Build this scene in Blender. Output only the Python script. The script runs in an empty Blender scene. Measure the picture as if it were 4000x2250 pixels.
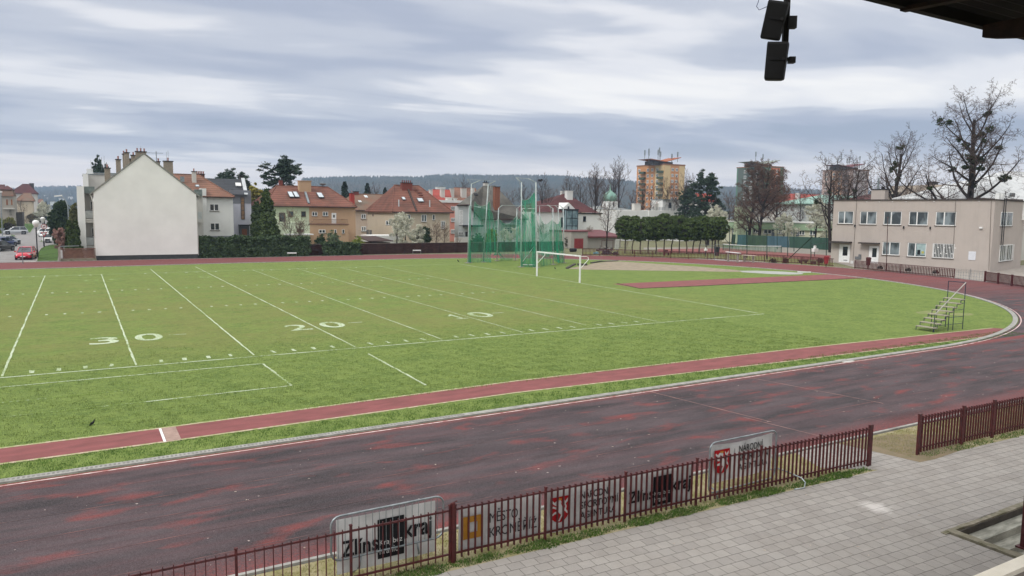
import bpy, math, random
import numpy as np
from mathutils import Vector, Matrix
sc = bpy.context.scene
R = math.radians
# ------------------------------------------------------------------ camera
YAW, PITCH, ROLL, FOC = 0.532346, 0.103479, 0.012628, 2889.0
CAM = np.array([-29.3599, -33.2905, 6.4374])
cy, sy, cp, sp, cr, sr = math.cos(YAW), math.sin(YAW), math.cos(PITCH), math.sin(PITCH), math.cos(ROLL), math.sin(ROLL)
FW = np.array([sy*cp, cy*cp, -sp]); r0 = np.array([cy, -sy, 0.0]); u0 = np.cross(r0, FW)
RT = cr*r0+sr*u0; UP = -sr*r0+cr*u0
cam = bpy.data.cameras.new('camera'); cam.sensor_width = 36; cam.lens = FOC*36/4000
cam.clip_start = 0.1; cam.clip_end = 20000
camo = bpy.data.objects.new('camera', cam); sc.collection.objects.link(camo); sc.camera = camo
m = Matrix.Identity(4)
for i in range(3):
    m[i][0], m[i][1], m[i][2], m[i][3] = RT[i], UP[i], -FW[i], CAM[i]
camo.matrix_world = m
# ------------------------------------------------------------------ world, sun, exposure
SUN_EL, SUN_AZ = R(44), R(254)      # azimuth measured from +Y towards +X
w = bpy.data.worlds.new('World'); sc.world = w; w.use_nodes = True
nt = w.node_tree; N = nt.nodes; Lk = nt.links; N.clear()
def nd(t, **k):
    n = N.new(t)
    for a, b in k.items(): setattr(n, a, b)
    return n
def mth(op, a, b=None, c=None, clamp=False):
    n = nd('ShaderNodeMath', operation=op, use_clamp=clamp)
    for i, v in enumerate((a, b, c)):
        if v is None: continue
        if isinstance(v, (int, float)): n.inputs[i].default_value = v
        else: Lk.new(v, n.inputs[i])
    return n.outputs[0]
def ramp(fac, stops, interp='EASE'):
    n = nd('ShaderNodeValToRGB'); n.color_ramp.interpolation = interp
    e = n.color_ramp.elements
    while len(e) < len(stops): e.new(0.5)
    for i, (p, c) in enumerate(stops): e[i].position = p; e[i].color = (*c, 1)
    Lk.new(fac, n.inputs[0]); return n.outputs[0]
def mixc(fac, a, b, bt='MIX'):
    n = nd('ShaderNodeMix', data_type='RGBA', blend_type=bt)
    for i, v in ((0, fac), (6, a), (7, b)):
        if isinstance(v, (int, float)): n.inputs[i].default_value = v
        elif isinstance(v, tuple): n.inputs[i].default_value = (*v, 1)
        else: Lk.new(v, n.inputs[i])
    return n.outputs[2]
def lin0(f, a, b): return mth('DIVIDE', mth('SUBTRACT', f, a), b-a, clamp=True)
tc = nd('ShaderNodeTexCoord'); sx = nd('ShaderNodeSeparateXYZ'); Lk.new(tc.outputs['Generated'], sx.inputs[0])
zc = mth('MAXIMUM', sx.outputs[2], 0.0)
# cloud deck: project the direction onto a high layer, streaks run across the wind
zz = mth('ADD', zc, 0.05)
dx = mth('DIVIDE', sx.outputs[0], zz); dy = mth('DIVIDE', sx.outputs[1], zz)
cb = nd('ShaderNodeCombineXYZ'); Lk.new(dx, cb.inputs[0]); Lk.new(dy, cb.inputs[1])
def cloud(scale, stretch, rot, detail, dist, off, rough=0.55):
    mp = nd('ShaderNodeMapping'); mp.inputs['Rotation'].default_value = (0, 0, rot)
    mp.inputs['Scale'].default_value = (stretch, 1, 1); mp.inputs['Location'].default_value = off
    Lk.new(cb.outputs[0], mp.inputs[0])
    n = nd('ShaderNodeTexNoise'); n.inputs['Scale'].default_value = scale; n.inputs['Detail'].default_value = detail
    n.inputs['Roughness'].default_value = rough; n.inputs['Distortion'].default_value = dist
    Lk.new(mp.outputs[0], n.inputs['Vector']); return n.outputs[0]
n1 = cloud(0.56, 0.55, R(34), 4, 0.8, (3.1, 1.7, 0)); n2 = cloud(1.35, 0.6, R(28), 4, 0.6, (7, 2, 3), 0.48); n3 = cloud(0.22, 0.6, R(38), 2, 0.3, (1, 5, 2))
nn = mth('ADD', mth('MULTIPLY', n1, 0.5), mth('ADD', mth('MULTIPLY', n2, 0.28), mth('MULTIPLY', n3, 0.22)))
nz = mth('ADD', mth('MULTIPLY', mth('SUBTRACT', nn, 0.5), 2.2), 0.5)          # contrast
zw = mth('ADD', zc, mth('MULTIPLY', mth('SUBTRACT', n3, 0.5), 0.05))
band = ramp(zw, [(0.0, (.5,)*3), (0.035, (.60,)*3), (0.055, (.55,)*3), (0.075, (.32,)*3), (0.10, (.38,)*3), (0.13, (.68,)*3), (0.155, (.62,)*3), (0.185, (.40,)*3), (0.22, (.50,)*3), (0.30, (.45,)*3)], 'LINEAR')
val = mth('ADD', mth('MULTIPLY', nz, 1.15), mth('SUBTRACT', mth('MULTIPLY', band, 1.2), 0.63))
ccol = ramp(val, [(0.12, (.37, .42, .53)), (0.35, (.45, .49, .60)), (0.55, (.58, .61, .69)), (0.72, (.84, .84, .87)), (0.95, (1.0, .98, .96))])
warm = ramp(zc, [(0.0, (1.12, 1.0, .93)), (0.03, (1.12, 1.0, .93)), (0.06, (.98, .91, .88)), (0.11, (.6, .6, .6))], 'LINEAR')
wf = ramp(zw, [(0.0, (1,)*3), (0.02, (1,)*3), (0.05, (.9,)*3), (0.075, (.2,)*3), (0.095, (0,)*3)], 'EASE')
ccol = mixc(lin0(zc, .30, .55), ccol, (.85, .85, .84))
ccol = mixc(mth('MULTIPLY', wf, mth('ADD', mth('MULTIPLY', nz, 0.5), 0.55, clamp=True)), ccol, warm)
SKYB = 0.84
sky = nd('ShaderNodeTexSky', sky_type='NISHITA'); sky.sun_disc = False; sky.sun_elevation = SUN_EL; sky.sun_rotation = SUN_AZ
SK = 0.1
cs = nd('ShaderNodeVectorMath', operation='SCALE'); Lk.new(ccol, cs.inputs[0]); Lk.new(mth('MULTIPLY', mth('ADD', 1, mth('MULTIPLY', mth('MULTIPLY', lin0(zc, .30, .75), 1.0), .9)), SKYB/SK), cs.inputs[3])
fin = mixc(0.93, sky.outputs[0], cs.outputs[0])
bg = nd('ShaderNodeBackground'); bg.inputs[1].default_value = SK; Lk.new(fin, bg.inputs[0])
ow = nd('ShaderNodeOutputWorld'); Lk.new(bg.outputs[0], ow.inputs[0])
sl = bpy.data.lights.new('sun', 'SUN'); sl.energy = 1.5; sl.angle = R(18); sl.color = (1, .98, .95)
so = bpy.data.objects.new('sun', sl); sc.collection.objects.link(so)
sd = Vector((math.sin(SUN_AZ)*math.cos(SUN_EL), math.cos(SUN_AZ)*math.cos(SUN_EL), math.sin(SUN_EL)))
so.rotation_euler = sd.to_track_quat('Z', 'Y').to_euler()
sc.view_settings.view_transform = 'Standard'; sc.view_settings.look = 'None'; sc.view_settings.gamma = 1
sc.view_settings.exposure = 0.32; sc.view_settings.use_curve_mapping = False
sc.cycles.max_bounces = 5; sc.cycles.diffuse_bounces = 3; sc.cycles.transparent_max_bounces = 24
sc.cycles.volume_bounces = 0; sc.cycles.use_denoising = True
# ------------------------------------------------------------------ geometry helpers
def ray(x, y): return FW+RT*(x-2000)/FOC-UP*(y-1125)/FOC
def onZ(x, y, z=0.0):
    d = ray(x, y); return CAM+d*((z-CAM[2])/d[2])
def onY(x, y, Y):
    d = ray(x, y); return CAM+d*((Y-CAM[1])/d[1])
def onX(x, y, X):
    d = ray(x, y); return CAM+d*((X-CAM[0])/d[0])
def atD(x, y, D): return CAM+ray(x, y)*D
def Z(x0, y0, f): return lambda a, b: (x0+a*f, y0+b*f)
Z1 = Z(0, 550, .3795); Z2 = Z(700, 550, .3795); Z3 = Z(1400, 600, .31746); Z4 = Z(1750, 600, .345)
Z5 = Z(2300, 560, .3865); Z6 = Z(2800, 560, .3865); Z7 = Z(3200, 250, .3795); Z8 = Z(3200, 700, .414)
Z0 = Z(0, 700, .2484); ZF = Z(0, 0, 1.5528); ZC = Z(3550, 650, .3244); ZH = Z(350, 560, .1747)
def wpos(o):
    p = np.zeros(3)
    while o is not None: p += np.array(o.location); o = o.parent
    return p
class MB:
    def __init__(s): s.v = []; s.f = []; s.m = []
    def add(s, vs, fs, mi=0):
        b = len(s.v); s.v += [tuple(map(float, v)) for v in vs]
        for f in fs: s.f.append([b+i for i in f]); s.m.append(mi)
        return s
    def box(s, x0, x1, y0, y1, z0, z1, mi=0):
        return s.add([(x0,y0,z0),(x1,y0,z0),(x1,y1,z0),(x0,y1,z0),(x0,y0,z1),(x1,y0,z1),(x1,y1,z1),(x0,y1,z1)],
                     [(3,2,1,0),(4,5,6,7),(0,1,5,4),(1,2,6,5),(2,3,7,6),(3,0,4,7)], mi)
    def ob(s, c, u, v, w, mi=0):
        c, u, v, w = map(lambda a: np.array(a, float), (c, u, v, w))
        P = [c-u-v-w, c+u-v-w, c+u+v-w, c-u+v-w, c-u-v+w, c+u-v+w, c+u+v+w, c-u+v+w]
        return s.add(P, [(3,2,1,0),(4,5,6,7),(0,1,5,4),(1,2,6,5),(2,3,7,6),(3,0,4,7)], mi)
    def tube(s, pts, r, n=6, mi=0, cap=True):
        pts = [np.array(p, float) for p in pts]; rs = r if isinstance(r, (list, tuple)) else [r]*len(pts)
        b = len(s.v); ref = None
        for i, p in enumerate(pts):
            t = pts[min(i+1, len(pts)-1)]-pts[max(i-1, 0)]; t /= (np.linalg.norm(t)+1e-9)
            if ref is None:
                ref = np.cross(t, (0,0,1)) if abs(t[2]) < .9 else np.cross(t, (1,0,0))
            a = ref-t*(ref@t); a /= np.linalg.norm(a)+1e-9; ref = a; c = np.cross(t, a)
            for k in range(n):
                q = 2*math.pi*(k+.5)/n; s.v.append(tuple(p+rs[i]*(a*math.cos(q)+c*math.sin(q))))
        for i in range(len(pts)-1):
            for k in range(n):
                s.f.append([b+i*n+k, b+i*n+(k+1)%n, b+(i+1)*n+(k+1)%n, b+(i+1)*n+k]); s.m.append(mi)
        if cap:
            s.f.append([b+k for k in range(n)][::-1]); s.m.append(mi)
            s.f.append([b+(len(pts)-1)*n+k for k in range(n)]); s.m.append(mi)
        return s
    def poly(s, pts, mi=0): return s.add(pts, [list(range(len(pts)))], mi)
    def prism(s, pts, vec, mi=0):
        n = len(pts); pts = [np.array(p, float) for p in pts]; q = [p+np.array(vec, float) for p in pts]
        return s.add(pts+q, [list(range(n))[::-1], list(range(n, 2*n))]+[(i, (i+1) % n, n+(i+1) % n, n+i) for i in range(n)], mi)
    def loft(s, rings, mi=0, cap=True):
        n = len(rings[0]); b = len(s.v)
        for rg in rings: s.v += [tuple(map(float, p)) for p in rg]
        for i in range(len(rings)-1):
            for k in range(n): s.f.append([b+i*n+k, b+i*n+(k+1)%n, b+(i+1)*n+(k+1)%n, b+(i+1)*n+k]); s.m.append(mi)
        if cap:
            s.f.append([b+k for k in range(n)][::-1]); s.m.append(mi)
            s.f.append([b+(len(rings)-1)*n+k for k in range(n)]); s.m.append(mi)
        return s
    def lathe(s, c, prof, n=12, mi=0):
        c = np.array(c, float)
        return s.loft([[c+np.array((r*math.cos(2*math.pi*k/n), r*math.sin(2*math.pi*k/n), z)) for k in range(n)] for r, z in prof], mi)
    def build(s, name, mats, parent=None, smooth=False, origin=None):
        V = np.array(s.v, float).reshape(-1, 3)
        if parent is not None: o0 = wpos(parent)
        elif origin is not None: o0 = np.array(origin, float)
        else: o0 = np.array([(V[:,0].min()+V[:,0].max())/2, (V[:,1].min()+V[:,1].max())/2, V[:,2].min()])
        me = bpy.data.meshes.new(name); me.from_pydata((V-o0).tolist(), [], s.f)
        return fin_mesh(name, me, mats, parent, o0, s.m, smooth)
def fin_mesh(name, me, mats, parent, o0, mi=None, smooth=False):
    if not isinstance(mats, (list, tuple)): mats = [mats]
    for k in mats: me.materials.append(k)
    if mi is not None and len(mats) > 1: me.polygons.foreach_set('material_index', mi)
    me.polygons.foreach_set('use_smooth', [smooth]*len(me.polygons))
    me.update(); o = bpy.data.objects.new(name, me); sc.collection.objects.link(o)
    if parent is not None: o.parent = parent
    else: o.location = o0
    return o
def np_mesh(name, V, F, mats, parent=None, smooth=False, mi=None):
    """V (n,3), F (m,k) arrays, fast path"""
    V = np.asarray(V, float); F = np.asarray(F, np.int32); k = F.shape[1]
    o0 = wpos(parent) if parent is not None else np.array([V[:,0].mean(), V[:,1].mean(), V[:,2].min()])
    me = bpy.data.meshes.new(name); me.vertices.add(len(V)); me.vertices.foreach_set('co', (V-o0).astype(np.float32).ravel())
    me.loops.add(F.size); me.loops.foreach_set('vertex_index', F.ravel())
    me.polygons.add(len(F)); me.polygons.foreach_set('loop_start', np.arange(0, F.size, k, dtype=np.int32))
    me.polygons.foreach_set('loop_total', np.full(len(F), k, np.int32)); me.update(calc_edges=True)
    return fin_mesh(name, me, mats, parent, o0, mi, smooth)
def empty(name, loc=(0,0,0)):
    o = bpy.data.objects.new(name, None); o.empty_display_size = .2; o.location = loc; sc.collection.objects.link(o); return o
def tag(o, label=None, cat=None, group=None, kind=None):
    for k, v in (('label', label), ('category', cat), ('group', group), ('kind', kind)):
        if v: o[k] = v
    return o
def thing(name, loc, label, cat, group=None): return tag(empty(name, loc), label, cat, group)
def struct(o): o['kind'] = 'structure'; return o
def copy_tree(o, parent=None):
    c = o.copy(); sc.collection.objects.link(c); c.parent = parent
    for ch in [x for x in o.children]: copy_tree(ch, c)
    return c
# ------------------------------------------------------------------ materials
def L(h, k=1.0):
    if isinstance(h, tuple): return tuple(c*k for c in h)
    h = h.lstrip('#'); o = []
    for i in (0, 2, 4):
        c = int(h[i:i+2], 16)/255; o.append(min(.95, (c/12.92 if c <= .04045 else ((c+.055)/1.055)**2.4)*k))
    return tuple(o)
def nm(name):
    mt = bpy.data.materials.new(name); mt.use_nodes = True; t = mt.node_tree; t.nodes.clear()
    global nt, N, Lk
    nt = t; N = t.nodes; Lk = t.links
    return mt
def outp(sh, disp=None):
    o = nd('ShaderNodeOutputMaterial'); Lk.new(sh, o.inputs[0])
def pos(scale=(1,1,1), rot=0.0, obj=False):
    if obj: src = nd('ShaderNodeTexCoord').outputs['Object']
    else: src = nd('ShaderNodeNewGeometry').outputs['Position']
    mp = nd('ShaderNodeMapping'); mp.inputs['Scale'].default_value = scale; mp.inputs['Rotation'].default_value = (0, 0, rot)
    Lk.new(src, mp.inputs[0]); return mp.outputs[0]
def noise(vec, s, det=3, rough=.5, dist=0):
    n = nd('ShaderNodeTexNoise'); n.inputs['Scale'].default_value = s; n.inputs['Detail'].default_value = det
    n.inputs['Roughness'].default_value = rough; n.inputs['Distortion'].default_value = dist
    Lk.new(vec, n.inputs['Vector']); return n.outputs[0]
def lin(fac, a, b): return mth('DIVIDE', mth('SUBTRACT', fac, a), b-a, clamp=True)
def pbsdf(col, rough=.8, metal=0, spec=.3, bump=None, bd=.02, trans=0, bs=1.0):
    p = nd('ShaderNodeBsdfPrincipled')
    if isinstance(col, tuple): p.inputs['Base Color'].default_value = (*col, 1)
    else: Lk.new(col, p.inputs['Base Color'])
    if isinstance(rough, (int, float)): p.inputs['Roughness'].default_value = rough
    else: Lk.new(rough, p.inputs['Roughness'])
    p.inputs['Metallic'].default_value = metal
    p.inputs['Specular IOR Level'].default_value = spec
    if bump is not None:
        b = nd('ShaderNodeBump'); b.inputs['Distance'].default_value = bd; b.inputs['Strength'].default_value = bs
        Lk.new(bump, b.inputs['Height']); Lk.new(b.outputs[0], p.inputs['Normal'])
    return p.outputs[0]
_mc = {}
def M(name, c, c2=None, s=2.0, rough=.85, metal=0, spec=.25, bump=0, st=(1,1,1), lo=.35, hi=.65, det=5, obj=False):
    if name in _mc: return _mc[name]
    mt = nm(name); v = pos(st, obj=obj); n = noise(v, s, det, .6)
    c = L(c); c2 = L(c2) if c2 else tuple(x*.8 for x in c)
    col = mixc(lin(n, lo, hi), c, c2)
    outp(pbsdf(col, rough, metal, spec, n if bump else None, bump)); _mc[name] = mt; return mt
def wall(name, c, dirt=.82, s=.35):
    """rendered wall: broad weathering, fine grain and faint rain streaks"""
    if name in _mc: return _mc[name]
    mt = nm(name); v = pos(); c = L(c)
    a = noise(v, s, 5, .6); st = noise(pos((3, 3, .25)), 1.0, 4, .6); g = noise(v, 14, 3)
    col = mixc(mth('MULTIPLY', lin(a, .42, .72), .55), c, tuple(x*dirt for x in c))
    col = mixc(mth('MULTIPLY', lin(st, .5, .75), .35), col, tuple(x*dirt*.92 for x in c))
    outp(pbsdf(col, .9, 0, .15, g, .01)); _mc[name] = mt; return mt
def roofm(name, c, c2, pitch=.36, contrast=.5, moss='#6b6350'):
    """rows of roof tiles: courses follow the height, joints follow the plan"""
    if name in _mc: return _mc[name]
    mt = nm(name); g = nd('ShaderNodeNewGeometry'); s = nd('ShaderNodeSeparateXYZ'); Lk.new(g.outputs['Position'], s.inputs[0])
    wv = mth('FRACT', mth('DIVIDE', mth('ADD', s.outputs[2], mth('MULTIPLY', noise(pos(), .8, 2), .06)), pitch*.62))
    edge = mth('POWER', wv, 3.0)
    jx = mth('FRACT', mth('DIVIDE', s.outputs[0], .3)); jy = mth('FRACT', mth('DIVIDE', s.outputs[1], .3))
    big = noise(pos(), .45, 5, .65); sm = noise(pos((1, 1, 2)), 3.2, 4, .7)
    col = mixc(lin(big, .38, .62), L(c), L(c2)); col = mixc(mth('MULTIPLY', lin(sm, .45, .8), .5), col, L(moss))
    col = mixc(mth('MULTIPLY', edge, contrast), col, tuple(x*.25 for x in L(c)))
    outp(pbsdf(col, .8, 0, .2, mth('ADD', edge, mth('MULTIPLY', jx, .25)), .05)); _mc[name] = mt; return mt
def leafm(name, c, c2, c3=None, s=1.2, tr=.25, obj=False):
    if name in _mc: return _mc[name]
    mt = nm(name); n = noise(pos(obj=obj), s, 3); n2 = noise(pos(obj=obj), s*6, 2)
    col = mixc(lin(n, .35, .65), L(c), L(c2))
    if c3: col = mixc(mth('MULTIPLY', lin(n2, .5, .7), .7), col, L(c3))
    a = pbsdf(col, .6, 0, .25); t = nd('ShaderNodeBsdfTranslucent'); Lk.new(col, t.inputs[0])
    mx = nd('ShaderNodeMixShader'); mx.inputs[0].default_value = tr; Lk.new(a, mx.inputs[1]); Lk.new(t.outputs[0], mx.inputs[2])
    outp(mx.outputs[0]); _mc[name] = mt; return mt
def glassm(name, c='#20262b', rough=.08, spec=.6, c2='#4a555c'):
    if name in _mc: return _mc[name]
    mt = nm(name); n = noise(pos((1, 1, .6)), .9, 2)
    outp(pbsdf(mixc(lin(n, .42, .6), L(c), L(c2)), rough, 0, spec)); _mc[name] = mt; return mt
WHITE = M('white_paint', '#e8e8e6', '#d9d9d6', 3, .5, spec=.4)
GLASS = glassm('window_glass')
STEEL = M('galvanised_steel', '#9aa1a3', '#7c8486', 6, .42, .7, .5, obj=True)
DARK = M('dark_metal', '#1c1c1e', '#29292b', 5, .6)
CONC = M('concrete', '#a39d94', '#7d776e', 2.5, .95, bump=.01)
RED = M('red_brown_paint', '#542020', '#3a1718', 9, .55, spec=.4)
# ================================================================== GROUND AND SETTING
def grass_mat(name, a, b, c, worn=None, wornmask=True, strength=1.0):
    mt = nm(name); v = pos()
    big = noise(v, .09, 3, .5); med = noise(v, .7, 4, .6, .5); cl = noise(v, 5, 4, .65); fi = noise(v, 32, 3, .7)
    col = mixc(lin(med, .36, .66), L(a), L(b)); col = mixc(mth('MULTIPLY', lin(cl, .45, .66), .8), col, L(c))
    if worn:
        wn = noise(pos((1, 1.6, 1)), .35, 5, .65)
        f = mth('MULTIPLY', lin(mth('ADD', wn, mth('MULTIPLY', big, .4)), .56, .80), .55)
        if wornmask:
            g = nd('ShaderNodeNewGeometry'); s = nd('ShaderNodeSeparateXYZ'); Lk.new(g.outputs['Position'], s.inputs[0])
            y = s.outputs[1]; f = mth('MULTIPLY', f, mth('MULTIPLY', lin(y, -1, 5), mth('SUBTRACT', 1, mth('MULTIPLY', lin(y, 25, 45), .6))))
            f = mth('MULTIPLY', f, mth('SUBTRACT', 1, lin(s.outputs[0], 3, 16)))
        col = mixc(f, col, L(worn))
    col = mixc(mth('MULTIPLY', lin(noise(pos((1, 1.8, 1)), 2.2, 5, .7), .5, .68), .5), col, tuple(x*.55 for x in L(b)))
    col = mixc(lin(fi, .50, .72), col, tuple(min(.9, x*1.8) for x in L(a)))
    col = mixc(mth('MULTIPLY', lin(fi, .48, .32), .85), col, tuple(x*.34 for x in L(b)))
    h = mth('ADD', mth('MULTIPLY', fi, .5), cl)
    outp(pbsdf(col, .9, 0, .08, h, .05)); return mt
GRASS = grass_mat('infield_grass', '#707f44', '#586b37', '#7f904c', '#80774c')
LAWN = grass_mat('lawn_grass', '#4d6534', '#3f552a', '#5b7038')
GROUND = grass_mat('town_ground', '#6b6e4e', '#77705e', '#5b6a3c', '#857a68', False)
def sheet(name, pts, mat, z=None):
    mb = MB(); mb.poly([(p[0], p[1], p[2] if z is None and len(p) > 2 else (z or 0)) for p in pts]); return struct(mb.build(name, mat))
HX0, HX1, HY0, HY1 = -13.98, -4.0, -28.6, -25.37        # stair well under the stand
g = MB(); B = 7000
for x0, x1, y0, y1 in ((-B, HX0, -B, B), (HX1, B, -B, B), (HX0, HX1, -B, HY0), (HX0, HX1, HY1, B)):
    g.add([(x0, y0, -.03), (x1, y0, -.03), (x1, y1, -.03), (x0, y1, -.03)], [(0, 1, 2, 3)])
struct(g.build('ground', GROUND))
# oval geometry of the running track
CX, CY, RI = 6.5, 22.3, 35.3
def inner(n=72, off=0.0, x0=-60.0):
    P = [(x0, -13.0-off)]
    P += [(CX+(RI+off)*math.sin(t), CY-(RI+off)*math.cos(t)) for t in np.linspace(0, math.pi, n)]
    P += [(-16, 57.2+off), (-38, 55.5+off), (x0, 55.0+off)]
    return P
def ro(t):      # outer radius against angle from the near straight
    k = min(1, t/R(50)); k = k*k*(3-2*k); q = max(0, (t-R(120))/R(60)); q = min(1, q)
    return 42.7+2.6*k-.9*q
def outer(n=72, off=0.0, x0=-60.0):
    P = [(x0, -20.0-off)]
    P += [(CX+(ro(t)+off)*math.sin(t), CY-(ro(t)+off)*math.cos(t)) for t in np.linspace(0, math.pi, n)]
    P += [(-16, 66.6+off), (-38, 66.2+off), (x0, 66+off)]
    return P
def ring(name, A, Bp, z, mat, h=0):
    V = []; F = []
    for a, b in zip(A, Bp): V += [(a[0], a[1], z), (b[0], b[1], z)]
    for i in range(len(A)-1): F.append((2*i, 2*i+1, 2*i+3, 2*i+2))
    mb = MB().add(V, F)
    if h:
        n = len(V); V2 = [(x, y, q-h) for x, y, q in V]; F2 = []
        for i in range(len(A)-1): F2 += [(2*i, 2*i+2, n+2*i+2, n+2*i), (2*i+1, n+2*i+1, n+2*i+3, 2*i+3)]
        mb = MB().add(V+V2, F+F2)
    return struct(mb.build(name, mat))
infield = sheet('infield_grass', inner(off=.15), GRASS, 0.0)
# tartan surface: dark worn rubber with red patches where the top coat is newer or scuffed
def track_mat():
    mt = nm('track_rubber'); v = pos(); g = nd('ShaderNodeNewGeometry'); s = nd('ShaderNodeSeparateXYZ'); Lk.new(g.outputs['Position'], s.inputs[0])
    x, y = s.outputs[0], s.outputs[1]
    st = noise(pos((.4, 1.0, 1)), 1.0, 2, .5, .3); pa = noise(pos((.42, 1.0, 1), R(2)), 1.5, 4, .5, .3); gr = noise(v, 60, 2, .6); gr2 = noise(v, 17, 3, .6)
    lane = noise(pos((.03, 2.2, 1)), 1.0, 2, .5)
    base = mixc(lin(st, .38, .62), L('#40383a'), L('#534749')); base = mixc(mth('MULTIPLY', lin(lane, .4, .65), .5), base, L('#5b4143'))
    base = mixc(mth('MULTIPLY', lin(noise(pos((.25, 1.3, 1)), .9, 4, .6), .48, .66), .9), base, L('#2c2829'))
    redf = mth('MULTIPLY', lin(pa, .56, .74), .8)
    edge = lin(y, -19.2, -20.3)                       # strip along the outer kerb never lost its red
    edge = mth('MULTIPLY', edge, lin(gr2, .3, .6)); farr = lin(mth('ADD', y, mth('MULTIPLY', x, .35)), 8, 26)
    inn = mth('MULTIPLY', lin(y, -13.6, -13.1), .8)
    inn = mth('MULTIPLY', inn, mth('LESS_THAN', y, -12.9))
    redf = mth('MAXIMUM', mth('MAXIMUM', redf, mth('MULTIPLY', edge, .9)), mth('MAXIMUM', inn, mth('MULTIPLY', farr, mth('ADD', mth('MULTIPLY', lin(lane, .35, .6), .5), .42))))
    col = mixc(redf, base, mixc(lin(gr2, .3, .7), L('#7d3430'), L('#8c3f39')))
    col = mixc(mth('MULTIPLY', farr, .35), col, L('#74403f'))
    col = mixc(mth('MULTIPLY', lin(gr, .45, .75), .5), col, L('#716a6c')); col = mixc(mth('MULTIPLY', lin(gr, .5, .28), .5), col, L('#2d2a2d'))
    sp = noise(v, 7.5, 1, .3); col = mixc(mth('MULTIPLY', mth('GREATER_THAN', sp, .80), .6), col, L('#c9b8b0'))
    outp(pbsdf(col, .85, 0, .2, gr, .006)); return mt
TRACK = track_mat()
ring('running_track', inner(off=.10), outer(), .008, TRACK)
KERB = M('kerb_concrete', '#a2a09a', '#83817c', 4, .9, bump=.01)
LINE = M('line_paint', '#dcdcd4', '#a99a98', 3.2, .8, lo=.48, hi=.66)
ring('track_kerb', inner(off=-.20, n=90), inner(off=.06, n=90), .05, KERB, .06)
ring('track_line', inner(off=.20, n=90), inner(off=.26, n=90), .014, M('lane_line_paint', '#d9c9c4', '#a87570', 2.5, .8, lo=.4, hi=.62))
ring('outer_kerb', outer(off=0), outer(off=.09), .05, KERB, .06)
LT = M('lane_trace', '#554748', '#7d5a57', 1.3, .85, lo=.45, hi=.62)
for k in range(1, 6): ring('lane_trace', inner(off=.26+1.18*k, n=90), inner(off=.285+1.18*k, n=90), .0125, LT)
for a, b in (((2536, 1530), (3014, 1650)), ((2918, 1474), (3451, 1577)), ((2900, 1630), (3230, 1712))):
    a, b = onZ(*a), onZ(*b); t = (b-a)/np.linalg.norm(b-a); n = np.array([-t[1], t[0], 0])*.018; up_ = np.array([0, 0, .0135]); struct(MB().add([a-n+up_, b-n+up_, b+n+up_, a+n+up_], [(0, 1, 2, 3)]).build('start_line', M('start_line_paint', '#a5817a', '#6d5453', 2, .8)))
# drainage slots beside the kerb of the near straight
mb = MB()
for i in range(260):
    x = -45+i*.1; mb.box(x, x+.05, -12.98+.0, -12.86, .0515, .0535)
struct(mb.build('drain_slots', M('slot_shadow', '#85837e', '#75736e', 5)))
RUN = M('runway_rubber', '#87504f', '#744644', 1.6, .85, st=(.6, 1.5, 1), bump=.004)
sheet('jump_runway', [(-60, -10.0), (-27.6, -10.02), (-15.2, -9.6), (0, -9.95), (16.6, -10.75), (17.6, -11.9), (12.7, -12.15), (-2.2, -11.75), (-16.1, -11.05), (-27.6, -11.35), (-60, -11.5)], RUN, .006)
pale = M('worn_runway_edge', '#b7a58f', '#8c9460', 6, .95, lo=.4, hi=.6)
mb = MB()
for A in ([(-60, -9.98), (-27.6, -10.0), (-15.2, -9.58), (0, -9.93), (16.6, -10.73)], [(-60, -11.6), (-27.6, -11.45), (-16.1, -11.15), (-2.2, -11.85), (12.7, -12.25)]):
    for a, b in zip(A, A[1:]): mb.add([(a[0], a[1]-.03, .0095), (b[0], b[1]-.03, .0095), (b[0], b[1]+.09, .0095), (a[0], a[1]+.09, .0095)], [(0, 1, 2, 3)])
struct(mb.build('runway_edge', pale))
mb = MB(); mb.add([(-27.53, -11.42, .013), (-27.46, -11.42, .013), (-27.46, -10.02, .013), (-27.53, -10.02, .013)], [(0, 1, 2, 3)]); struct(mb.build('takeoff_board', WHITE))
mb = MB(); mb.add([(-27.45, -11.42, .012), (-27.08, -11.40, .012), (-27.08, -10.0, .012), (-27.45, -10.02, .012)], [(0, 1, 2, 3)]); struct(mb.build('board_surround', M('board_slab', '#a58c80', '#8f786e', 5)))
sheet('bend_runway', [(12.3, 19.5), (21.7, 19.35), (41.9, 18.6), (42.2, 13.8), (17.5, 14.95), (12.1, 15.35)], RUN, .006)
mb = MB()
for a, b in zip([(12.9, 19.6), (11.9, 15.3), (17.5, 14.85), (41.2, 14.0)], [(11.9, 15.3), (17.5, 14.85), (41.2, 14.0), (41.3, 13.95)]):
    mb.tube([(a[0], a[1], .02), (b[0], b[1], .02)], .035, 4)
struct(mb.build('bend_runway_edge', M('edge_board', '#6d5550', '#3d3330', 3)))
DIRT = M('sandy_dirt', '#9e907c', '#7d7463', 1.6, .98, bump=.03, st=(.6, 1.6, 1), det=6)
sheet('dirt_sector', [(18.6, 35.9), (23.9, 39.4), (26.7, 41.9), (30.6, 43.9), (32.5, 43.6), (34.0, 38.8), (35.6, 33.3), (36.3, 27.2), (35.6, 25.0), (33.6, 25.2), (30.0, 27.9), (25.3, 30.5), (19.9, 34.0)], DIRT, .006)
sheet('concrete_pad', [(35.6, 26.0), (37.6, 25.4), (39.6, 23.2), (40.2, 20.9), (38.6, 19.9), (36.6, 20.2), (35.3, 21.6), (34.3, 24.4)], M('pale_pad_concrete', '#a9aaa4', '#93948e', 2), .011)
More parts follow.
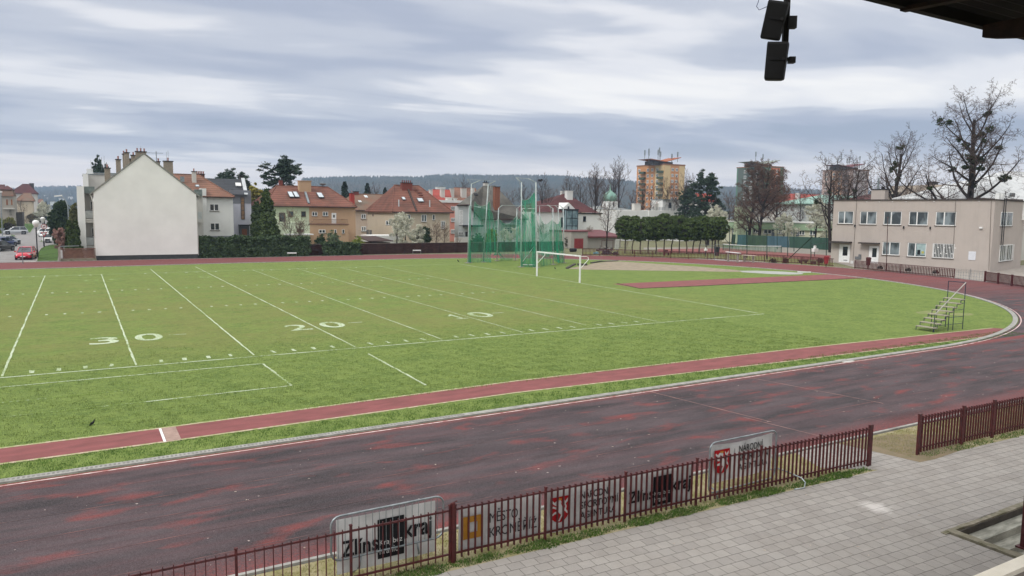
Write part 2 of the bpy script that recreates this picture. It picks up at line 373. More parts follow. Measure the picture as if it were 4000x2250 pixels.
for nme, px, r in (('worn_patch', (3640, 1220), .6), ('worn_patch', (3755, 1228), .45)):
    c = onZ(*px); rr = random.Random(int(px[0]))
    sheet(nme, [(c[0]+r*2.2*(1+.25*rr.random())*math.cos(a), c[1]+r*(1+.3*rr.random())*math.sin(a)) for a in np.linspace(0, 6.283, 18)[:-1]], M('bare_soil_patch', '#86835a', '#6a7c40', 3, .95), .006)
# ------------------------------------------------------------------ painted football field
def fade_line(mb, a, b, wd, z=.009):
    a = np.array([a[0], a[1]]); b = np.array([b[0], b[1]]); t = (b-a)/np.linalg.norm(b-a); n = np.array([-t[1], t[0]])*wd/2
    k = max(1, int(np.linalg.norm(b-a)/.5)); rr = random.Random(int(a[0]*97+a[1]*13))
    pts = [a+(b-a)*i/k+n*.35*rr.uniform(-1, 1) for i in range(k+1)]
    V = []
    for p in pts: ww = 1+.25*rr.uniform(-1, 1); V += [(*(p-n*ww), z), (*(p+n*ww), z)]
    mb.add(V, [(2*i, 2*i+1, 2*i+3, 2*i+2) for i in range(k)])
def chalk(name, thr):
    mt = nm(name); n = noise(pos(), 9, 4, .75); b = noise(pos(), .5, 3)
    f = lin(mth('ADD', n, mth('MULTIPLY', b, .5)), thr-.08, thr+.10)
    outp(pbsdf(mixc(f, L('#bac4aa'), L('#70843f')), .9, 0, .1)); return mt
CH1 = chalk('chalk_strong', .80); CH2 = chalk('chalk_faint', .78); CH3 = chalk('chalk_traces', .60); CHN = chalk('chalk_numbers', .79)
near = {35: (7, 1471), 30: (531, 1427.5), 25: (993, 1388), 20: (1386.5, 1354.8), 15: (1727, 1325.8), 10: (2043.5, 1298.8), 5: (2290, 1270), 0: (2579.7, 1258.2)}
far = {35: (176, 1077), 30: (396, 1071.5), 25: (587, 1050.7), 20: (763, 1042), 15: (985.5, 1054), 10: (1159, 1049), 5: (1328.5, 1045), 0: (1478, 1039)}
for k in near:
    mb = MB(); fade_line(mb, onZ(*near[k]), onZ(*far[k]), .08 if k in (35, 30, 20) else .075); struct(mb.build('yard_line', CH1 if k in (35, 30, 20, 25) else CH2))
for x in (-36.6, -41.2, -45.7, -50.3, -54.9):
    mb = MB(); fade_line(mb, (x, 0), (x, 46.5), .12); struct(mb.build('yard_line', CH1))
mb = MB(); fade_line(mb, (-60, -.05), (8.95, -.55), .11, .0095); struct(mb.build('side_line', CH1))
mb = MB(); fade_line(mb, onZ(2960, 1223), (10.25, 25.5), .11); fade_line(mb, (10.25, 25.5), (10.4, 46.8), .11); struct(mb.build('end_line', CH1))
mb = MB(); fade_line(mb, (-60, 45.8), (-29, 46.4), .10); fade_line(mb, (-29, 46.4), (10.4, 46.9), .10); struct(mb.build('far_side_line', CH2))
mb = MB(); mf = MB()
for i in range(65):
    x = -.914*i
    if i % 5 == 0:
        fade_line(mf, (x-.35, 18.05), (x+.35, 18.05), .08); fade_line(mf, (x-.35, 30.6), (x+.35, 30.6), .08); continue
    rr = random.Random(i)
    for y, l in ((.45, .55), (17.95, .42), (30.7, .42), (46.0, .4)):
        if y > 40 and rr.random() < .4: continue
        fade_line(mb, (x+rr.uniform(-.02, .02), y-l/2), (x, y+l/2), .15 if y < 35 else .2, .0098)
struct(mb.build('hash_marks', CH2)); struct(mf.build('hash_traces', CH3))
mb = MB()
for a, b in (((-60, -1.9), (-22.9, -2.0)), ((-22.9, -2.0), (-22.8, -6.4)), ((-22.8, -6.4), (-27.6, -6.5)), ((-18.3, -1.9), (-18.45, -8.6))): fade_line(mb, a, b, .09)
struct(mb.build('box_lines', CH2))
mb = MB()
for a, b in (((-27.6, -6.5), (-45, -6.6)), ((-23, -1.95), (-18.3, -1.9)), ((-60, -4.6), (-28, -4.5)), ((-1.9, 24.2), (-1.95, 25.9))): fade_line(mb, a, b, .08)
struct(mb.build('faint_lines', CH3))
FONT_CACHE = {}
def text_mesh(body, offset=0.0, shear=0.0, res=4):
    """letters as a flat mesh, normalised to bounding box (0,0)-(w,1); returns verts (n,2), faces, width"""
    cu = bpy.data.curves.new('lettering', 'FONT'); cu.body = body; cu.resolution_u = res; cu.offset = offset; cu.shear = shear; cu.fill_mode = 'FRONT'
    ob = bpy.data.objects.new('lettering', cu); sc.collection.objects.link(ob)
    dg = bpy.context.evaluated_depsgraph_get(); me = bpy.data.meshes.new_from_object(ob.evaluated_get(dg))
    V = np.array([v.co[:2] for v in me.vertices]); F = [list(p.vertices) for p in me.polygons]
    bpy.data.objects.remove(ob); bpy.data.curves.remove(cu); bpy.data.meshes.remove(me)
    return V, F
def put_text(mb, body, o, u, v, x0, x1, y0, y1, offset=0.0, mi=0):
    """fit the lettering into x0..x1, y0..y1 of the plane o + u*x + v*y"""
    V, F = text_mesh(body, offset)
    lo, hi = V.min(0), V.max(0); P = (V-lo)/(hi-lo)
    o, u, v = map(lambda a: np.array(a, float), (o, u, v))
    mb.add([o+u*(x0+(x1-x0)*p[0])+v*(y0+(y1-y0)*p[1]) for p in P], F, mi)
def ground_text(mb, ch, x0, x1, y0, y1, flip=False):
    o = (0, 0, .0105)
    if flip: put_text(mb, ch, o, (-1, 0, 0), (0, -1, 0), -x1, -x0, -y1, -y0, .01)
    else: put_text(mb, ch, o, (1, 0, 0), (0, 1, 0), x0, x1, y0, y1, .01)
for d, x, w in (('3', -29.05, 1.25), ('2', -19.8, 1.2), ('1', -10.0, .75)):
    mb = MB()
    if d == '1': o_ = lambda q: [(x+w*a, 5.9+2.0*b, .0105) for a, b in q]; mb.poly(o_([(.42, .1), (.66, .1), (.66, 1), (.46, 1), (.42, .9)])); mb.poly(o_([(0, 0), (1, 0), (1, .1), (0, .1)])); mb.poly(o_([(.05, .72), (.42, .9), (.42, .76), (.1, .62)]))
    else: ground_text(mb, d, x, x+w, 5.85, 7.85)
    ground_text(mb, '0', -27.1 if d == '3' else -17.9 if d == '2' else -8.6, -25.85 if d == '3' else -16.6 if d == '2' else -7.2, 5.95, 8.1)
    x2 = {'3': -25.55, '2': -16.25, '1': -6.9}[d]; fade_line(mb, (x2, 7.3), (x2+.8, 7.2), .14)
    struct(mb.build('yard_number', CHN))
    mb = MB(); ground_text(mb, d, {'3': -27.1, '2': -17.8, '1': -8.6}[d], {'3': -26.0, '2': -16.7, '1': -7.7}[d], 39.3, 41.2, True); ground_text(mb, '0', {'3': -29, '2': -19.8, '1': -10.4}[d], {'3': -27.8, '2': -18.6, '1': -9.2}[d], 39.3, 41.2, True)
    struct(mb.build('yard_number', CH3))
# ------------------------------------------------------------------ verge, paving, stair well
def fy(x): return -21.56-.040*(x+23.6)           # line of the red fence
DRY = M('dry_verge', '#9a8f74', '#7a764c', 2.4, .95, bump=.04, det=7)
xs = [-60, -40, -23.6, -12, -4, 3, 10]
V = []
for x in xs: V += [(x, -20.09-(x+60)*.0066, .004), (x, fy(x)-.34, .004)]
struct(MB().add(V, [(2*i, 2*i+1, 2*i+3, 2*i+2) for i in range(len(xs)-1)]).build('dry_verge', DRY))
def paving_mat(name, ox=0, oy=0, bw=.30, bh=.258):
    mt = nm(name); mp = pos((1, 1, 1)); 
    src = nd('ShaderNodeNewGeometry').outputs['Position']; mp = nd('ShaderNodeMapping'); mp.inputs['Rotation'].default_value = (0, 0, R(2.9))
    mp.inputs['Location'].default_value = (ox, oy, 0); Lk.new(src, mp.inputs[0])
    b = nd('ShaderNodeTexBrick', offset=.5); b.inputs['Scale'].default_value = 1; b.inputs['Brick Width'].default_value = bw; b.inputs['Row Height'].default_value = bh
    b.inputs['Mortar Size'].default_value = .0045; b.inputs['Mortar Smooth'].default_value = .3; b.inputs['Bias'].default_value = -.1
    b.inputs['Color1'].default_value = (*L('#99948e'), 1); b.inputs['Color2'].default_value = (*L('#8c8782'), 1); b.inputs['Mortar'].default_value = (*L('#433d38'), 1)
    wob = noise(pos(), 3, 2); vm = nd('ShaderNodeVectorMath', operation='ADD'); Lk.new(mp.outputs[0], vm.inputs[0])
    cbn = nd('ShaderNodeCombineXYZ'); Lk.new(mth('MULTIPLY', wob, .012), cbn.inputs[0]); Lk.new(mth('MULTIPLY', wob, .010), cbn.inputs[1]); Lk.new(cbn.outputs[0], vm.inputs[1]); Lk.new(vm.outputs[0], b.inputs[0])
    st = noise(pos(), .9, 5, .65); g = noise(pos(), 45, 3, .7); st2 = noise(pos(), 4.5, 4, .65)
    col = mixc(mth('MULTIPLY', lin(st, .42, .72), .35), b.outputs[0], L('#7c746c')); col = mixc(mth('MULTIPLY', lin(st2, .5, .75), .3), col, L('#a8a099')); col = mixc(mth('MULTIPLY', lin(g, .5, .8), .28), col, L('#b3aba4'))
    # pale dried splash
    c = onZ(3420, 1982); dn = nd('ShaderNodeVectorMath', operation='DISTANCE'); Lk.new(pos((1, .9, 1)), dn.inputs[0]); dn.inputs[1].default_value = (c[0], c[1]*.9, 0)
    dd = mth('ADD', dn.outputs['Value'], mth('MULTIPLY', mth('SUBTRACT', noise(pos((1, 3, 1)), 4, 4, .7), .5), .5))
    col = mixc(mth('MULTIPLY', lin(dd, .36, .12), .55), col, L('#d8d2cd'))
    h = mth('SUBTRACT', mth('MULTIPLY', g, .15), b.outputs[1])
    outp(pbsdf(col, .88, 0, .2, h, .012)); return mt
PAV = paving_mat('paving_slabs', .10, .02)
def pave_strip(x0, x1, y0f, y1):
    V = []; n = 12
    for i in range(n+1):
        x = x0+(x1-x0)*i/n; V += [(x, y0f(x), .008), (x, y1, .008)]
    return V, [(2*i, 2*i+1, 2*i+3, 2*i+2) for i in range(n)]
mb = MB()
e = lambda x: fy(x)-.30
V, F = pave_strip(-60, HX0-.3, e, -40); mb.add(V, F)
V, F = pave_strip(HX0-.3, 12, e, HY1+.14); mb.add(V, F)
mb.add([(-12.0, -22.33, .0085), (-10.5, -22.4, .0085), (-11.0, -20.42, .0085), (-12.75, -20.40, .0085), (-13.2, -21.5, .0085)], [(0, 1, 2, 3, 4)])
struct(mb.build('paving', PAV))
sheet('bare_soil', [(-10.95, -20.5), (-8.9, -20.6), (-7.2, -21.5), (-8.2, -22.45), (-9.9, -22.55), (-10.5, -22.5), (-10.7, -21.6)], M('bare_soil', '#7f705b', '#6f6750', 3.5, .95, bump=.02), .0105)
MOSS = M('mossy_concrete', '#8e8678', '#66634e', 4, .95, bump=.03, det=7)
rr = random.Random(4)
def rough_bar(mb, a, b, wd, z0, z1, n, seed, amp=.02):
    rr = random.Random(seed); a = np.array(a, float); b = np.array(b, float); t = (b-a)/np.linalg.norm(b-a); nn_ = np.array([-t[1], t[0]])
    rings = []
    for i in range(n+1):
        p = a+(b-a)*i/n; j = lambda: rr.uniform(-amp, amp)
        l = p+nn_*(wd/2+j()); r_ = p-nn_*(wd/2+j()); zt = z1+j()*.4
        rings.append([(l[0], l[1], z0), (r_[0], r_[1], z0), (r_[0], r_[1], zt), (l[0], l[1], zt+j()*.3)])
    mb.loft(rings)
mb = MB(); rough_bar(mb, (HX0-.4, HY1+.08), (HX1, HY1+.08), .11, -.1, .018, 40, 1); rough_bar(mb, (HX0-.14, HY1+.12), (HX0-.14, HY0), .19, -.1, .035, 24, 2); struct(mb.build('stairwell_kerb', MOSS))
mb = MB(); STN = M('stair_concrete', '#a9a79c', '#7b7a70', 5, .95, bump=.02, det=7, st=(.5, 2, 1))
y = HY1
for i in range(7):
    mb.box(HX0, HX1, y-.32-(0 if i else -.02), y, -2.2, -.16*(i+1)); y -= .30
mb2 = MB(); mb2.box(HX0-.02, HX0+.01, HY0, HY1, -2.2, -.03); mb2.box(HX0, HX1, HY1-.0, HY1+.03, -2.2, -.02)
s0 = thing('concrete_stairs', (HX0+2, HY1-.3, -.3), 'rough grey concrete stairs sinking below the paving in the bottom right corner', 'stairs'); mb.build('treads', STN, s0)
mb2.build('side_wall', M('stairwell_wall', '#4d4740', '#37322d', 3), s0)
sheet('stairwell_floor', [(HX0, HY0-.5), (HX1, HY0-.5), (HX1, HY1), (HX0, HY1)], CONC, -1.45)
# ================================================================== FENCES, BANNERS, STAND
def fence(name, label, P, group, h=1.05, sp=.14, bt=.013, bd=.045, post=.06, posts=None, ph=1.12, mat=RED, z0=0.0, railz=(.17, 1.0), pw=None, rt=.017, over=True, cat='fence'):
    """railing through the corner points P; flat bars stand on edge; posts at given distances along it"""
    P = [np.array([p[0], p[1]], float) for p in P]; seg = [np.linalg.norm(b-a) for a, b in zip(P, P[1:])]; T = sum(seg)
    def pt(s):
        for a, b, l in zip(P, P[1:], seg):
            if s <= l+1e-6: return a+(b-a)*s/l, (b-a)/l
            s -= l
        return P[-1], (P[-1]-P[-2])/seg[-1]
    root = thing(name, (*P[0], z0), label, cat, group)
    posts = posts if posts is not None else list(np.arange(0, T+.01, 2.0))
    edges = sorted(set([0, T]+[s for s in posts if 0 < s < T]))
    for s in posts:
        p, t = pt(s); n = np.array([-t[1], t[0]]); hw = (pw or post)/2
        mb = MB(); mb.ob((*p, z0+ph/2), (*(t*hw), 0), (*(n*post/2), 0), (0, 0, ph/2)); mb.ob((*p, z0+ph+.012), (*(t*(hw+.006)), 0), (*(n*(post/2+.006)), 0), (0, 0, .012)); mb.build('post', mat, root)
    for a, b in zip(edges, edges[1:]):
        mb = MB(); k = max(1, int(round((b-a)/sp)))
        for i in range(1, k):
            p, t = pt(a+(b-a)*i/k); n = np.array([-t[1], t[0]])
            mb.ob((*p, z0+(h+.07)/2), (*(t*bt/2), 0), (*(n*bd/2), 0), (0, 0, (h-.07)/2))
        if k > 1: mb.build('bars', mat, root)
        mb = MB(); p, t = pt((a+b)/2); n = np.array([-t[1], t[0]])
        for z in railz: MB().ob((*p, z0+z), (*(t*((b-a)/2-.004)), 0), (*(n*.013), 0), (0, 0, rt)).build('rail', mat, root)
    return root
FN = (onZ(470, 2250, 1.05), onZ(1775, 1980, 1.05))
def fp(x): return (x, fy(x))
fence('railing', 'dark red railing with wide spaced thin bars left of the heavy double post', [(-31.5, -21.44), (-23.68, -21.56)], 'red railings round the track', sp=.147, bt=.013, post=.04, posts=[.2, 2.15, 4.1, 5.95, 7.8], bd=.03, ph=1.09)
fence('railing', 'red brown railing carrying the three sponsor banners, ending beside the walkway gap', [fp(-23.6), fp(-12.0)], 'red railings round the track', sp=.137, bt=.023, posts=[0, 1.93, 3.86, 5.8, 7.75, 9.75, 11.6], post=.042, pw=.042, ph=1.08)
mb = MB(); p = fp(-12.03); mb.ob((p[0]+.06, p[1], .56), (.075, -.003, 0), (0, .02, 0), (0, 0, .54)); tag(mb.build('gate_post', RED), 'broad red brown end board where the banner railing stops', 'post')
mb = MB(); p = fp(-23.62); mb.ob((p[0]-.03, p[1]-.03, .55), (.028, 0, 0), (0, .03, 0), (0, 0, .6)); mb.tube([(p[0]-.1, p[1]-.03, 1.13), (p[0]+.05, p[1]-.03, 1.17)], .012); tag(mb.build('hinge_post', RED), 'second post of the heavy double post between the two red railings', 'post')
fence('railing', 'red railing with thick bars to the right of the walkway gap', [fp(-9.95), fp(2.5)], 'red railings round the track', h=1.08, sp=.13, bt=.03, bd=.045, posts=[0, 2.0, 3.5, 5.6, 7.6, 9.6, 11.6], pw=.10, post=.05, railz=(.2, .86, 1.03))
# --- banners
def shield(mb, o, u, v, x, y, w_, h_, red, white, gold, nrm):
    o, u, v, nrm = map(lambda a: np.array(a, float), (o, u, v, nrm))
    T = lambda q, k: [o+u*(x+w_*a)+v*(y+h_*b)+nrm*k for a, b in q]
    sh = [(0, 1), (0, .45), (.03, .3), (.1, .18), (.22, .08), (.36, .02), (.5, 0), (.64, .02), (.78, .08), (.9, .18), (.97, .3), (1, .45), (1, 1)]
    mb.poly(T(sh, 0), red)
    parts = [[(.30, .86), (.40, .90), (.52, .88), (.58, .80), (.56, .72), (.62, .62), (.68, .50), (.64, .38), (.56, .30), (.50, .34), (.42, .42), (.40, .52), (.38, .62), (.36, .72), (.26, .74), (.22, .79)],      # head and trunk
             [(.38, .66), (.30, .66), (.16, .74), (.06, .84), (.12, .88), (.18, .82), (.24, .80), (.36, .72)], [(.40, .56), (.28, .54), (.16, .60), (.05, .58), (.06, .64), (.16, .67), (.28, .62), (.40, .63)],   # fore paws
             [(.44, .42), (.34, .36), (.22, .36), (.10, .30), (.08, .36), (.20, .43), (.34, .46), (.44, .50)], [(.60, .40), (.56, .28), (.48, .16), (.40, .06), (.50, .06), (.58, .18), (.66, .30), (.68, .44)],    # hind legs
             [(.64, .46), (.74, .50), (.78, .60), (.72, .70), (.80, .82), (.92, .92), (.90, .78), (.80, .70), (.86, .60), (.82, .46), (.70, .40)], [(.74, .66), (.70, .78), (.66, .92), (.74, .86), (.80, .74)], [(.80, .50), (.90, .40), (.92, .30), (.84, .34), (.76, .44)]]  # double tail
    for i, q in enumerate(parts): mb.poly(T(q, .002+.0006*i), white)
    mb.poly(T([(.36, .88), (.36, .95), (.42, .92), (.47, .97), (.52, .92), (.57, .95), (.57, .86)], .009), gold)
VINYL = M('banner_vinyl', '#d6d5d2', '#bbbab7', 3.5, .5, spec=.4, st=(1, 1, .5))
INK = M('black_print', '#0e0e10', '#17171a', 5, .55); INKG = M('grey_print', '#2b2b2e', '#35353a', 5, .55)
CRED = M('crest_red', '#b3141d', '#9d121a', 5, .5); CGOLD = M('crest_gold', '#c98d3a', '#b87f33', 5, .5); OCH = M('ochre_print', '#b98532', '#a8772a', 5, .55); CWH = M('crest_white', '#d8d6d2', '#c4c2bf', 5, .5)
BM = [VINYL, INK, CRED, CWH, CGOLD, OCH, INKG]
def cloth(mb, o, u, v, W, H, nrm, amp=.012, seed=1, nx=22, ny=8, sag=0):
    rr = random.Random(seed); ph = [rr.uniform(0, 6) for _ in range(6)]; o, u, v, nrm = map(lambda a: np.array(a, float), (o, u, v, nrm))
    def off(a, b): return amp*(math.sin(a*9+ph[0]+b*2)*.5+math.sin(a*17+ph[1]-b*3)*.3+math.sin(b*7+a*5+ph[2])*.4)-amp*1.3
    V = []; F = []
    for j in range(ny+1):
        for i in range(nx+1):
            a, b = i/nx, j/ny; V.append(o+u*W*a+v*(H*b-sag*math.sin(math.pi*a)*b*b)+nrm*off(a, b))
    for j in range(ny):
        for i in range(nx): k = j*(nx+1)+i; F.append((k, k+1, k+nx+2, k+nx+1))
    mb.add(V, F, 0)
def banner(name, label, a, b, z0, z1, kind, seed, tilt=0.0, cat='banner', group=None, sag=0):
    a = np.array([a[0], a[1], z0]); b = np.array([b[0], b[1], z0]); u = (b-a)/np.linalg.norm(b-a); W = np.linalg.norm(b-a); v = np.array([0, 0, 1.0]); nr = np.array([u[1], -u[0], 0]); H = z1-z0
    mb = MB(); cloth(mb, a, u, v, W, H, nr, seed=seed, sag=sag)
    q = a+nr*.006
    T = lambda s, x0, x1, y0, y1, off=0, mi=1, k=0.0: put_text(mb, s, q+nr*k, u, v, x0*W, x1*W, y0*H, y1*H, off, mi)
    R4 = lambda x0, x1, y0, y1, mi, k=0.0: mb.poly([q+nr*k+u*x*W+v*y*H for x, y in ((x0, y0), (x1, y0), (x1, y1), (x0, y1))], mi)
    if kind == 'town':
        x0, x1, y0, y1 = .05, .275, .28, .80; mx, my = .05, .12
        R4(x0, x0+.075, y0, y1, 5); R4(x1-.06, x1, y0, y1, 5, .0006); R4(x0+.075, x1-.06, y1-.14, y1, 5, .0012); R4(x0+.075, x1-.06, y0, y0+.15, 5, .0018)
        T('MĚSTO', .36, .70, .55, .86, 0, 6); T('KROMĚŘÍŽ', .36, .94, .21, .52, 0, 6)
    elif kind == 'agency':
        shield(mb, q, u, v, .05*W, .22*H, .24*W, .62*H, 2, 3, 4, nr)
        R4(.365, .371, .24, .80, 1)
        for i, t in enumerate(('NÁRODNÍ', 'SPORTOVNÍ', 'AGENTURA')): T(t, .44, (.83, .955, .92)[i], (.67, .43, .19)[i], (.89, .65, .36)[i], .012)
    else:
        T('Zlíns', .04, .40, .30, .60, .022); T('kraj', .67, .96, .28, .74, .022)
        R4(.395, .665, .12, .86, 1, .0012); T('Kraj bez', .415, .645, .34, .47, 0, 3, .003); T('hranic', .415, .60, .20, .33, 0, 3, .003)
    return tag(mb.build(name, BM), label, cat, group)
def bp(x, o=.05): return (x, fy(x)+o)
banner('banner', 'town banner with ochre square frame tied to the red railing by the double post', bp(-23.5), bp(-21.73), .12, .96, 'town', 1, group='sponsor banners')
banner('banner', 'banner with red lion crest and three lines of text, middle of the railing', bp(-21.62), bp(-19.80), .10, .96, 'agency', 2, group='sponsor banners')
banner('banner', 'banner with black square between the words on the right part of the railing', bp(-19.70), bp(-17.86), .10, .96, 'region', 3, group='sponsor banners')
# --- crowd barriers
def barrier(label, x0, x1, y, zb, zt, bars, legs):
    root = thing('crowd_barrier', ((x0+x1)/2, y, 0), label, 'barrier', 'galvanised crowd barriers')
    r = .16; P = []
    for cx_, cz, a0 in ((x1-r, zt-r, 0), (x0+r, zt-r, 90), (x0+r, zb+r, 180), (x1-r, zb+r, 270)):
        for k in range(5): t = R(a0+k*22.5); P.append((cx_+r*math.cos(t), y, cz+r*math.sin(t)))
    P.append(P[0]); MB().tube(P, .019, 8, cap=False).build('frame', STEEL, root, True)
    if bars:
        mb = MB()
        for i in range(1, bars+1): xx = x0+(x1-x0)*i/(bars+1); mb.tube([(xx, y, zb+.01), (xx, y, zt-.01)], .006, 5)
        mb.build('bars', STEEL, root)
    for lg in legs: MB().tube(lg, .018, 7).build('leg', STEEL, root, True)
    return root
b1 = barrier('galvanised crowd barrier with upright bars standing behind the left red railing', -25.83, -23.72, -21.32, .42, 1.21, 16,
             [[(-25.3, -21.32, .43), (-25.33, -21.3, .2), (-25.36, -21.05, .02)], [(-24.25, -21.32, .43), (-24.2, -21.3, .2), (-24.16, -21.05, .02)]])
for lx in (-25.36, -24.2): pass
banner('banner', 'slack banner with black square hung behind the barrier on the left', (-25.72, -21.28), (-23.86, -21.28), .14, 1.12, 'region', 7, group='sponsor banners')
b2 = barrier('galvanised crowd barrier without bars whose bent foot reaches the paving', -17.08, -14.85, -21.45, .03, 1.22, 0,
             [[(-14.86, -21.45, .28), (-14.8, -21.75, .26), (-14.75, -22.15, .22), (-14.75, -22.26, .15), (-14.78, -22.26, .02), (-15.05, -22.2, .015)], [(-14.87, -21.45, .22), (-14.95, -21.2, .2), (-15.0, -20.95, .02)],
              [(-17.06, -21.45, .22), (-17.1, -21.7, .18), (-17.12, -21.78, .02)]])
banner('banner', 'creased banner with red crest hanging inside the tall barrier above the railing', (-17.0, -21.41), (-14.93, -21.41), .22, 1.15, 'agency', 11, group='sponsor banners', sag=.05)
# cable ties and litter
mb = MB(); rr = random.Random(8)
for i in range(46):
    x = rr.uniform(-24, -4); y = fy(x)-rr.uniform(.3, 3.5); s = rr.uniform(.006, .018)
    if HX0-.5 < x and y < HY1+.3: continue
    mb.ob((x, y, .012), (s, s*rr.uniform(-.6, .6), 0), (-s*.4, s*.8, 0), (0, 0, .002))
for i in range(60):
    x = rr.uniform(-30, 8); y = rr.uniform(-20, -13.6); s = rr.uniform(.006, .022)
    mb.ob((x, y, .012), (s, s*rr.uniform(-.8, .8), 0), (-s*.4, s*.6, 0), (0, 0, .002))
tag(mb.build('litter', M('pale_litter', '#c9bfb2', '#a08c7a', 40, .9)), 'pale scraps and leaves scattered over the track and slabs', 'litter', kind='stuff')
# --- grass blades and weeds as real geometry
def blades(name, n, area, h, wd, mat, seed, dens=None, zb=0.0, k=1, lean=.5):
    rg = np.random.default_rng(seed); x0, x1, y0, y1 = area
    X = rg.uniform(x0, x1, n); Y = rg.uniform(y0, y1, n)
    if dens is not None:
        keep = dens(X, Y, rg); X, Y = X[keep], Y[keep]
    n = len(X); hh = h*rg.uniform(.45, 1.25, n); a = rg.uniform(0, 2*np.pi, n); l = rg.uniform(0, lean, n)*hh; b = rg.uniform(0, 2*np.pi, n)
    ux, uy = np.cos(a)*wd/2, np.sin(a)*wd/2; Zb = np.full(n, zb) if np.isscalar(zb) else zb(X, Y)
    V = np.empty((n, 3, 3)); V[:,0] = np.stack([X-ux, Y-uy, Zb], 1); V[:,1] = np.stack([X+ux, Y+uy, Zb], 1); V[:,2] = np.stack([X+l*np.cos(b), Y+l*np.sin(b), Zb+hh], 1)
    o = np_mesh(name, V.reshape(-1, 3), np.arange(3*n).reshape(-1, 3), mat); o['kind'] = 'stuff'; return o
BL1 = leafm('grass_blades', '#6f7f3e', '#52652f', '#8b9850', .9, .3); BL2 = leafm('strip_blades', '#5a7a36', '#446128', '#6f8a40', 2.5, .3); WD = leafm('weed_leaves', '#47612a', '#5d7a33', '#33491f', 5, .3); YD = leafm('dry_blades', '#a09468', '#80814a', '#b8ab80', 3, .3)
tag(blades('strip_grass', 70000, (-33, 16, -12.8, -10.5), .055, .014, BL2, 3, lambda X, Y, r: (Y < -11.5) & (r.random(len(X)) < np.clip(.6+.4*(np.sin(X*3.3+Y*4.1)+np.sin(X*8.1-Y*5)), .2, 1))), 'bright green grass strip between the narrow runway and the kerb', 'grass')
tag(blades('pitch_grass', 230000, (-33, 4, -9.9, 4), .05, .014, BL1, 4, lambda X, Y, r: r.random(len(X)) < np.exp(-(Y+9.9)/9)*np.clip(.55+.5*(np.sin(X*2.3+Y*3.1+np.sin(Y*5))+np.sin(Y*6.7-X*1.3+np.sin(X*4))+np.sin(X*7.9+Y*2))/1.6, .12, 1)), 'mown yellow green pitch grass beyond the narrow runway', 'grass')
def wd(X, Y, r):
    d = Y-(-21.56-.04*(X+23.6)); cl = (np.sin(X*5.1)+np.sin(X*2.3+1)+np.sin(X*11+2)*.6)*.17+.68
    gap = ~((X > -12.2) & (X < -9.9)); return ((X < -12) | (r.random(len(X)) < .3)) & (np.abs(d+.14) < .19*cl+.03*r.random(len(X))) & gap & (r.random(len(X)) < cl+.15)
tag(blades('weeds', 170000, (-32, 3, -23.0, -21.0), .055, .02, WD, 5, wd, .005, lean=1.5), 'low green weeds growing along the foot of the red railing', 'weeds')
tag(blades('verge_grass', 60000, (-32, 3, -22.3, -20.3), .04, .014, YD, 6, lambda X, Y, r: (Y > fy(X)-.05) & ~((X > -13.2) & (X < -10.3)) & (Y < -20.16-(X+60)*.0066) & (r.random(len(X)) < .35+.65*(np.sin(X*3.1+Y*4)*np.sin(Y*7+X) > -.2)), .004, lean=1.6), 'yellowed thin grass between the track kerb and the red railing', 'grass')
# --- grandstand roof, column, loudspeakers
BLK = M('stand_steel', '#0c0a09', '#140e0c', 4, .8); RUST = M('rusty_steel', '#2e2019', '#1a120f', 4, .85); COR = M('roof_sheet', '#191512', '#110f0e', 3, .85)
rf = thing('grandstand_roof', (-17, -29.5, 9), 'dark underside of the grandstand roof jutting in at the top right', 'roof')
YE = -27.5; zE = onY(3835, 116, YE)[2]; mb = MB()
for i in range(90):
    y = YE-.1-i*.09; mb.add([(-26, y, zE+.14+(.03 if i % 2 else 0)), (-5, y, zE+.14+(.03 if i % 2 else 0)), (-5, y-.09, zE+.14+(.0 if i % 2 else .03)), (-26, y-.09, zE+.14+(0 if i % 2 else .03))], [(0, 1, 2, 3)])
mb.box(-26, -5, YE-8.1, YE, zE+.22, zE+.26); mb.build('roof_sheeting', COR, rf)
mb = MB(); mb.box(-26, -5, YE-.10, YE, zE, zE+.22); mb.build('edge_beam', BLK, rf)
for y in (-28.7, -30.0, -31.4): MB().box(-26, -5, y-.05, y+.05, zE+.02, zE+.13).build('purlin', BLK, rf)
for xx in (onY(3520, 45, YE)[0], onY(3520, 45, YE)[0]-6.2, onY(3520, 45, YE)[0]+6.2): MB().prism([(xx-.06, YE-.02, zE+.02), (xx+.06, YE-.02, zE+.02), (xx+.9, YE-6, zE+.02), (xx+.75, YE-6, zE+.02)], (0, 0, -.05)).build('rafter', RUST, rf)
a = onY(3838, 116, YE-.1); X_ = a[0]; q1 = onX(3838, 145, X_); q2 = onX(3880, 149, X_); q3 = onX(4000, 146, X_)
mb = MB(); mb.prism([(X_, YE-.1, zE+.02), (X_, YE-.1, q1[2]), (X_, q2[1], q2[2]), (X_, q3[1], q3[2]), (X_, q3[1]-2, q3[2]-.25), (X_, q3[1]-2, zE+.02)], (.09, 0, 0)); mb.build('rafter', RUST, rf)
col = MB(); pbz = onZ(2572*1.5528, 1385*1.5528, .02); px_ = pbz[0]+.30
col.box(px_-.15, px_+.15, pbz[1]-.12, pbz[1]+.12, 0, zE); col.box(px_-.2, px_+.2, pbz[1]-.18, pbz[1]+.18, 0, .03); tag(col.build('stand_column', RED), 'tall red brown column at the right edge beside the sunken stairs', 'column')
sp = thing('speaker_pole', (-20.9, -26.9, zE+.2), 'dark pole hanging from the roof carrying two loudspeakers', 'pole')
DS = 9.0; pt_ = atD(3078, 0, DS); pb_ = atD(3078, 235, DS); mb = MB()
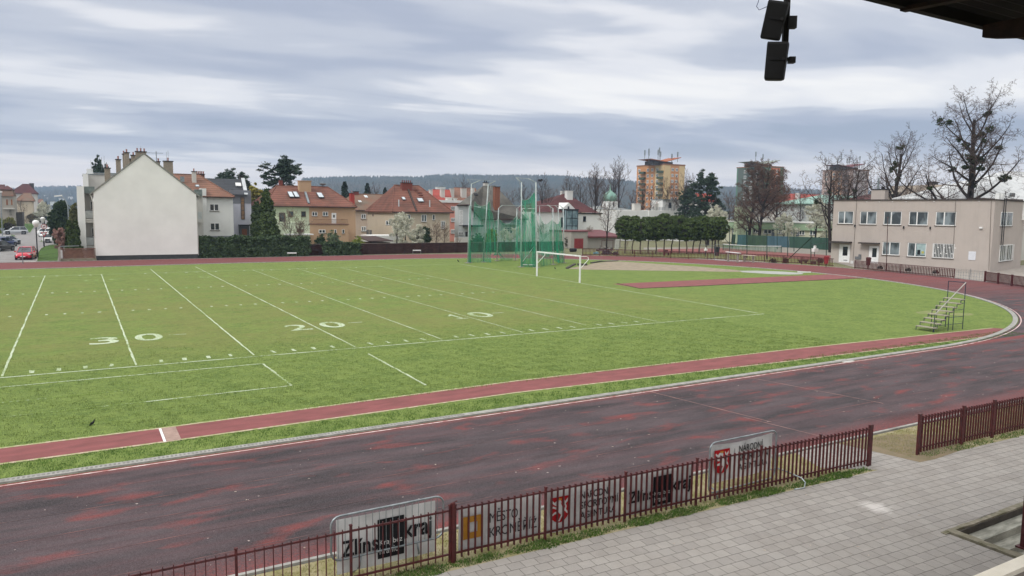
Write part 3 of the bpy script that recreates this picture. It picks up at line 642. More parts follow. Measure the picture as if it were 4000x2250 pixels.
mb.ob(((pt_[0]+pb_[0])/2, pt_[1], (zE+1.6+pb_[2])/2), (.032*RT[0], .032*RT[1], 0), (-.03*RT[1], .03*RT[0], 0), (0, 0, (zE+1.6-pb_[2])/2)); mb.build('pole', BLK, sp)
for z_, wpx, hpx in ((88, 26, 46), (235, 18, 24)):
    c_ = atD(3078+14, z_, DS); MB().ob(c_, RT*.045*wpx/22, np.array([-RT[1], RT[0], 0])*.04, (0, 0, hpx/2/FOC*DS)).build('clamp', DARK, sp)
def speaker(label, c, tilt, yaw):
    root = thing('loudspeaker', (0, 0, 0), label, 'loudspeaker', 'loudspeakers on the hanging pole')
    prof = [(-.15, .15), (-.15, -.16), (-.05, -.18), (.12, -.13), (.155, -.05), (.155, .10), (.10, .15)]    # plan of the box: x sideways, y depth (front is -y)
    mb = MB(); rings = []
    for z, k in ((-.27, .86), (-.25, .93), (.22, 1.0), (.25, .95)): rings.append([(p[0]*k*.9, p[1]*k*.9, z) for p in prof])
    mb.loft(rings); mb.build('cabinet', M('speaker_plastic', '#08080a', '#0d0e10', 6, .6, obj=True), root)
    MB().ob((-.145, -.02, .02), (.004, 0, 0), (0, .09, 0), (0, 0, .018)).build('bracket', M('bracket_metal', '#1a1a1c', '#222225', 4, .5, .5, obj=True), root)
    kb = MB(); kb.tube([(-.14, -.11, .02), (-.175, -.11, .02)], .022, 10); kb.build('knob', DARK, root)
    root.location = c; root.rotation_euler = (tilt[0], tilt[1], yaw); root.scale = (.84,)*3; return root
c1 = atD(3024, 78, DS-.05); c2 = atD(3030, 238, DS-.05)
speaker('upper black loudspeaker clamped to the hanging pole, leaning outwards at the top', c1, (R(12), R(-9), 0), R(38))
speaker('lower black loudspeaker clamped near the end of the hanging pole', c2, (R(4), R(-4), 0), R(38))
mb = MB(); mb.tube([atD(x, y, DS-.1) for x, y in ((2968, -25), (2962, 8), (2955, 25), (2965, 39), (2982, 32), (3000, 24), (3012, 20))], .004, 5); tag(mb.build('speaker_cable', M('blue_cable', '#2a2c5a', '#23244a', 5, .5)), 'thin blue cable looping down to the upper loudspeaker', 'cable')
# ledge in the bottom right corner
lg = MB(); zL = 1.0
A0, A1 = onZ(3800, 2250, zL), onZ(4000, 2166, zL); t = (A1-A0)/np.linalg.norm(A1-A0); A0 = A0-t*2.5; A1 = A1+t*5; n_ = np.array([t[1], -t[0], 0])
lg.prism([A0, A1, A1+n_*.22, A0+n_*.22], (0, 0, -.08)); ld = thing('stand_parapet', (A0[0], A0[1], 0), 'cream capped parapet of the stand in the bottom right corner', 'parapet')
lg.build('coping', M('cream_coping', '#e6ddcc', '#d8cfbd', 2, .6), ld)
dz_ = np.array([0, 0, -.085]); MB().prism([A0+n_*.02+dz_, A1+n_*.02+dz_, A1+n_*.2+dz_, A0+n_*.2+dz_], (0, 0, -.9)).build('wall', M('parapet_wall', '#8e857b', '#7a7168', 2), ld)
# ================================================================== THINGS ON THE FIELD
gl = thing('football_goal', (10.2, 25.3, 0), 'white football goal without a net on the end line', 'goal')
for y in (21.66, 29.0): MB().box(10.14, 10.26, y-.06, y+.06, 0, 2.5).build('goal_post', WHITE, gl)
MB().box(10.14, 10.26, 21.72, 28.94, 2.38, 2.5).build('crossbar', WHITE, gl)
for y in (21.66, 29.0): MB().tube([(10.2, y, 2.42), (10.9, y, 2.38), (11.1, y, 2.3), (11.12, y, 2.1), (10.25, y, 1.3)], .03, 6).build('net_bracket', WHITE, gl)
# starter's steps
bl = thing('judges_stairs', (12.6, -9.8, 0), 'blue grey steel stand of wooden steps with a white rail by the track bend', 'stairs')
BS = M('blue_grey_steel', '#3c4656', '#2b3240', 5, .5, .3); WDN = M('weathered_planks', '#aaa592', '#857f70', 8, .9, st=(1, 4, 1))
f0 = onZ(2320*1.5528, 830*1.5528); f1 = onZ(2421*1.5528, 828*1.5528); f2 = onZ(2347*1.5528, 836*1.5528)
du = np.array([f1[0]-f2[0], f1[1]-f2[1], 0]); Lb = np.linalg.norm(du); du /= Lb; dv = np.array([-du[1], du[0], 0]); DP = 1.0
NS = 8; st_ = Lb/NS; rise = 1.62/NS*1.02; O = np.array([f2[0], f2[1], 0])
fr = MB(); pl = None
for i in range(NS):
    z = .22+i*.215; c_ = O+du*(i+.5)*Lb/NS*1.0
    MB().ob(c_+dv*DP/2+np.array([0, 0, z]), du*(.17), dv*(DP/2+.04), (0, 0, .022)).build('step', WDN, bl)
    for s in (0, DP):
        p0 = O+du*i*Lb/NS+dv*s; p1 = O+du*(i+1)*Lb/NS+dv*s
        fr.tube([p0+np.array([0, 0, z-.215 if i else 0.0]), p0+np.array([0, 0, z-.03])], .02, 5); fr.tube([p0+np.array([0, 0, z-.04]), p1+np.array([0, 0, z-.04])], .02, 5)
for s in (0, DP):
    for k, h_ in ((1.0, 2.72 if s == 0 else 2.72), (.66, 1.35), (.5, .9)): p = O+du*Lb*k+dv*s; fr.tube([p, p+np.array([0, 0, h_ if k == 1.0 else h_])], .022, 5)
    for z in (.35, .75, 1.15, 1.5): fr.tube([O+du*Lb*(z/1.9)+dv*s+np.array([0, 0, z]), O+du*Lb+dv*s+np.array([0, 0, z])], .014, 5)
p = O+du*Lb; fr.tube([p+np.array([0, 0, 2.7]), p+dv*DP+np.array([0, 0, 2.7])], .022, 5); fr.build('frame', BS, bl)
MB().tube([O+du*Lb+np.array([0, 0, 2.7]), O+du*Lb*.02+np.array([0, 0, 1.0])], .028, 6).build('handrail', M('dull_rail', '#b0aea6', '#96948c', 3, .6), bl); MB().tube([O+du*Lb*.02+np.array([0, 0, 0]), O+du*Lb*.02+np.array([0, 0, 1.0])], .02, 6).build('rail_post', BS, bl)
# birds
def bird(label, px, s, head):
    c = onZ(*px); root = thing('black_bird', c, label, 'bird', 'black birds on the grass'); mb = MB()
    rings = []
    for x, z, r in ((-.20, .10, .006), (-.14, .11, .022), (-.08, .12, .045), (0, .135, .058), (.06, .15, .052), (.10, .18, .036), (.12, .205, .030), (.145, .21, .026), (.165, .205, .010), (.20, .198, .002)):
        rings.append([(x, r*math.cos(t), z+r*math.sin(t)) for t in np.linspace(0, 2*math.pi, 9)[:-1]])
    mb.loft(rings); ft = M('bird_feathers', '#0d0e10', '#17181c', 20, .6, obj=True); mb.build('body', ft, root, True)
    w2 = MB(); 
    for sd_ in (-1, 1): w2.add([(.06, sd_*.056, .16), (-.02, sd_*.066, .13), (-.15, sd_*.035, .10), (-.18, sd_*.02, .13), (-.05, sd_*.05, .18)], [(0, 1, 2, 3, 4)])
    w2.build('wings', ft, root)
    for sd_ in (-1, 1): MB().tube([(0, sd_*.02, .09), (.01, sd_*.02, .04), (0, sd_*.02, .005), (.035, sd_*.02, .003)], .005, 4).build('leg', DARK, root)
    for o in root.children: o.location = (0, 0, 0)
    for o in root.children: o.data.transform(Matrix.Translation(Vector(c)))
    root.rotation_euler = (0, R(-28), head); root.scale = (s,)*3
bird('black bird standing on the grass near the narrow runway at lower left', (368, 1660), .62, R(20))
bird('black bird on the grass just left of the green throwing cage', (1788, 1023), 1.1, R(200))
bird('black bird on the grass behind the football goal', (2167, 1051), .9, R(90))
mb = MB(); c = onZ(3300, 1411); mb.box(c[0]-.35, c[0]+.35, c[1]-.25, c[1]+.25, .005, .03); tag(mb.build('utility_cover', M('pale_cover', '#c9c8c2', '#b5b4ae', 3)), 'pale rectangular cover slab in the grass strip beside the curved kerb', 'cover slab')
c = onZ(3130, 1062); mb = MB()
for k in range(6): a0, a1 = R(200+k*12), R(212+k*12); mb.prism([(c[0]+1.1*math.cos(a0), c[1]+1.1*math.sin(a0), .02), (c[0]+1.1*math.cos(a1), c[1]+1.1*math.sin(a1), .02), (c[0]+1.25*math.cos(a1), c[1]+1.25*math.sin(a1), .02), (c[0]+1.25*math.cos(a0), c[1]+1.25*math.sin(a0), .02)], (0, 0, .1))
tag(mb.build('stop_board', WHITE), 'white curved stop board on the pale concrete pad', 'stop board')
# boards at the landing sector
BD = M('dark_boards', '#57504a', '#3f3934', 4, .8)
for k, (lb, p0, p1, h_) in enumerate((('slanting dark board at the near left end of the dirt sector', (2214, 1050), (2246, 1033), .10), ('short dark trough lying across the dirt sector beside the goal', (2256, 1037), (2293, 1037), .2), ('dark board edging the top of the dirt sector', (2309, 1029), (2350, 1022), .1), ('flat dark mat at the far edge of the dirt sector', (2335, 1024), (2412, 1020), .05))):
    a = onZ(*p0); b = onZ(*p1); t = (b-a)/np.linalg.norm(b-a); n = np.array([-t[1], t[0], 0]); mb = MB(); mb.ob((a+b)/2+np.array([0, 0, h_/2]), (b-a)/2, n*.12, (0, 0, h_/2)); mb.ob((a+b)/2+np.array([0, 0, h_+.02]), (b-a)/2, n*.16, (0, 0, .02))
    tag(mb.build('edge_board', [BD]), lb, 'board', 'dark boards round the dirt sector')
# ------------------------------------------------------------------ throwing cage
def net_mat(name, a, col='#2f9c74'):
    mt = nm(name); n = noise(pos((1, 1, .35)), 1.6, 4, .6, .5); fold = noise(pos((2.2, 2.2, .3)), 1.5, 2)
    d = pbsdf(mixc(lin(n, .35, .65), L(col), L('#1f7458')), .75, 0, .2); tl = nd('ShaderNodeBsdfTranslucent'); tl.inputs[0].default_value = (*L('#3fae86'), 1)
    m1 = nd('ShaderNodeMixShader'); m1.inputs[0].default_value = .4; Lk.new(d, m1.inputs[1]); Lk.new(tl.outputs[0], m1.inputs[2])
    tp = nd('ShaderNodeBsdfTransparent'); m2 = nd('ShaderNodeMixShader')
    f = mth('ADD', a, mth('MULTIPLY', lin(fold, .35, .65), .28)); Lk.new(f, m2.inputs[0]); Lk.new(tp.outputs[0], m2.inputs[1]); Lk.new(m1.outputs[0], m2.inputs[2]); outp(m2.outputs[0]); return mt
NET = net_mat('net_mesh_thin', .26, '#4aa888'); NET2 = net_mat('net_mesh_gathered', .46, '#3f9f7d'); ROPE = M('net_rope', '#9fb5a5', '#7d988a', 5, .8)
CGP = M('cage_pole_paint', '#b4bcba', '#98a19f', 3, .6, .1, .4)
cg = thing('throwing_cage', (18, 45, 0), 'tall throwing cage of grey poles hung with torn green netting', 'throwing cage')
cz = lambda a, b: onZ(*Z4(a, b)); CP = {}
def topz(P, a, b):      # height where the vertical plane through the pole meets a pixel
    p = onY(*Z4(a, b), P[1]); return p
def cpole(k, base, top, r=.06, arm=None):
    P = cz(*base); D = (P-CAM)@FW; Tt = atD(*Z4(*top), D); CP[k] = (P, Tt)
    MB().tube([P, Tt], r, 7).build('pole', CGP, cg, True)
    if arm:
        A = atD(*Z4(*arm), D*(1.0)); CP[k+'a'] = A; MB().tube([Tt, A], .045, 6).build('arm', CGP, cg, True); MB().tube([Tt*.8+P*.2*1.0+0*(A), Tt+(A-Tt)*.45], .03, 5).build('arm_brace', STEEL, cg)
    MB().ob(P+np.array([0, 0, .03]), (.3, 0, 0), (0, .3, 0), (0, 0, .03)).build('footing', CONC, cg)
cpole('A', (240, 1235), (265, 345), .07, (370, 300)); cpole('A2', (222, 1240), (240, 590), .05)
A2 = atD(*Z4(215, 290), (CP['A'][0]-CAM)@FW); MB().tube([CP['A'][1], A2], .045, 6).build('arm', STEEL, cg)
cpole('B', (400, 1230), (455, 350), .07, (540, 310)); cpole('C', (555, 1212), (572, 620), .06, (615, 585)); cpole('D', (765, 1207), (780, 622), .06, (822, 588))
cpole('E', (828, 1285), (832, 325), .07, (768, 272)); cpole('E2', (1000, 1290), (995, 325), .08, (912, 285)); cpole('F', (1190, 1256), (1188, 620), .06, (1125, 582)); cpole('G', (1314, 1240), (1305, 620), .06, (1265, 586))
cpole('H', (1037, 1130), (1037, 590), .05); cpole('I', (1252, 1150), (1250, 620), .05, (1215, 590))
w1 = MB()
def wire(a, b, r=.02, sag=0, n=8):
    a, b = np.array(a), np.array(b); w1.tube([a+(b-a)*i/n-np.array([0, 0, sag*math.sin(math.pi*i/n)]) for i in range(n+1)], r, 4)
wire(A2, CP['Ba'], .02); wire(CP['Ea'], CP['E2a'], .03); wire(CP['Ca'], CP['Da'], .03); wire(CP['Da'], CP['H'][1], .03); wire(CP['H'][1], CP['Ga'], .03); wire(CP['Fa'], CP['Ia'], .02)
w1.build('top_wires', CGP, cg)
fr_ = MB(); E0, E1, F0, F1 = CP['E'][0], CP['E'][1], CP['E2'][0], CP['E2'][1]
def lerp(a, b, t): return a+(b-a)*t
fr_.tube([lerp(E0, E1, .03), lerp(F0, F1, .03)], .05, 6); fr_.tube([lerp(E0, E1, .69), lerp(F0, F1, .69)], .035, 6); fr_.tube([lerp(E0, E1, .04), lerp(F0, F1, .28)], .03, 6); fr_.tube([lerp(E0, E1, .70), lerp(F0, F1, .43)], .03, 6); fr_.build('gate_frame', CGP, cg)
def netp(a0, a1, b0, b1, mat, seed, sagt=.3, sagb=0, nx=18, ny=16, amp=.18, top=None, out=None):
    """net between two uprights given by top and bottom points; top edge hangs as a catenary"""
    rr = random.Random(seed); ph = [rr.uniform(0, 6.3) for _ in range(5)]; V = []; F = []; b_ = b0-a0; nrm = np.cross(b0-a0, (0, 0, 1.0)); nrm /= np.linalg.norm(nrm)+1e-9
    for j in range(ny+1):
        for i in range(nx+1):
            s, t = i/nx, j/ny; lo = lerp(a0, b0, s)+np.array([0, 0, sagb*math.sin(math.pi*s)]); hi = lerp(a1, b1, s)-np.array([0, 0, sagt*math.sin(math.pi*s)]); p = lerp(lo, hi, t)
            f = amp*(math.sin(s*13+ph[0]+t*1.5)+.6*math.sin(s*29+ph[1]-t*2)+.5*math.sin(s*7+t*5+ph[2]))*(1-.55*t)*math.sin(math.pi*min(1, s*1.0))**.5
            V.append(p+nrm*f)
    for j in range(ny):
        for i in range(nx): k = j*(nx+1)+i; F.append((k, k+1, k+nx+2, k+nx+1))
    MB().add(V, F).build('net_panel', mat, cg, True)
    MB().tube([np.array(V[ny*(nx+1)+i]) for i in range(nx+1)], .02, 4).build('net_rope', ROPE, cg)
def on(k, a, b):      # point at the pole's distance for a crop pixel
    return atD(*Z4(a, b), (CP[k][0]-CAM)@FW)
gnd = lambda k: CP[k][0]
netp(on('A2', 222, 1240), on('A2', 238, 590), on('A', 262, 1240), on('A', 258, 590), NET2, 1, .0, amp=.1, nx=8)
netp(on('A', 245, 1240), on('A', 300, 545), on('B', 410, 1235), on('B', 435, 580), NET, 2, .35)
netp(on('B', 410, 1235), on('B', 432, 580), on('B', 490, 1235), on('B', 470, 535), NET2, 3, .1, amp=.15, nx=10)
netp(on('B', 478, 1150), on('B', 470, 535), on('C', 556, 1090), on('C', 566, 735), NET, 4, 1.2, .0)
netp(on('C', 500, 1165), on('C', 548, 1100), on('C', 650, 1205), on('C', 570, 1100), NET2, 5, .0, .4, amp=.1, nx=10, ny=6)
netp(on('C', 556, 1110), on('C', 572, 735), on('D', 765, 1110), on('D', 776, 705), NET, 6, .9, -2.2)
netp(on('D', 765, 1090), on('D', 776, 705), on('E', 828, 1200), on('E', 828, 720), NET, 7, .4, .0)
netp(on('E', 824, 1284), on('E', 830, 520), on('E2', 998, 1284), on('E2', 985, 425), NET2, 8, .45, .0)
netp(on('E2', 955, 1284), on('E2', 940, 650), on('E2', 1000, 1284), on('E2', 990, 680), NET2, 9, .2, amp=.1, nx=8)
netp(on('E2', 1004, 1080), on('E2', 1000, 740), on('F', 1186, 1130), on('F', 1182, 745), NET, 10, 1.7, -2.6)
netp(on('F', 1192, 1200), on('F', 1192, 745), on('G', 1308, 1235), on('G', 1278, 730), NET2, 11, .7, -.2, amp=.22)
netp(on('H', 1037, 1060), on('H', 1037, 700), on('F', 1180, 1120), on('F', 1180, 745), NET, 12, 1.0, -1.0)
# ================================================================== BUILDINGS
class PL:
    """vertical facade plane: o a point on it, u its horizontal direction left to right as seen, n outward"""
    def __init__(s, o, u): s.o = np.array([o[0], o[1], 0.0]); u = np.array([u[0], u[1], 0.0]); s.u = u/np.linalg.norm(u); s.n = np.array([s.u[1], -s.u[0], 0.0])
    def hit(s, x, y):
        d = ray(x, y); t = ((s.o-CAM)@s.n)/(d@s.n); P = CAM+d*t; return (P-s.o)@s.u, P[2]
    def P(s, a, z, d=0): return s.o+s.u*a+s.n*d+np.array([0, 0, z])
    def box(s, mb, a0, a1, z0, z1, d0, d1, mi=0): return mb.ob(s.P((a0+a1)/2, (z0+z1)/2, (d0+d1)/2), s.u*(a1-a0)/2, s.n*(d1-d0)/2, (0, 0, (z1-z0)/2), mi)
def yp(Y): return PL((0, Y), (1, 0))
def xp(X): return PL((X, 0), (0, -1))
SILL = M('window_sill', '#6d665e', '#57514a', 6, .8); DGL = glassm('dark_glass', '#14171a', .1, .6, '#2b3237'); CUR = glassm('curtained_glass', '#3b4246', .15, .5, '#7d878b')
def win(root, pl, a0, a1, z0, z1, cols=2, rows=1, fw=.07, frame=None, glass=None, sill=True, name='window', split=None, d=.0):
    frame = frame or WHITE; glass = glass or GLASS; mb = MB()
    for q in ((a0, a1, z1-fw, z1), (a0, a1, z0, z0+fw), (a0, a0+fw, z0+fw, z1-fw), (a1-fw, a1, z0+fw, z1-fw)): pl.box(mb, *q, d+.0, d+.05)
    for i in range(1, cols):
        c = a0+(a1-a0)*(split if split and i == 1 else i/cols); pl.box(mb, c-fw*.7, c+fw*.7, z0+fw, z1-fw, d+.0, d+.048)
    for j in range(1, rows): c = z0+(z1-z0)*(.66 if rows == 2 else j/rows); pl.box(mb, a0+fw, a1-fw, c-fw*.4, c+fw*.4, d+.0, d+.046)
    w_ = mb.build(name, frame, root)
    g_ = MB(); pl.box(g_, a0+fw*.5, a1-fw*.5, z0+fw*.5, z1-fw*.5, d+.002, d+.02); g_.build('pane', glass, w_)
    if sill: s_ = MB(); pl.box(s_, a0-.05, a1+.05, z0-.07, z0-.005, min(d+.06, .002), max(.12, d+.12)); s_.build('sill', SILL, w_)
    return w_
def winp(root, pl, cr, q, **k):
    a0, z1 = pl.hit(*cr(q[0], q[1])); a1, z0 = pl.hit(*cr(q[2], q[3])); return win(root, pl, min(a0, a1), max(a0, a1), z0, z1, **k)
def rect(root, pl, cr, q, name, mat, d0=0.0, d1=.06):
    a0, z1 = pl.hit(*cr(q[0], q[1])); a1, z0 = pl.hit(*cr(q[2], q[3])); mb = MB(); pl.box(mb, min(a0, a1), max(a0, a1), max(z0, 0) if z0 < .4 else z0, z1, d0, d1); return mb.build(name, mat, root)
GUT = M('gutter', '#4a3631', '#3b2b28', 5, .5); ZINC = M('zinc_sheet', '#8f979a', '#6f777a', 3, .5, .4)
def roof(name, E, Rg, mat, root, th=.18, gutter=True):
    """E: 4 eave corners (front-left, front-right, back-right, back-left); Rg: 2 ridge points"""
    E = [np.array(e, float) for e in E]; Rg = [np.array(r, float) for r in Rg]; dz = np.array([0, 0, th])
    V = E+[e+dz for e in E]+[r+dz for r in Rg]
    F = [(3, 2, 1, 0), (0, 1, 5, 4), (1, 2, 6, 5), (2, 3, 7, 6), (3, 0, 4, 7), (4, 5, 9, 8), (5, 6, 9), (6, 7, 8, 9), (7, 4, 8)]
    o = MB().add(V, F).build(name, mat, root)
    hp = MB()
    for a, b in ((V[4], V[8]), (V[5], V[9]), (V[8], V[9])): hp.tube([a, b], .11, 6)
    hp.build('ridge_tiles', mat, o)
    if gutter: MB().tube([E[0]+(0, 0, .05), E[1]+(0, 0, .05)], .08, 6).build('gutter', GUT, root)
    return o
def chimney(root, x, y, w_, d_, z0, z1, mat, pots=1, cap=None, potm=None):
    mb = MB(); mb.box(x-w_/2, x+w_/2, y-d_/2, y+d_/2, z0, z1); c = mb.build('chimney', mat, root)
    MB().box(x-w_/2-.08, x+w_/2+.08, y-d_/2-.08, y+d_/2+.08, z1, z1+.1).build('cap', cap or DARK, c)
    for i in range(pots): px = x-w_/2+w_*(i+.5)/pots; MB().lathe((px, y, z1+.1), [(.10, 0), (.09, .33), (.11, .35), (.11, .4), (.08, .4)], 8).build('pot', potm or M('clay_pot', '#a88078', '#8f6860', 5), c)
    return c
def chimp(root, cr, q, Y, mat, z0, d_=.6, pots=1, **k):
    a = onY(*cr(q[0], q[1]), Y); b = onY(*cr(q[2], q[1]), Y); return chimney(root, (a[0]+b[0])/2, Y, abs(b[0]-a[0]), d_, z0, a[2], mat, pots, **k)
def hiphouse(name, label, Y, dep, cr, eL, eR, rL, rR, wm, rm, wl=None, wr=None, over=.45, zb=0, ridge_back=None, cat='house', backleft=False):
    a = onY(*cr(*eL), Y-over); b = onY(*cr(*eR), Y-over); Yr = Y+(ridge_back or dep/2); c = onY(*cr(*rL), Yr); d = onY(*cr(*rR), Yr); ze = (a[2]+b[2])/2; zr = (c[2]+d[2])/2
    if backleft: a = onY(*cr(*eL), Y+dep+over); xl = a[0]+over
    else: xl = onY(*cr(*wl), Y)[0] if wl else a[0]+over
    xr = onY(*cr(*wr), Y)[0] if wr else b[0]-over
    root = thing(name, ((xl+xr)/2, Y+dep/2, zb), label, cat)
    if wm: MB().box(xl, xr, Y, Y+dep, zb-.2, ze+.02).build('wall', wm, root)
    r = roof('roof', [(a[0], Y-over, ze), (b[0], Y-over, ze), (b[0], Y+dep+over, ze), (a[0], Y+dep+over, ze)], [(c[0], Yr, zr), (d[0], Yr, zr)], rm, root)
    return root, yp(Y), r, ze, zr, xl, xr
def on_roof(root, cr, q, Y, name, mat, th=.06):     # a small thing lying in the front roof slope is placed by height: caller gives plane depth
    pass
def skylight(root, cr, q, A, B, C_, fr=None):
    """A, B two eave points, C_ a ridge point: the slope plane; q pixel rectangle"""
    A, B, C_ = map(np.array, (A, B, C_)); n = np.cross(B-A, C_-A); n = n/np.linalg.norm(n); n = n if n[2] > 0 else -n; u = (B-A)/np.linalg.norm(B-A); v = np.cross(n, u); v = v if v[2] > 0 else -v
    def h(x, y): d = ray(*cr(x, y)); t = ((A-CAM)@n)/(d@n); return CAM+d*t
    c = h((q[0]+q[2])/2, (q[1]+q[3])/2); wd = np.linalg.norm(h(q[2], (q[1]+q[3])/2)-h(q[0], (q[1]+q[3])/2)); ht = abs((h(q[0], q[1])-h(q[0], q[3]))@v)
    o = MB().ob(c+n*.22, u*wd/2, v*ht/2, n*.05).build('skylight', fr or ZINC, root); MB().ob(c+n*.28, u*(wd/2-.08), v*(ht/2-.08), n*.01).build('pane', M('sky_pane', '#a9b4bb', '#c3cbd0', 1, .1, spec=.8), o); return c, u, v, n
WHW = M('white_render', '#e9e9e5', '#dededa', .35, .92, bump=.003); WHW2 = wall('white_render_bright', '#dadad6', .9); CHB = M('buff_brick', '#9a8f80', '#7c7265', 8, .9, st=(1, 1, 3), bump=.01)
PLI = M('dark_plinth', '#47494a', '#3b3d3e', 2, .9); CONW = wall('pale_plaster', '#c2bfb8')
# --- white gable house beside the track
h = thing('gabled_house', (-21.8, 75, 0), 'big plain white gable wall facing the track beyond the yard lines', 'house')
GX0, GX1, GY0, GY1, GE, GP, GXM = -27.42, -16.2, 67.35, 82.0, 8.0, 12.72, -21.92
MB().prism([(GX0, GY0, .55), (GX1, GY0, .55), (GX1, GY0, GE), (GXM, GY0, GP), (GX0, GY0, GE)], (0, GY1-GY0, 0)).build('wall', WHW, h)
MB().box(GX0+.03, GX1-.03, GY0+.04, GY1, 0, .55).build('plinth', PLI, h)
for s, (xa, za, xb, zb_) in enumerate(((GX0-.35, GE-.28, GXM, GP+.03), (GX1+.35, GE-.28, GXM, GP+.03))):
    t = np.array([xb-xa, 0, zb_-za]); n = np.array([-t[2], 0, t[0]]); n = n/np.linalg.norm(n)*(1 if n[2] > 0 else -1); p = np.array([xa, GY0-.06, za]); q = np.array([xb, GY0-.06, zb_])
    MB().prism([p, q, q+n*.16, p+n*.16], (0, GY1-GY0+.06, 0)).build('roof', M('roof_sheet_grey', '#8d8d88', '#77776f', 3), h)
MB().tube([(GX0-.28, GY0+.2, GE-.25), (GX0-.2, GY0+.15, GE-.7), (GX0-.1, GY0+.1, GE-1.1), (GX0-.1, GY0+.1, .3)], .06, 6).build('downpipe', CONW, h)
MB().tube([(GX1+.5, GY0+.3, GE-.6), (GX1+.1, GY0+.2, GE-.9), (GX1+.08, GY0+.2, .4)], .05, 6).build('downpipe', CONW, h)
def gz(x): return GE+(GP-GE)*(1-abs(x-GXM)/(GX1-GXM))
for q, Yc, p in (((585, 370, 692), 74, 1), ((735, 250, 790), 80, 1), ((775, 215, 880), 76.5, 1), ((880, 355, 925), 81, 0), ((925, 275, 1028), 80, 1), ((1025, 190, 1262), 78, 3), ((1500, 415, 1572), 81, 1), ((1650, 405, 1855), 74, 1), ((330, 560, 460), 72, 1)):
    a = onY(*ZH(q[0], q[1]), Yc); chimp(h, ZH, q, Yc, CHB, gz(a[0])-.6, .6, p)
ag = MB(); a = onY(*ZH(1495, 400), 81); ag.tube([(a[0], 81, a[2]-.4), (a[0], 81, onY(*ZH(1495, 175), 81)[2])], .05, 5); z_ = onY(*ZH(1495, 220), 81)[2]; ag.tube([(a[0]-1.9, 80.6, z_-.05), (a[0]+.9, 81.2, z_+.05)], .04, 4)
for k in range(6): ag.tube([(a[0]-1.6+k*.3, 80.2, z_+.0), (a[0]-1.6+k*.3, 81.4, z_+.0)], .015, 4)
ag.build('aerial', STEEL, h)
for q, Yc in (((1715, 190, 405), 74), ((1752, 165, 405), 74), ((1143, 60, 180), 78), ((262, 310, 560), 82), ((322, 280, 560), 82), ((25, 370, 580), 90)):
    a = onY(*ZH(q[0], q[1]), Yc); b_ = onY(*ZH(q[0], q[2]), Yc); MB().tube([(a[0], Yc, b_[2]-.3), (a[0], Yc, a[2])], .025, 4).build('mast', STEEL, h)
# --- stepped row to its left, with balconies
h = thing('stepped_row_house', (-30, 80, 0), 'pale row house with two balconies stepping out left of the white gable', 'row house')
Yh = 74.0; P_ = yp(Yh); xL = onY(*Z1(795, 600), Yh)[0]; zt = onY(*Z1(815, 470), Yh)[2]
MB().box(xL, GX0+.2, Yh, 90, 0, onY(*Z1(830, 540), Yh)[2]).build('wall', CONW, h)
MB().box(xL-.02, onY(*Z1(862, 470), Yh)[0], Yh-1.6, Yh-.0, 0, zt).build('fin_wall', WHW2, h)
rect(h, P_, Z1, (862, 470, 975, 540), 'roof_flank', M('glazed_roof', '#7d8682', '#5f6a66', 3, .4), .0, .5)
rect(h, P_, Z1, (832, 538, 985, 556), 'cornice', M('grey_sheet', '#6d6d68', '#5a5a55', 3), .0, .9)
for q in ((928, 622, 968, 712), (940, 895, 980, 990)): winp(h, P_, Z1, q, cols=1, glass=DGL)
for q0, q1, r0_ in (((850, 800, 985, 842), (862, 720, 985, 800), 0), ((865, 1076, 990, 1096), (878, 995, 988, 1074), 1)):
    a0, z1_ = P_.hit(*Z1(q0[0], q0[1])); a1, z0_ = P_.hit(*Z1(q0[2], q0[3])); a1 = min(a1, GX0+.1); mb = MB(); P_.box(mb, a0, a1, z0_, z1_, 0, 1.1); bal = mb.build('balcony', CONW, h)
    _, zr_ = P_.hit(*Z1(q1[0], q1[1])); mb = MB(); P_.box(mb, a0+.05, a1, z1_+.08, zr_, 1.0, 1.03); P_.box(mb, a0+.03, a0+.06, z1_+.08, zr_, .0, 1.0); mb.build('balustrade', M('balcony_glass', '#b9bcb9', '#a9adab', 2, .3), bal); mb = MB(); P_.box(mb, a0+.02, a1, zr_, zr_+.05, .98, 1.05); mb.build('handrail', STEEL, bal)
for i, (q, Yc, lb) in enumerate((((858, 345, 905), 92, 'second pale row house stepping up behind the balconies'), ((898, 292, 952), 100, 'third pale row house, the highest parapet left of the gable'))):
    a = onY(*Z1(q[0], q[1]), Yc); g2 = thing('row_house', (a[0], Yc, 0), lb, 'row house', 'row houses behind the white gable'); MB().box(a[0], -18, Yc, Yc+9, 0, onY(*Z1(1060, 335 if i else 352), Yc)[2]).build('wall', CONW, g2)
    b_ = onY(*Z1(q[2], q[1]), Yc); MB().box(a[0]-.1, b_[0], Yc-1.5, Yc, 0, a[2]).build('fin_wall', WHW2, g2); MB().box(a[0]-.1, -17.9, Yc-.1, Yc+9.1, onY(*Z1(1060, 335 if i else 352), Yc)[2], onY(*Z1(1060, 328 if i else 345), Yc)[2]).build('coping', ZINC, g2)
    if i: MB().tube([(onY(*Z1(958, 330), Yc)[0], Yc-.1, onY(*Z1(958, 330), Yc)[2]), (onY(*Z1(958, 330), Yc)[0], Yc-.1, 3)], .09, 6).build('downpipe', WHW2, g2)
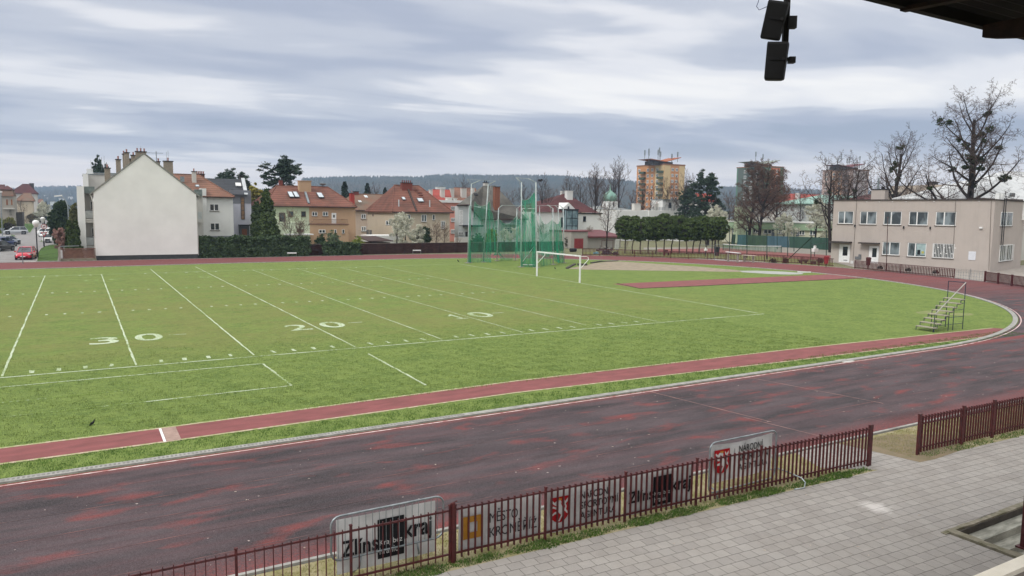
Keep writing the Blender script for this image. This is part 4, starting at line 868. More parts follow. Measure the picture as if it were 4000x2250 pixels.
# right flank of the gable house with balconies
h = thing('flank_wing', (-15.5, 76, 0), 'narrow white wing with small balconies right of the white gable', 'wing')
Pw = yp(78.0); a0 = GX1-.2; a1 = Pw.hit(*Z2(222, 500))[0]; zt = Pw.hit(*Z2(200, 565))[1]
mb = MB(); Pw.box(mb, a0-1, a1+.2, 0, zt, -8, 0); mb.build('wall', CONW, h); rect(h, Pw, Z2, (150, 500, 232, 568), 'roof_flank', M('glazed_roof', '#7d8682'), .0, .6)
for q in ((168, 730, 225, 806), (176, 985, 228, 1050)): rect(h, Pw, Z2, q, 'balustrade', M('balcony_glass', '#b9bcb9'), .9, .94)
for q in ((166, 806, 228, 840), (172, 1050, 232, 1075)): rect(h, Pw, Z2, q, 'balcony', CONW, 0, 1.0)
# --- second white house
TILE1 = roofm('orange_brown_tiles', '#8f6755', '#79594c', .5, .65); TILE2 = roofm('red_tiles', '#855649', '#68463c', .5, .65); TILE3 = roofm('faded_brown_tiles', '#83604f', '#77685a', .40); TILE4 = roofm('bright_red_tiles', '#a3493e', '#8f443b', .42, .25, '#a8584a'); TILE5 = roofm('dark_red_tiles', '#5f3335', '#4e2d30', .42, .5); SLT = roofm('grey_slates', '#6f6c66', '#55534e', .34, .35, '#84806f'); DKT = roofm('charcoal_tiles', '#45474b', '#3a3c40', .42, .5, '#4b4d4f')
h, pl, r_, ze, zr, xl, xr = hiphouse('tiled_house', 'white rendered house with orange brown hip roof and two windows above the ivy hedge', 84, 11, Z2, (120, 583), (570, 583), (-150, 356), (200, 360), WHW2, TILE1, wl=(215, 700), wr=(556, 700), cat='house')
for q in ((312, 648, 408, 722), (318, 845, 416, 920)): winp(h, pl, Z2, q, fw=.085, glass=DGL)
rect(h, pl, Z2, (290, 980, 562, 1040), 'plinth', M('grey_plinth', '#7e8184', '#6f7275', 2), .0, .06)
chimp(h, Z2, (130, 320, 172), 87.5, CONW, ze+1.2, .6, 1); chimp(h, Z2, (172, 345, 258), 90.5, M('brown_brick', '#6b4a40', '#58403a', 6), ze+2, .7, 5)
MB().box(onY(*Z2(222, 490), 83.6)[0], onY(*Z2(278, 490), 83.6)[0], 83.6, 90, 0, onY(*Z2(250, 490), 83.6)[2]).build('parapet_wall', WHW2, h)
E_ = [(xl-.4, 83.55, ze), (xr+.4, 83.55, ze), (xl, 84+5.5, zr)]; skylight(h, Z2, (165, 468, 205, 486), *E_); MB().ob(onY(*Z2(32, 395), 87), (.28, 0, 0), (0, .1, 0), (0, 0, .38)).build('vent_hood', ZINC, h)
# --- grey modern house
h = thing('modern_house', (-2, 96, 0), 'modern house with charcoal top storey, tall narrow window and brown door', 'house'); P9 = yp(90)
a0, a1 = P9.hit(*Z2(530, 700))[0], P9.hit(*Z2(742, 700))[0]; zt = P9.hit(*Z2(640, 508))[1]; zm = P9.hit(*Z2(640, 645))[1]
LAV = wall('lavender_render', '#bcbcc8', .93); CHA = wall('charcoal_render', '#787a80', .93)
mb = MB(); P9.box(mb, a0, a1, 0, zm, -9, 0); mb.build('wall', LAV, h); mb = MB(); P9.box(mb, a0, a1+.02, zm, zt, -9, .04); mb.build('upper_wall', CHA, h)
winp(h, P9, Z2, (630, 578, 676, 810), cols=1, rows=5, frame=M('dark_frame', '#4b4541', '#3d3836', 5), glass=M('warm_glass', '#6b5a50', '#8d6a45', 1.2, .2, spec=.5), sill=False, d=.05)
rect(h, P9, Z2, (612, 868, 710, 990), 'porch', M('porch_grey', '#55585a', '#494c4e', 3), .02, .9); rect(h, P9, Z2, (634, 905, 686, 988), 'door', M('brown_door', '#7a4a2c', '#693f26', 4, .5), .9, .95); rect(h, P9, Z2, (608, 862, 714, 874), 'canopy', DARK, .02, 1.3)
za, zb2 = onY(*Z2(280, 520), 90)[2], onY(*Z2(450, 390), 95)[2]; xA = onY(*Z2(270, 520), 90)[0]; xB = onY(*Z2(680, 505), 90)[0]; x1 = onY(*Z2(640, 395), 95)[0]
MB().add([(xA-2, 89.6, za-.5), (xB, 89.6, za-.5), (x1+.3, 95, zb2), (xA-2, 95, zb2), (xA-2, 100, za-.5), (xB, 100, za-.5)], [(0, 1, 2, 3), (3, 2, 5, 4), (1, 5, 2), (0, 3, 4), (0, 4, 5, 1)]).build('roof', DKT, h)
MB().prism([(xB-.25, 89.5, za-.4), (xB+.3, 89.5, za-.4), (x1+.5, 95, zb2+.12), (x1-.05, 95, zb2+.12)], (0, 0, .1)).build('verge_sheet', M('white_sheet', '#bfc3c5', '#a9adaf', 3), h)
MB().ob(onY(*Z2(607, 450), 92.4)+np.array([0, -.1, 0]), (.42, 0, 0), (0, .25, .25), (0, -.05, .05)).build('skylight', WHITE, h); chimp(h, Z2, (620, 365, 655), 97, M('dark_brick', '#4a4644', '#3c3937', 6), zb2-1.5, .8, 0)
# --- twin house, green and tan halves
GRN = wall('pale_green_render', '#bdc6ab', .9); TAN = wall('tan_render', '#b5977a', .9)
h, pl, r_, ze, zr, xl, xr = hiphouse('twin_house', 'wide twin house, left half pale green and right half tan, under one red hip roof', 84, 12, Z2, (698, 680), (1832, 683), (1000, 478), (1530, 483), None, TILE2, wl=(722, 760), wr=(1815, 760), backleft=True)
xm = onY(*Z2(1337, 760), 84)[0]; MB().box(xl, xm, 84, 96, 0, ze).build('green_wall', GRN, h); MB().box(xm, xr, 84, 96, 0, ze+.001).build('tan_wall', TAN, h)
BRF = M('brown_frame', '#5a443a', '#4b3830', 5)
for q in ((1255, 726, 1303, 780), (1132, 726, 1176, 780)): winp(h, pl, Z2, q, cols=1, frame=BRF, fw=.07)
winp(h, pl, Z2, (1028, 740, 1092, 850), cols=1, frame=BRF)
for q in ((1366, 730, 1422, 775), (1476, 730, 1532, 775), (1436, 914, 1504, 950)): winp(h, pl, Z2, q, fw=.09)
for q in ((1596, 912, 1618, 950), (1676, 912, 1700, 952)): winp(h, pl, Z2, q, cols=1, fw=.05)
rect(h, pl, Z2, (1568, 742, 1616, 858), 'balcony_door', WHITE, .0, .08); rect(h, pl, Z2, (1583, 762, 1600, 790), 'door_pane', DGL, .081, .09)
# projecting lower storey with terrace
Pt = yp(80.5); mb = MB(); ta0, tz1 = Pt.hit(*Z2(1345, 862)); ta1, _ = Pt.hit(*Z2(1742, 862)); Pt.box(mb, ta0, ta1, 0, tz1, -3.5, 0); mb.build('terrace_block', TAN, h); mb = MB(); Pt.box(mb, ta0-.1, ta1+.1, tz1, tz1+.12, -3.4, .1); mb.build('terrace_edge', M('brown_coping', '#7d5f50', '#6b5145', 4), h)
zr2 = Pt.hit(*Z2(1400, 808))[1]; mb = MB()
for i in range(60): x = ta0+.5+(ta1-ta0-.6)*i/59; mb.tube([(x, 80.55, tz1+.12), (x, 80.55, zr2)], .018, 4)
mb.tube([(ta0+.5, 80.55, zr2), (ta1-.1, 80.55, zr2)], .035, 4); mb.tube([(ta1-.1, 80.55, zr2), (ta1-.1, 83.9, zr2)], .035, 4); mb.build('terrace_railing', M('tan_railing', '#8a6f58', '#77604e', 5), h)
for q in ((1436, 914, 1504, 950),): winp(h, Pt, Z2, q, fw=.08)
for q in ((1596, 912, 1618, 950), (1676, 912, 1700, 952)): winp(h, Pt, Z2, q, cols=1, fw=.05)
g0, gz1 = Pt.hit(*Z2(1000, 838)); g1, _ = Pt.hit(*Z2(1345, 838)); mb = MB(); Pt.box(mb, g0, g1-.02, 0, gz1, -3.5, 0); mb.build('green_annexe', GRN, h); MB().box(g0+1, g1, 78.5, 80.4, Pt.hit(*Z2(1300, 955))[1]-.15, Pt.hit(*Z2(1300, 955))[1]).build('canopy', WHITE, h)
rect(h, Pt, Z2, (1210, 910, 1282, 940), 'window', BRF, .0, .05)
chimp(h, Z2, (1226, 415, 1350), 88.6, TAN, ze+1.6, .9, 0, cap=TAN); chimp(h, Z2, (1026, 405, 1062), 91, M('red_brick', '#7f463c', '#6c3b33', 7), ze+2, .6, 0)
E_ = [(xl-.4, 83.55, ze+.18), (xr+.4, 83.55, ze+.18), ((xl+xr)/2, 90, zr+.18)]
for q in ((1122, 538, 1172, 592), (1178, 538, 1226, 592), (1422, 548, 1478, 596)): skylight(h, Z2, q, *E_, fr=M('skylight_frame', '#5c5c5c', '#4c4c4c', 3))
A_ = onY(*Z2(1298, 540), 87.3); B_ = onY(*Z2(1335, 660), 84.2); MB().tube([A_+(0, 0, .15), B_+(0, 0, .2)], .22, 4).build('flashing', ZINC, h)
a = onY(*Z2(1478, 455), 90); MB().lathe((a[0], 90, a[2]), [(.02, -.1), (.4, 0), (.55, .25), (.5, .3), (.02, .1)], 14).build('satellite_dish', STEEL, h); MB().tube([(a[0], 90.1, zr), (a[0], 90.1, a[2])], .03, 4).build('dish_mast', STEEL, h)
# --- pink house behind
PNK = wall('pale_pink_render', '#cbb8a6', .92); h, pl, r_, ze, zr, xl, xr = hiphouse('side_house', 'pale pink house with worn brown roof seen between the tan house and the beige house', 106, 12, Z2, (1690, 722), (2160, 722), (1790, 560), (2300, 565), PNK, TILE3, wl=(1760, 800), wr=(2200, 800))
for q in ((1872, 752, 1922, 804), (1874, 880, 1924, 932)): winp(h, pl, Z2, q, cols=2, fw=.16)
chimp(h, Z2, (1757, 540, 1797), 107.5, M('painted_red_brick', '#a8433a', '#983d35', 6), ze+1, .9, 1); chimp(h, Z2, (1795, 524, 1842), 112, M('red_brick', '#7f463c'), zr-1.2, .8, 0)
for q in ((1906, 572, 1935, 594), (1846, 626, 1872, 642)): skylight(h, Z2, q, (xl, 105.55, ze), (xr, 105.55, ze), (xl, 112, zr), fr=WHITE)
# --- beige house with big red-brown hip roof
BEI = wall('beige_render', '#b9ac98', .84, .5)
h, pl, r_, ze, zr, xl, xr = hiphouse('beige_house', 'beige house with mossy red hip roof divided by a dark seam', 84, 13, Z3, (72, 722), (1172, 734), (440, 405), (745, 405), BEI, TILE2, wl=(96, 800), wr=(1124, 800), backleft=True)
for q, c in (((470, 750, 505, 812), 1), ((578, 750, 640, 812), 2), ((776, 750, 838, 838), 2), ((910, 750, 942, 818), 1), ((1016, 828, 1066, 924), 2), ((336, 824, 400, 880), 2)): winp(h, pl, Z3, q, cols=c, fw=.09)
for q in ((98, 936, 128, 1026), (134, 940, 164, 1004)): rect(h, pl, Z3, q, 'door', M('grey_door', '#5b5854', '#4b4845', 4), .0, .05)
rect(h, pl, Z3, (172, 744, 186, 772), 'hatch', BRF, 0, .04)
chimp(h, Z3, (528, 362, 654), 89.5, M('red_brick', '#7f463c'), zr-.9, .8, 5, potm=M('red_brick', '#7f463c')); E_ = [(xl-.4, 83.55, ze+.18), (xr+.4, 83.55, ze+.18), ((xl+xr)/2, 90.5, zr+.18)]
skylight(h, Z3, (726, 562, 792, 604), *E_); skylight(h, Z3, (533, 548, 572, 580), *E_)
for q in ((498, 565, 650), (878, 572, 655)): a = onY(*Z3(q[0], q[1]), 84.9); b_ = onY(*Z3(q[0], q[2]), 84.9); MB().tube([(a[0], 84.9, b_[2]-.3), (a[0], 84.9, a[2])], .1, 7).build('vent_pipe', M('white_sheet', '#bfc3c5'), h)
MB().tube([onY(*Z3(600, 415), 89.9)+(0, 0, .05), onY(*Z3(715, 715), 83.7)+(0, 0, .1)], .2, 4).build('seam', M('dark_seam', '#4a3f3a', '#3d3430', 3), h)
for i in range(8): c = onY(*Z3((712, 756, 768, 776, 796, 808, 784, 700)[i], (448, 480, 512, 540, 575, 603, 624, 446)[i]), 88.9-i*.55); MB().ob(c, (.42, 0, 0), (0, .12, 0), (0, 0, .05)).build('snow_step', M('red_brick', '#7f463c'), h)
MB().box(onY(*Z3(125, 1005), 80)[0], onY(*Z3(500, 1005), 80)[0], 79, 83.9, 0, onY(*Z3(300, 1005), 80)[2]).build('lean_to', WHW2, h)
sh = thing('garden_shed', (3, 73, 0), 'low shed with dark brown felt roof behind the woven wall', 'shed'); a = onY(*Z3(60, 1040), 74); b_ = onY(*Z3(430, 1080), 71.5)
MB().box(a[0]+.3, b_[0]-.3, 72, 76, 0, a[2]-.6).build('wall', M('shed_boards', '#6b5a4a', '#574a3e', 4), sh); MB().prism([(a[0], 71.5, b_[2]), (b_[0], 71.5, b_[2]), (b_[0]-1, 76.5, a[2]+.1), (a[0]-.5, 76.5, a[2]+.1)], (0, 0, .12)).build('roof', M('brown_felt', '#4d3c38', '#3f312e', 2), sh)
# --- pink block with red roofs behind
PK2 = wall('salmon_render', '#cf8f80', .93); h = thing('salmon_block', (45, 112, 0), 'salmon pink flats with dark red shutters right of the beige house', 'flats'); P1 = yp(106)
a0 = P1.hit(*Z3(1030, 700))[0]; a1 = P1.hit(*Z3(1262, 700))[0]; zt = P1.hit(*Z3(1140, 604))[1]; mb = MB(); P1.box(mb, a0-4, a1, 0, zt, -12, 0); mb.build('wall', PK2, h); mb = MB(); P1.box(mb, a0-4.2, a1+.2, zt, zt+.5, -12, .4); mb.build('cornice', WHW2, h)
SHU = M('red_shutter', '#7c2b2b', '#6b2525', 4)
for y in (648, 790, 932): winp(h, P1, Z3, (1138, y, 1188, y+50), fw=.12); rect(h, P1, Z3, (1192, y, 1216, y+52), 'shutter', SHU, 0, .06)
for i, (el, er, rl, rr_, m_, lb) in enumerate((((870, 585), (1150, 585), (910, 455), (1120, 455), TILE4, 'house with bright red roof behind the beige house'), ((1060, 600), (1490, 600), (1180, 435), (1440, 430), TILE1, 'house with brown red roof behind the salmon flats'))):
    hh = hiphouse('far_house', lb, 122+i*8, 14, Z3, el, er, rl, rr_, CONW, m_, cat='house')
    for q in (((1005, 430, 1062), (870, 440, 912)) if i == 0 else ((1120, 425, 1178), (1258, 425, 1330), (1400, 422, 1428))): chimp(hh[0], Z3, (q[0]+6, q[1]+8, q[2]-8), 124+i*8, CONW, hh[3], .9, 0, cap=CONW)
for q in ((1080, 545, 1138), (1158, 552, 1204)): chimp(h, Z3, q, 109, CONW, zt, .9, 0, cap=CONW)
# --- house with big grey roof
GRYW = wall('greyish_render', '#bcc0bf', .9)
h = thing('slate_roofed_house', (60, 96, 0), 'pale house with steep weathered grey roof and tall brick chimney behind the throwing cage', 'house'); P8 = yp(88)
s0, _ = P8.hit(*Z4(118, 700)); s1, _ = P8.hit(*Z4(372, 700)); s2, _ = P8.hit(*Z4(905, 700)); zl = P8.hit(*Z4(200, 595))[1]; zr1 = P8.hit(*Z4(600, 748))[1]
mb = MB(); P8.box(mb, s0, s1, 0, zl, -1.5, 0); mb.build('left_wall', GRYW, h); mb = MB(); P8.box(mb, s1, s2, 0, zr1, -11, -.6); mb.build('right_wall', GRYW, h)
pk = onY(*Z4(400, 362), 94); pk2 = onY(*Z4(530, 362), 94); l0 = onY(*Z4(100, 590), 87.6); ml = onY(*Z4(235, 585), 87.6); m1_ = onY(*Z4(372, 745), 87.6); r1_ = onY(*Z4(905, 745), 87.6)
MB().add([l0, ml, m1_, r1_, pk2, pk, (l0[0]+5.5, 99.5, l0[2]), (r1_[0], 99.5, r1_[2])], [(0, 1, 5), (1, 2, 5), (2, 3, 4, 5), (0, 5, 6), (6, 5, 4, 7), (3, 7, 4), (0, 6, 7, 3, 2, 1)]).build('roof', SLT, h)
mb = MB(); mb.tube([l0+(0, 0, .1), ml+(0, 0, .1)], .1, 5); mb.tube([ml, m1_], .1, 5); mb.tube([m1_, r1_], .1, 5); mb.build('gutter', GUT, h)
chimp(h, Z4, (522, 378, 578), 89.6, M('orange_brick', '#8f5b45', '#6f4737', 6, bump=.02), P8.hit(*Z4(550, 640))[1], .8, 0); chimp(h, Z4, (406, 332, 446), 95, CONW, pk[2]-1, .7, 2, potm=DARK)
winp(h, P8, Z4, (126, 640, 168, 808), cols=3, rows=2, fw=.12, glass=DGL); winp(h, P8, Z4, (282, 652, 308, 730), cols=1, fw=.08); winp(h, P8, Z4, (122, 885, 170, 920), cols=3)
P8b = yp(88.6)
for q, c in (((436, 828, 482, 860), 2), ((526, 828, 560, 905), 1), ((632, 835, 732, 905), 3)): winp(h, P8b, Z4, q, cols=c, rows=2, fw=.12)
rect(h, P8b, Z4, (618, 780, 806, 806), 'awning', M('awning', '#7f8d88', '#6b7974', 3), .0, 1.4); rect(h, P8, Z4, (165, 808, 345, 826), 'canopy', DARK, 0, 2.0); rect(h, P8, Z4, (196, 885, 222, 938), 'door', M('dark_door', '#3b3330', '#302a28', 3), .0, .05); MB().ob(onY(*Z4(315, 468), 90)+(0, 0, .1), (.35, 0, 0), (0, .2, .2), (0, -.05, .05)).build('skylight', DARK, h)
gw = MB(); a = onY(*Z4(80, 950), 80); b_ = onY(*Z4(455, 950), 80); gw.box(a[0], b_[0], 80, 80.3, 0, a[2]); tag(gw.build('garden_wall', CONW), 'low pale garden wall in front of the grey roofed house', 'wall')
# --- white house with glazed stair
h = thing('white_villa', (75, 104, 0), 'white house with dark red roof and tall glazed stair bay right of the throwing cage', 'house'); PA = yp(96)
mb = MB(); s0, zt = PA.hit(*Z4(935, 660)); s1, _ = PA.hit(*Z4(1312, 660)); PA.box(mb, s0, s1, 0, zt, -12, 0); mb.build('wall', WHW2, h)
s2, zt2 = PA.hit(*Z4(1440, 682)); s3, _ = PA.hit(*Z5(128, 700)); mb = MB(); PA.box(mb, s2, s3, 0, zt2, -12, .0); mb.build('right_wall', WHW2, h); mb = MB(); PA.box(mb, s2, s3+.2, zt2, zt2+.25, -12, .25); mb.build('parapet', DARK, h)
g0, gzt = PA.hit(*Z4(1312, 637)); mb = MB(); PA.box(mb, g0, s2, 0, gzt, -4, 1.0); mb.build('stair_glazing', glassm('stair_glass', '#5b7076', .12, .5, '#83979c'), h)
mb = MB(); PG = yp(95.0)
for i in range(3): x = g0+(s2-g0)*i/2; PG.box(mb, x-.05, x+.05, 0, gzt, -.02, .05)
for j in range(5): PG.box(mb, g0, s2, gzt*(j+.2)/4.3, gzt*(j+.2)/4.3+.09, -.02, .06)
PG.box(mb, g0-.15, s2+.15, gzt, gzt+.2, -4, .1); mb.build('stair_frame', DARK, h)
ga = onY(*Z4(1290, 660), 95.6); gb = onY(*Z4(1440, 640), 95.6); gp_ = onY(*Z4(1368, 555), 95.6); MB().prism([(ga[0], 95.6, gzt+.2), (gb[0], 95.6, gzt+.2), gp_], (0, 5, 0)).build('gable', WHW2, h); winp(h, yp(95.58), Z4, (1355, 597, 1372, 630), cols=1, frame=DARK)
er = onY(*Z4(1700, 672), 96); e0 = onY(*Z4(1000, 655), 95.6); rp = onY(*Z4(1310, 455), 103); rq = onY(*Z4(1345, 455), 103); q1 = onY(*Z4(1075, 548), 99)
MB().add([(e0[0], 95.6, zt), (er[0], 95.6, zt), (er[0], 110, zt), (e0[0], 110, zt), rp, rq], [(0, 1, 5, 4), (1, 2, 5), (2, 3, 4, 5), (3, 0, 4), (3, 2, 1, 0)]).build('roof', TILE5, h)
chimp(h, Z4, (1337, 425, 1400), 101, WHW2, zt+2, 1.0, 0, cap=WHW2); chimp(h, Z4, (1284, 428, 1326), 104, WHW2, zt+2, 1.0, 0, cap=WHW2)
winp(h, PA, Z4, (1530, 710, 1560, 768), cols=1, frame=DARK, fw=.08); winp(h, PA, Z4, (1280, 722, 1298, 832), cols=1, frame=DARK); winp(h, PA, Z4, (1280, 892, 1296, 985), cols=1, frame=DARK); MB().ob(onY(*Z4(1502, 600), 98.5)+(0, 0, .1), (.5, 0, 0), (0, .3, .25), (0, -.05, .08)).build('skylight', WHITE, h)
# --- long garage
GAR = wall('rough_grey_render', '#9e9990', .85, .8); h = thing('garage_row', (60, 80, 0), 'long low grey garage with maroon roof edge and a red metal door', 'garage'); PQ = yp(74.0)
s0, zt = PQ.hit(*Z4(1397, 885)); s1, _ = PQ.hit(*Z5(335, 900)); sm, _ = PQ.hit(*Z4(1585, 900)); zt1 = PQ.hit(*Z4(1690, 935))[1]
mb = MB(); PQ.box(mb, s0, sm, 0, zt, -7, 0); mb.build('end_wall', GAR, h); mb = MB(); PQ.box(mb, sm, s1, 0, zt1, -7, -.3); mb.build('wall', GAR, h)
mb = MB(); mb.add([PQ.P(sm-.2, zt1, .3), PQ.P(s1+.5, zt1-.05, .3), PQ.P(s1+.5, zt+.15, -7.2), PQ.P(sm-.2, zt+.15, -7.2), PQ.P(sm-.2, zt1-.25, .3), PQ.P(s1+.5, zt1-.3, .3)], [(0, 1, 2, 3), (4, 5, 1, 0)]); PQ.box(mb, s0-.15, sm, zt, zt+.15, -7, .15); mb.build('roof', M('maroon_sheet', '#6e3a3b', '#5c3031', 1.5, .6), h)
rect(h, PQ, Z4, (1430, 962, 1527, 1112), 'door', M('red_metal_door', '#8a3838', '#782f2f', 1.5, .5), .0, .06)
# --- long white flat-roofed building behind the clipped trees
h = thing('flat_roofed_house', (90, 110, 0), 'low white flat roofed building with roof terrace and rooftop cabin behind the clipped trees', 'house'); PB = yp(100.0)
s0, zt = PB.hit(*Z5(284, 676)); s1, _ = PB.hit(*Z5(600, 676)); s2, zt2 = PB.hit(*Z5(1246, 686)); mb = MB(); PB.box(mb, s0, s1, 0, zt, -12, 0); mb.build('left_wall', WHW2, h); mb = MB(); PB.box(mb, s1, s2, 0, zt2, -12, .3); mb.build('wall', WHW2, h)
c0, cz1 = PB.hit(*Z5(778, 570)); c1, _ = PB.hit(*Z5(965, 570)); mb = MB(); PB.box(mb, c0, c1, zt2, cz1, -5, -1); mb.build('roof_cabin', WHW2, h); mb = MB(); PB.box(mb, c0-.2, c1+.6, cz1, cz1+.15, -5.2, -.6); mb.build('cabin_roof', ZINC, h)
winp(h, yp(101.0), Z5, (808, 598, 832, 655), cols=1, frame=DARK, sill=False)
chimp(h, Z5, (448, 612, 512), 103, CONW, zt, 1.0, 1, cap=CONW); chimp(h, Z5, (660, 612, 716), 103, CONW, zt, 1.0, 1, cap=CONW)
b0, bz = PB.hit(*Z5(972, 628)); b1_, _ = PB.hit(*Z5(1082, 628)); mb = MB(); PB.box(mb, b0, b1_, zt2, bz, -3, -.5); mb.build('terrace_block', CONW, h)
a = onY(*Z5(1008, 545), 103); MB().tube([(a[0], 103, zt2), (a[0], 103, a[2])], .28, 9).build('red_flue', M('red_flue', '#8e2f2c', '#7b2a28', 4), h)
for qa, qb in ((600, 772), (1085, 1222), (772, 960)):
    mb = MB(); xa = PB.hit(*Z5(qa, 690))[0]; xb = PB.hit(*Z5(qb, 690))[0]; top = PB.hit(*Z5(700, 645))[1] if qa == 600 else PB.hit(*Z5(1150, 632))[1]; bz0 = zt2
    for i in range(7): x = xa+(xb-xa)*i/6; PB.box(mb, x-.04, x+.04, bz0, top, -.1, -.05)
    for k in range(4): z = bz0+(top-bz0)*(k+1)/4; PB.box(mb, xa, xb, z-.03, z+.03, -.1, -.06)
    mb.build('terrace_railing', STEEL, h)
rect(h, PB, Z5, (775, 985, 950, 1055), 'low_wall', WHW2, .5, 4)
# --- church
h = thing('church', (120, 150, 0), 'small white and yellow church with green onion dome behind the bare trees', 'church'); PC = yp(140.0)
a = PC.hit(*Z5(203, 585)); b_ = PC.hit(*Z5(292, 640)); t0, t1 = a[0], b_[0]; cxx = (t0+t1)/2; wdt = (t1-t0)/2; zt = a[1]; zb3 = PC.hit(*Z5(250, 668))[1]
mb = MB(); PC.box(mb, t0, t1, 0, zt, -2*wdt, 0); tw = mb.build('tower', WHW2, h); zz_ = lambda y: PC.hit(*Z5(248, y))[1]
MB().lathe((cxx, 140+wdt, 0), [(wdt*1.0, zz_(585)), (wdt*1.22, zz_(565)), (wdt*1.28, zz_(545)), (wdt*1.15, zz_(522)), (wdt*.8, zz_(502)), (wdt*.4, zz_(486)), (wdt*.14, zz_(472)), (wdt*.06, zz_(440)), (.02, zz_(405))], 18).build('onion_dome', M('copper_patina', '#7f9f92', '#688a7c', 1.2, .6), h, True)
mb = MB(); n0 = PC.hit(*Z5(85, 670)); n1 = PC.hit(*Z5(410, 670)); PC.box(mb, n0[0], n1[0]-3, 0, n0[1], -14, 2); mb.build('nave', wall('cream_yellow', '#d3bf92', .93), h)
MB().add([PC.P(n0[0]-.3, n0[1], 2.3), PC.P(n1[0], n0[1], 2.3), PC.P(n1[0], n0[1], -14.3), PC.P(n0[0]-.3, n0[1], -14.3), PC.P(cxx-1, zz_(632), -5), PC.P(cxx+2, zz_(632), -5)], [(0, 1, 5, 4), (1, 2, 5), (2, 3, 4, 5), (3, 0, 4), (3, 2, 1, 0)]).build('roof', M('church_sheet', '#8d8f8c', '#767876', 2), h)
for q in ((160, 735, 178, 790), (232, 735, 250, 790)): winp(h, PL((0, 138.0), (1, 0)), Z5, q, cols=1, frame=WHITE, glass=DGL); 
winp(h, PC, Z5, (242, 600, 258, 636), cols=1, glass=DGL, frame=WHITE)
# --- tower blocks
def tower(label, cr, D, corner, left, right, top, zfloor, cols, balc, cab, roofm_, wl_, wr_, strips):
    c = atD(*cr(corner, top), D); H = c[2]; xr_ = onY(*cr(right, top), c[1])[0]; yl = onX(*cr(left, top), c[0])[1]
    root = thing('tower_block', (c[0], c[1], 0), label, 'tower block', 'tower blocks on the skyline'); MB().box(c[0], xr_, c[1], yl, 0, H).build('wall', wl_, root)
    pf = PL((c[0], c[1]), (1, 0)); ps = PL((c[0], c[1]), (0, -1)); Wd = xr_-c[0]; Dp = yl-c[1]
    for s0, s1, m_ in strips['front']: mb = MB(); pf.box(mb, Wd*s0, Wd*s1, 0, H-.3, .0, .08); mb.build('wall_panel', m_, root)
    for s0, s1, m_ in strips['side']: mb = MB(); ps.box(mb, -Dp*(1-s0), -Dp*(1-s1), 0, H-.3, .0, .08); mb.build('wall_panel', m_, root)
    MB().box(c[0]-.2, xr_+.2, c[1]-.2, yl+.2, H, H+.5).build('parapet', M('roof_edge_sheet', '#8f6a50', '#7d5c46', 2), root)
    nf = int(H/2.8)
    for f in range(max(0, nf-8), nf):
        z = H-1.0-(nf-f)*2.8+.0+.9
        for s in cols['front']: win(root, pf, Wd*s-.8, Wd*s+.8, z, z+1.5, fw=.16, sill=False, d=.09)
        for s in cols['side']: win(root, ps, -Dp*(1-s)-.8, -Dp*(1-s)+.8, z, z+1.5, fw=.16, sill=False, d=.09)
        for s in balc: a_ = -Dp*(1-s); mb = MB(); ps.box(mb, a_-1.7, a_+1.7, z-1.0, z+.1, .1, 1.6); mb.build('balcony', strips['bal'], root)
    k0, k1 = cab; ca = onY(*cr(k0[0], k0[1]), c[1]+3); cb_ = onY(*cr(k1[0], k1[1]), c[1]+3); MB().box(ca[0], cb_[0], c[1]+3, c[1]+9, H, ca[2]).build('plant_room', M('plant_room_dark', '#55504c', '#45413e', 1.5), root)
    ra = ca[0]-3; rb = cb_[0]+3.5; zc_ = ca[2]; MB().add([(ra, c[1]+1, zc_+.9), ((ra+rb)/2, c[1]+1, zc_), (rb, c[1]+1, zc_+2.4), (rb, c[1]+11, zc_+2.4), ((ra+rb)/2, c[1]+11, zc_), (ra, c[1]+11, zc_+.9), (ra, c[1]+1, zc_+.6), ((ra+rb)/2, c[1]+1, zc_-.3), (rb, c[1]+1, zc_+2.1)], [(0, 1, 4, 5), (1, 2, 3, 4), (6, 7, 1, 0), (7, 8, 2, 1)]).build('butterfly_roof', roofm_, root)
    rr = random.Random(int(D)); mb = MB()
    for i in range(strips.get('masts', 6)):
        x = ra+(rb-ra)*(i+.5)/strips.get('masts', 6)+rr.uniform(-1, 1); y = c[1]+rr.uniform(2, 9); hh_ = rr.uniform(4, 8); mb.tube([(x, y, zc_), (x, y, zc_+hh_)], .12, 4); mb.box(x-.25, x+.25, y-.2, y+.2, zc_+hh_-2.6, zc_+hh_-.2)
    mb.build('antennas', STEEL, root); return root
ORG = wall('orange_render', '#c08a60', .95); YLW = wall('sand_render', '#c9b189', .95); BGR = M('balcony_green', '#4d5a48', '#434f40', 2); GTW = wall('dark_green_render', '#5a7d6b', .95); GYT = wall('grey_green_render', '#5c6660', .95); OR2 = wall('strong_orange', '#bd7250', .95); PGR = wall('mint_render', '#b9c7a8', .95); PKT = wall('dusty_pink', '#bda79f', .95); GPT = wall('grey_pink', '#a39a9b', .95)
tower('orange and sand tower block with balconies and a rooftop full of aerials', Z5, 355, 765, 488, 972, 215, 0, {'front': (.40, .60), 'side': (.10, .42, .58, .76)}, (.26, .90), ((650, 178), (850, 178)), M('orange_roof', '#a8603a', '#8f5232', 2), ORG, YLW, {'front': ((.0, .30, YLW), (.72, 1.0, YLW)), 'side': ((.68, .99, YLW),), 'bal': BGR, 'masts': 8})
tower('dark green tower block with one orange stripe behind the big brown tree', Z6, 380, 500, 205, 680, 235, 0, {'front': (.38, .62), 'side': (.3, .5, .7)}, (.88,), ((370, 203), (560, 203)), M('pale_roof', '#8f968c', '#7d847a', 2), GTW, GYT, {'front': ((.27, .78, OR2),), 'side': ((.05, .95, GYT),), 'bal': BGR, 'masts': 2})
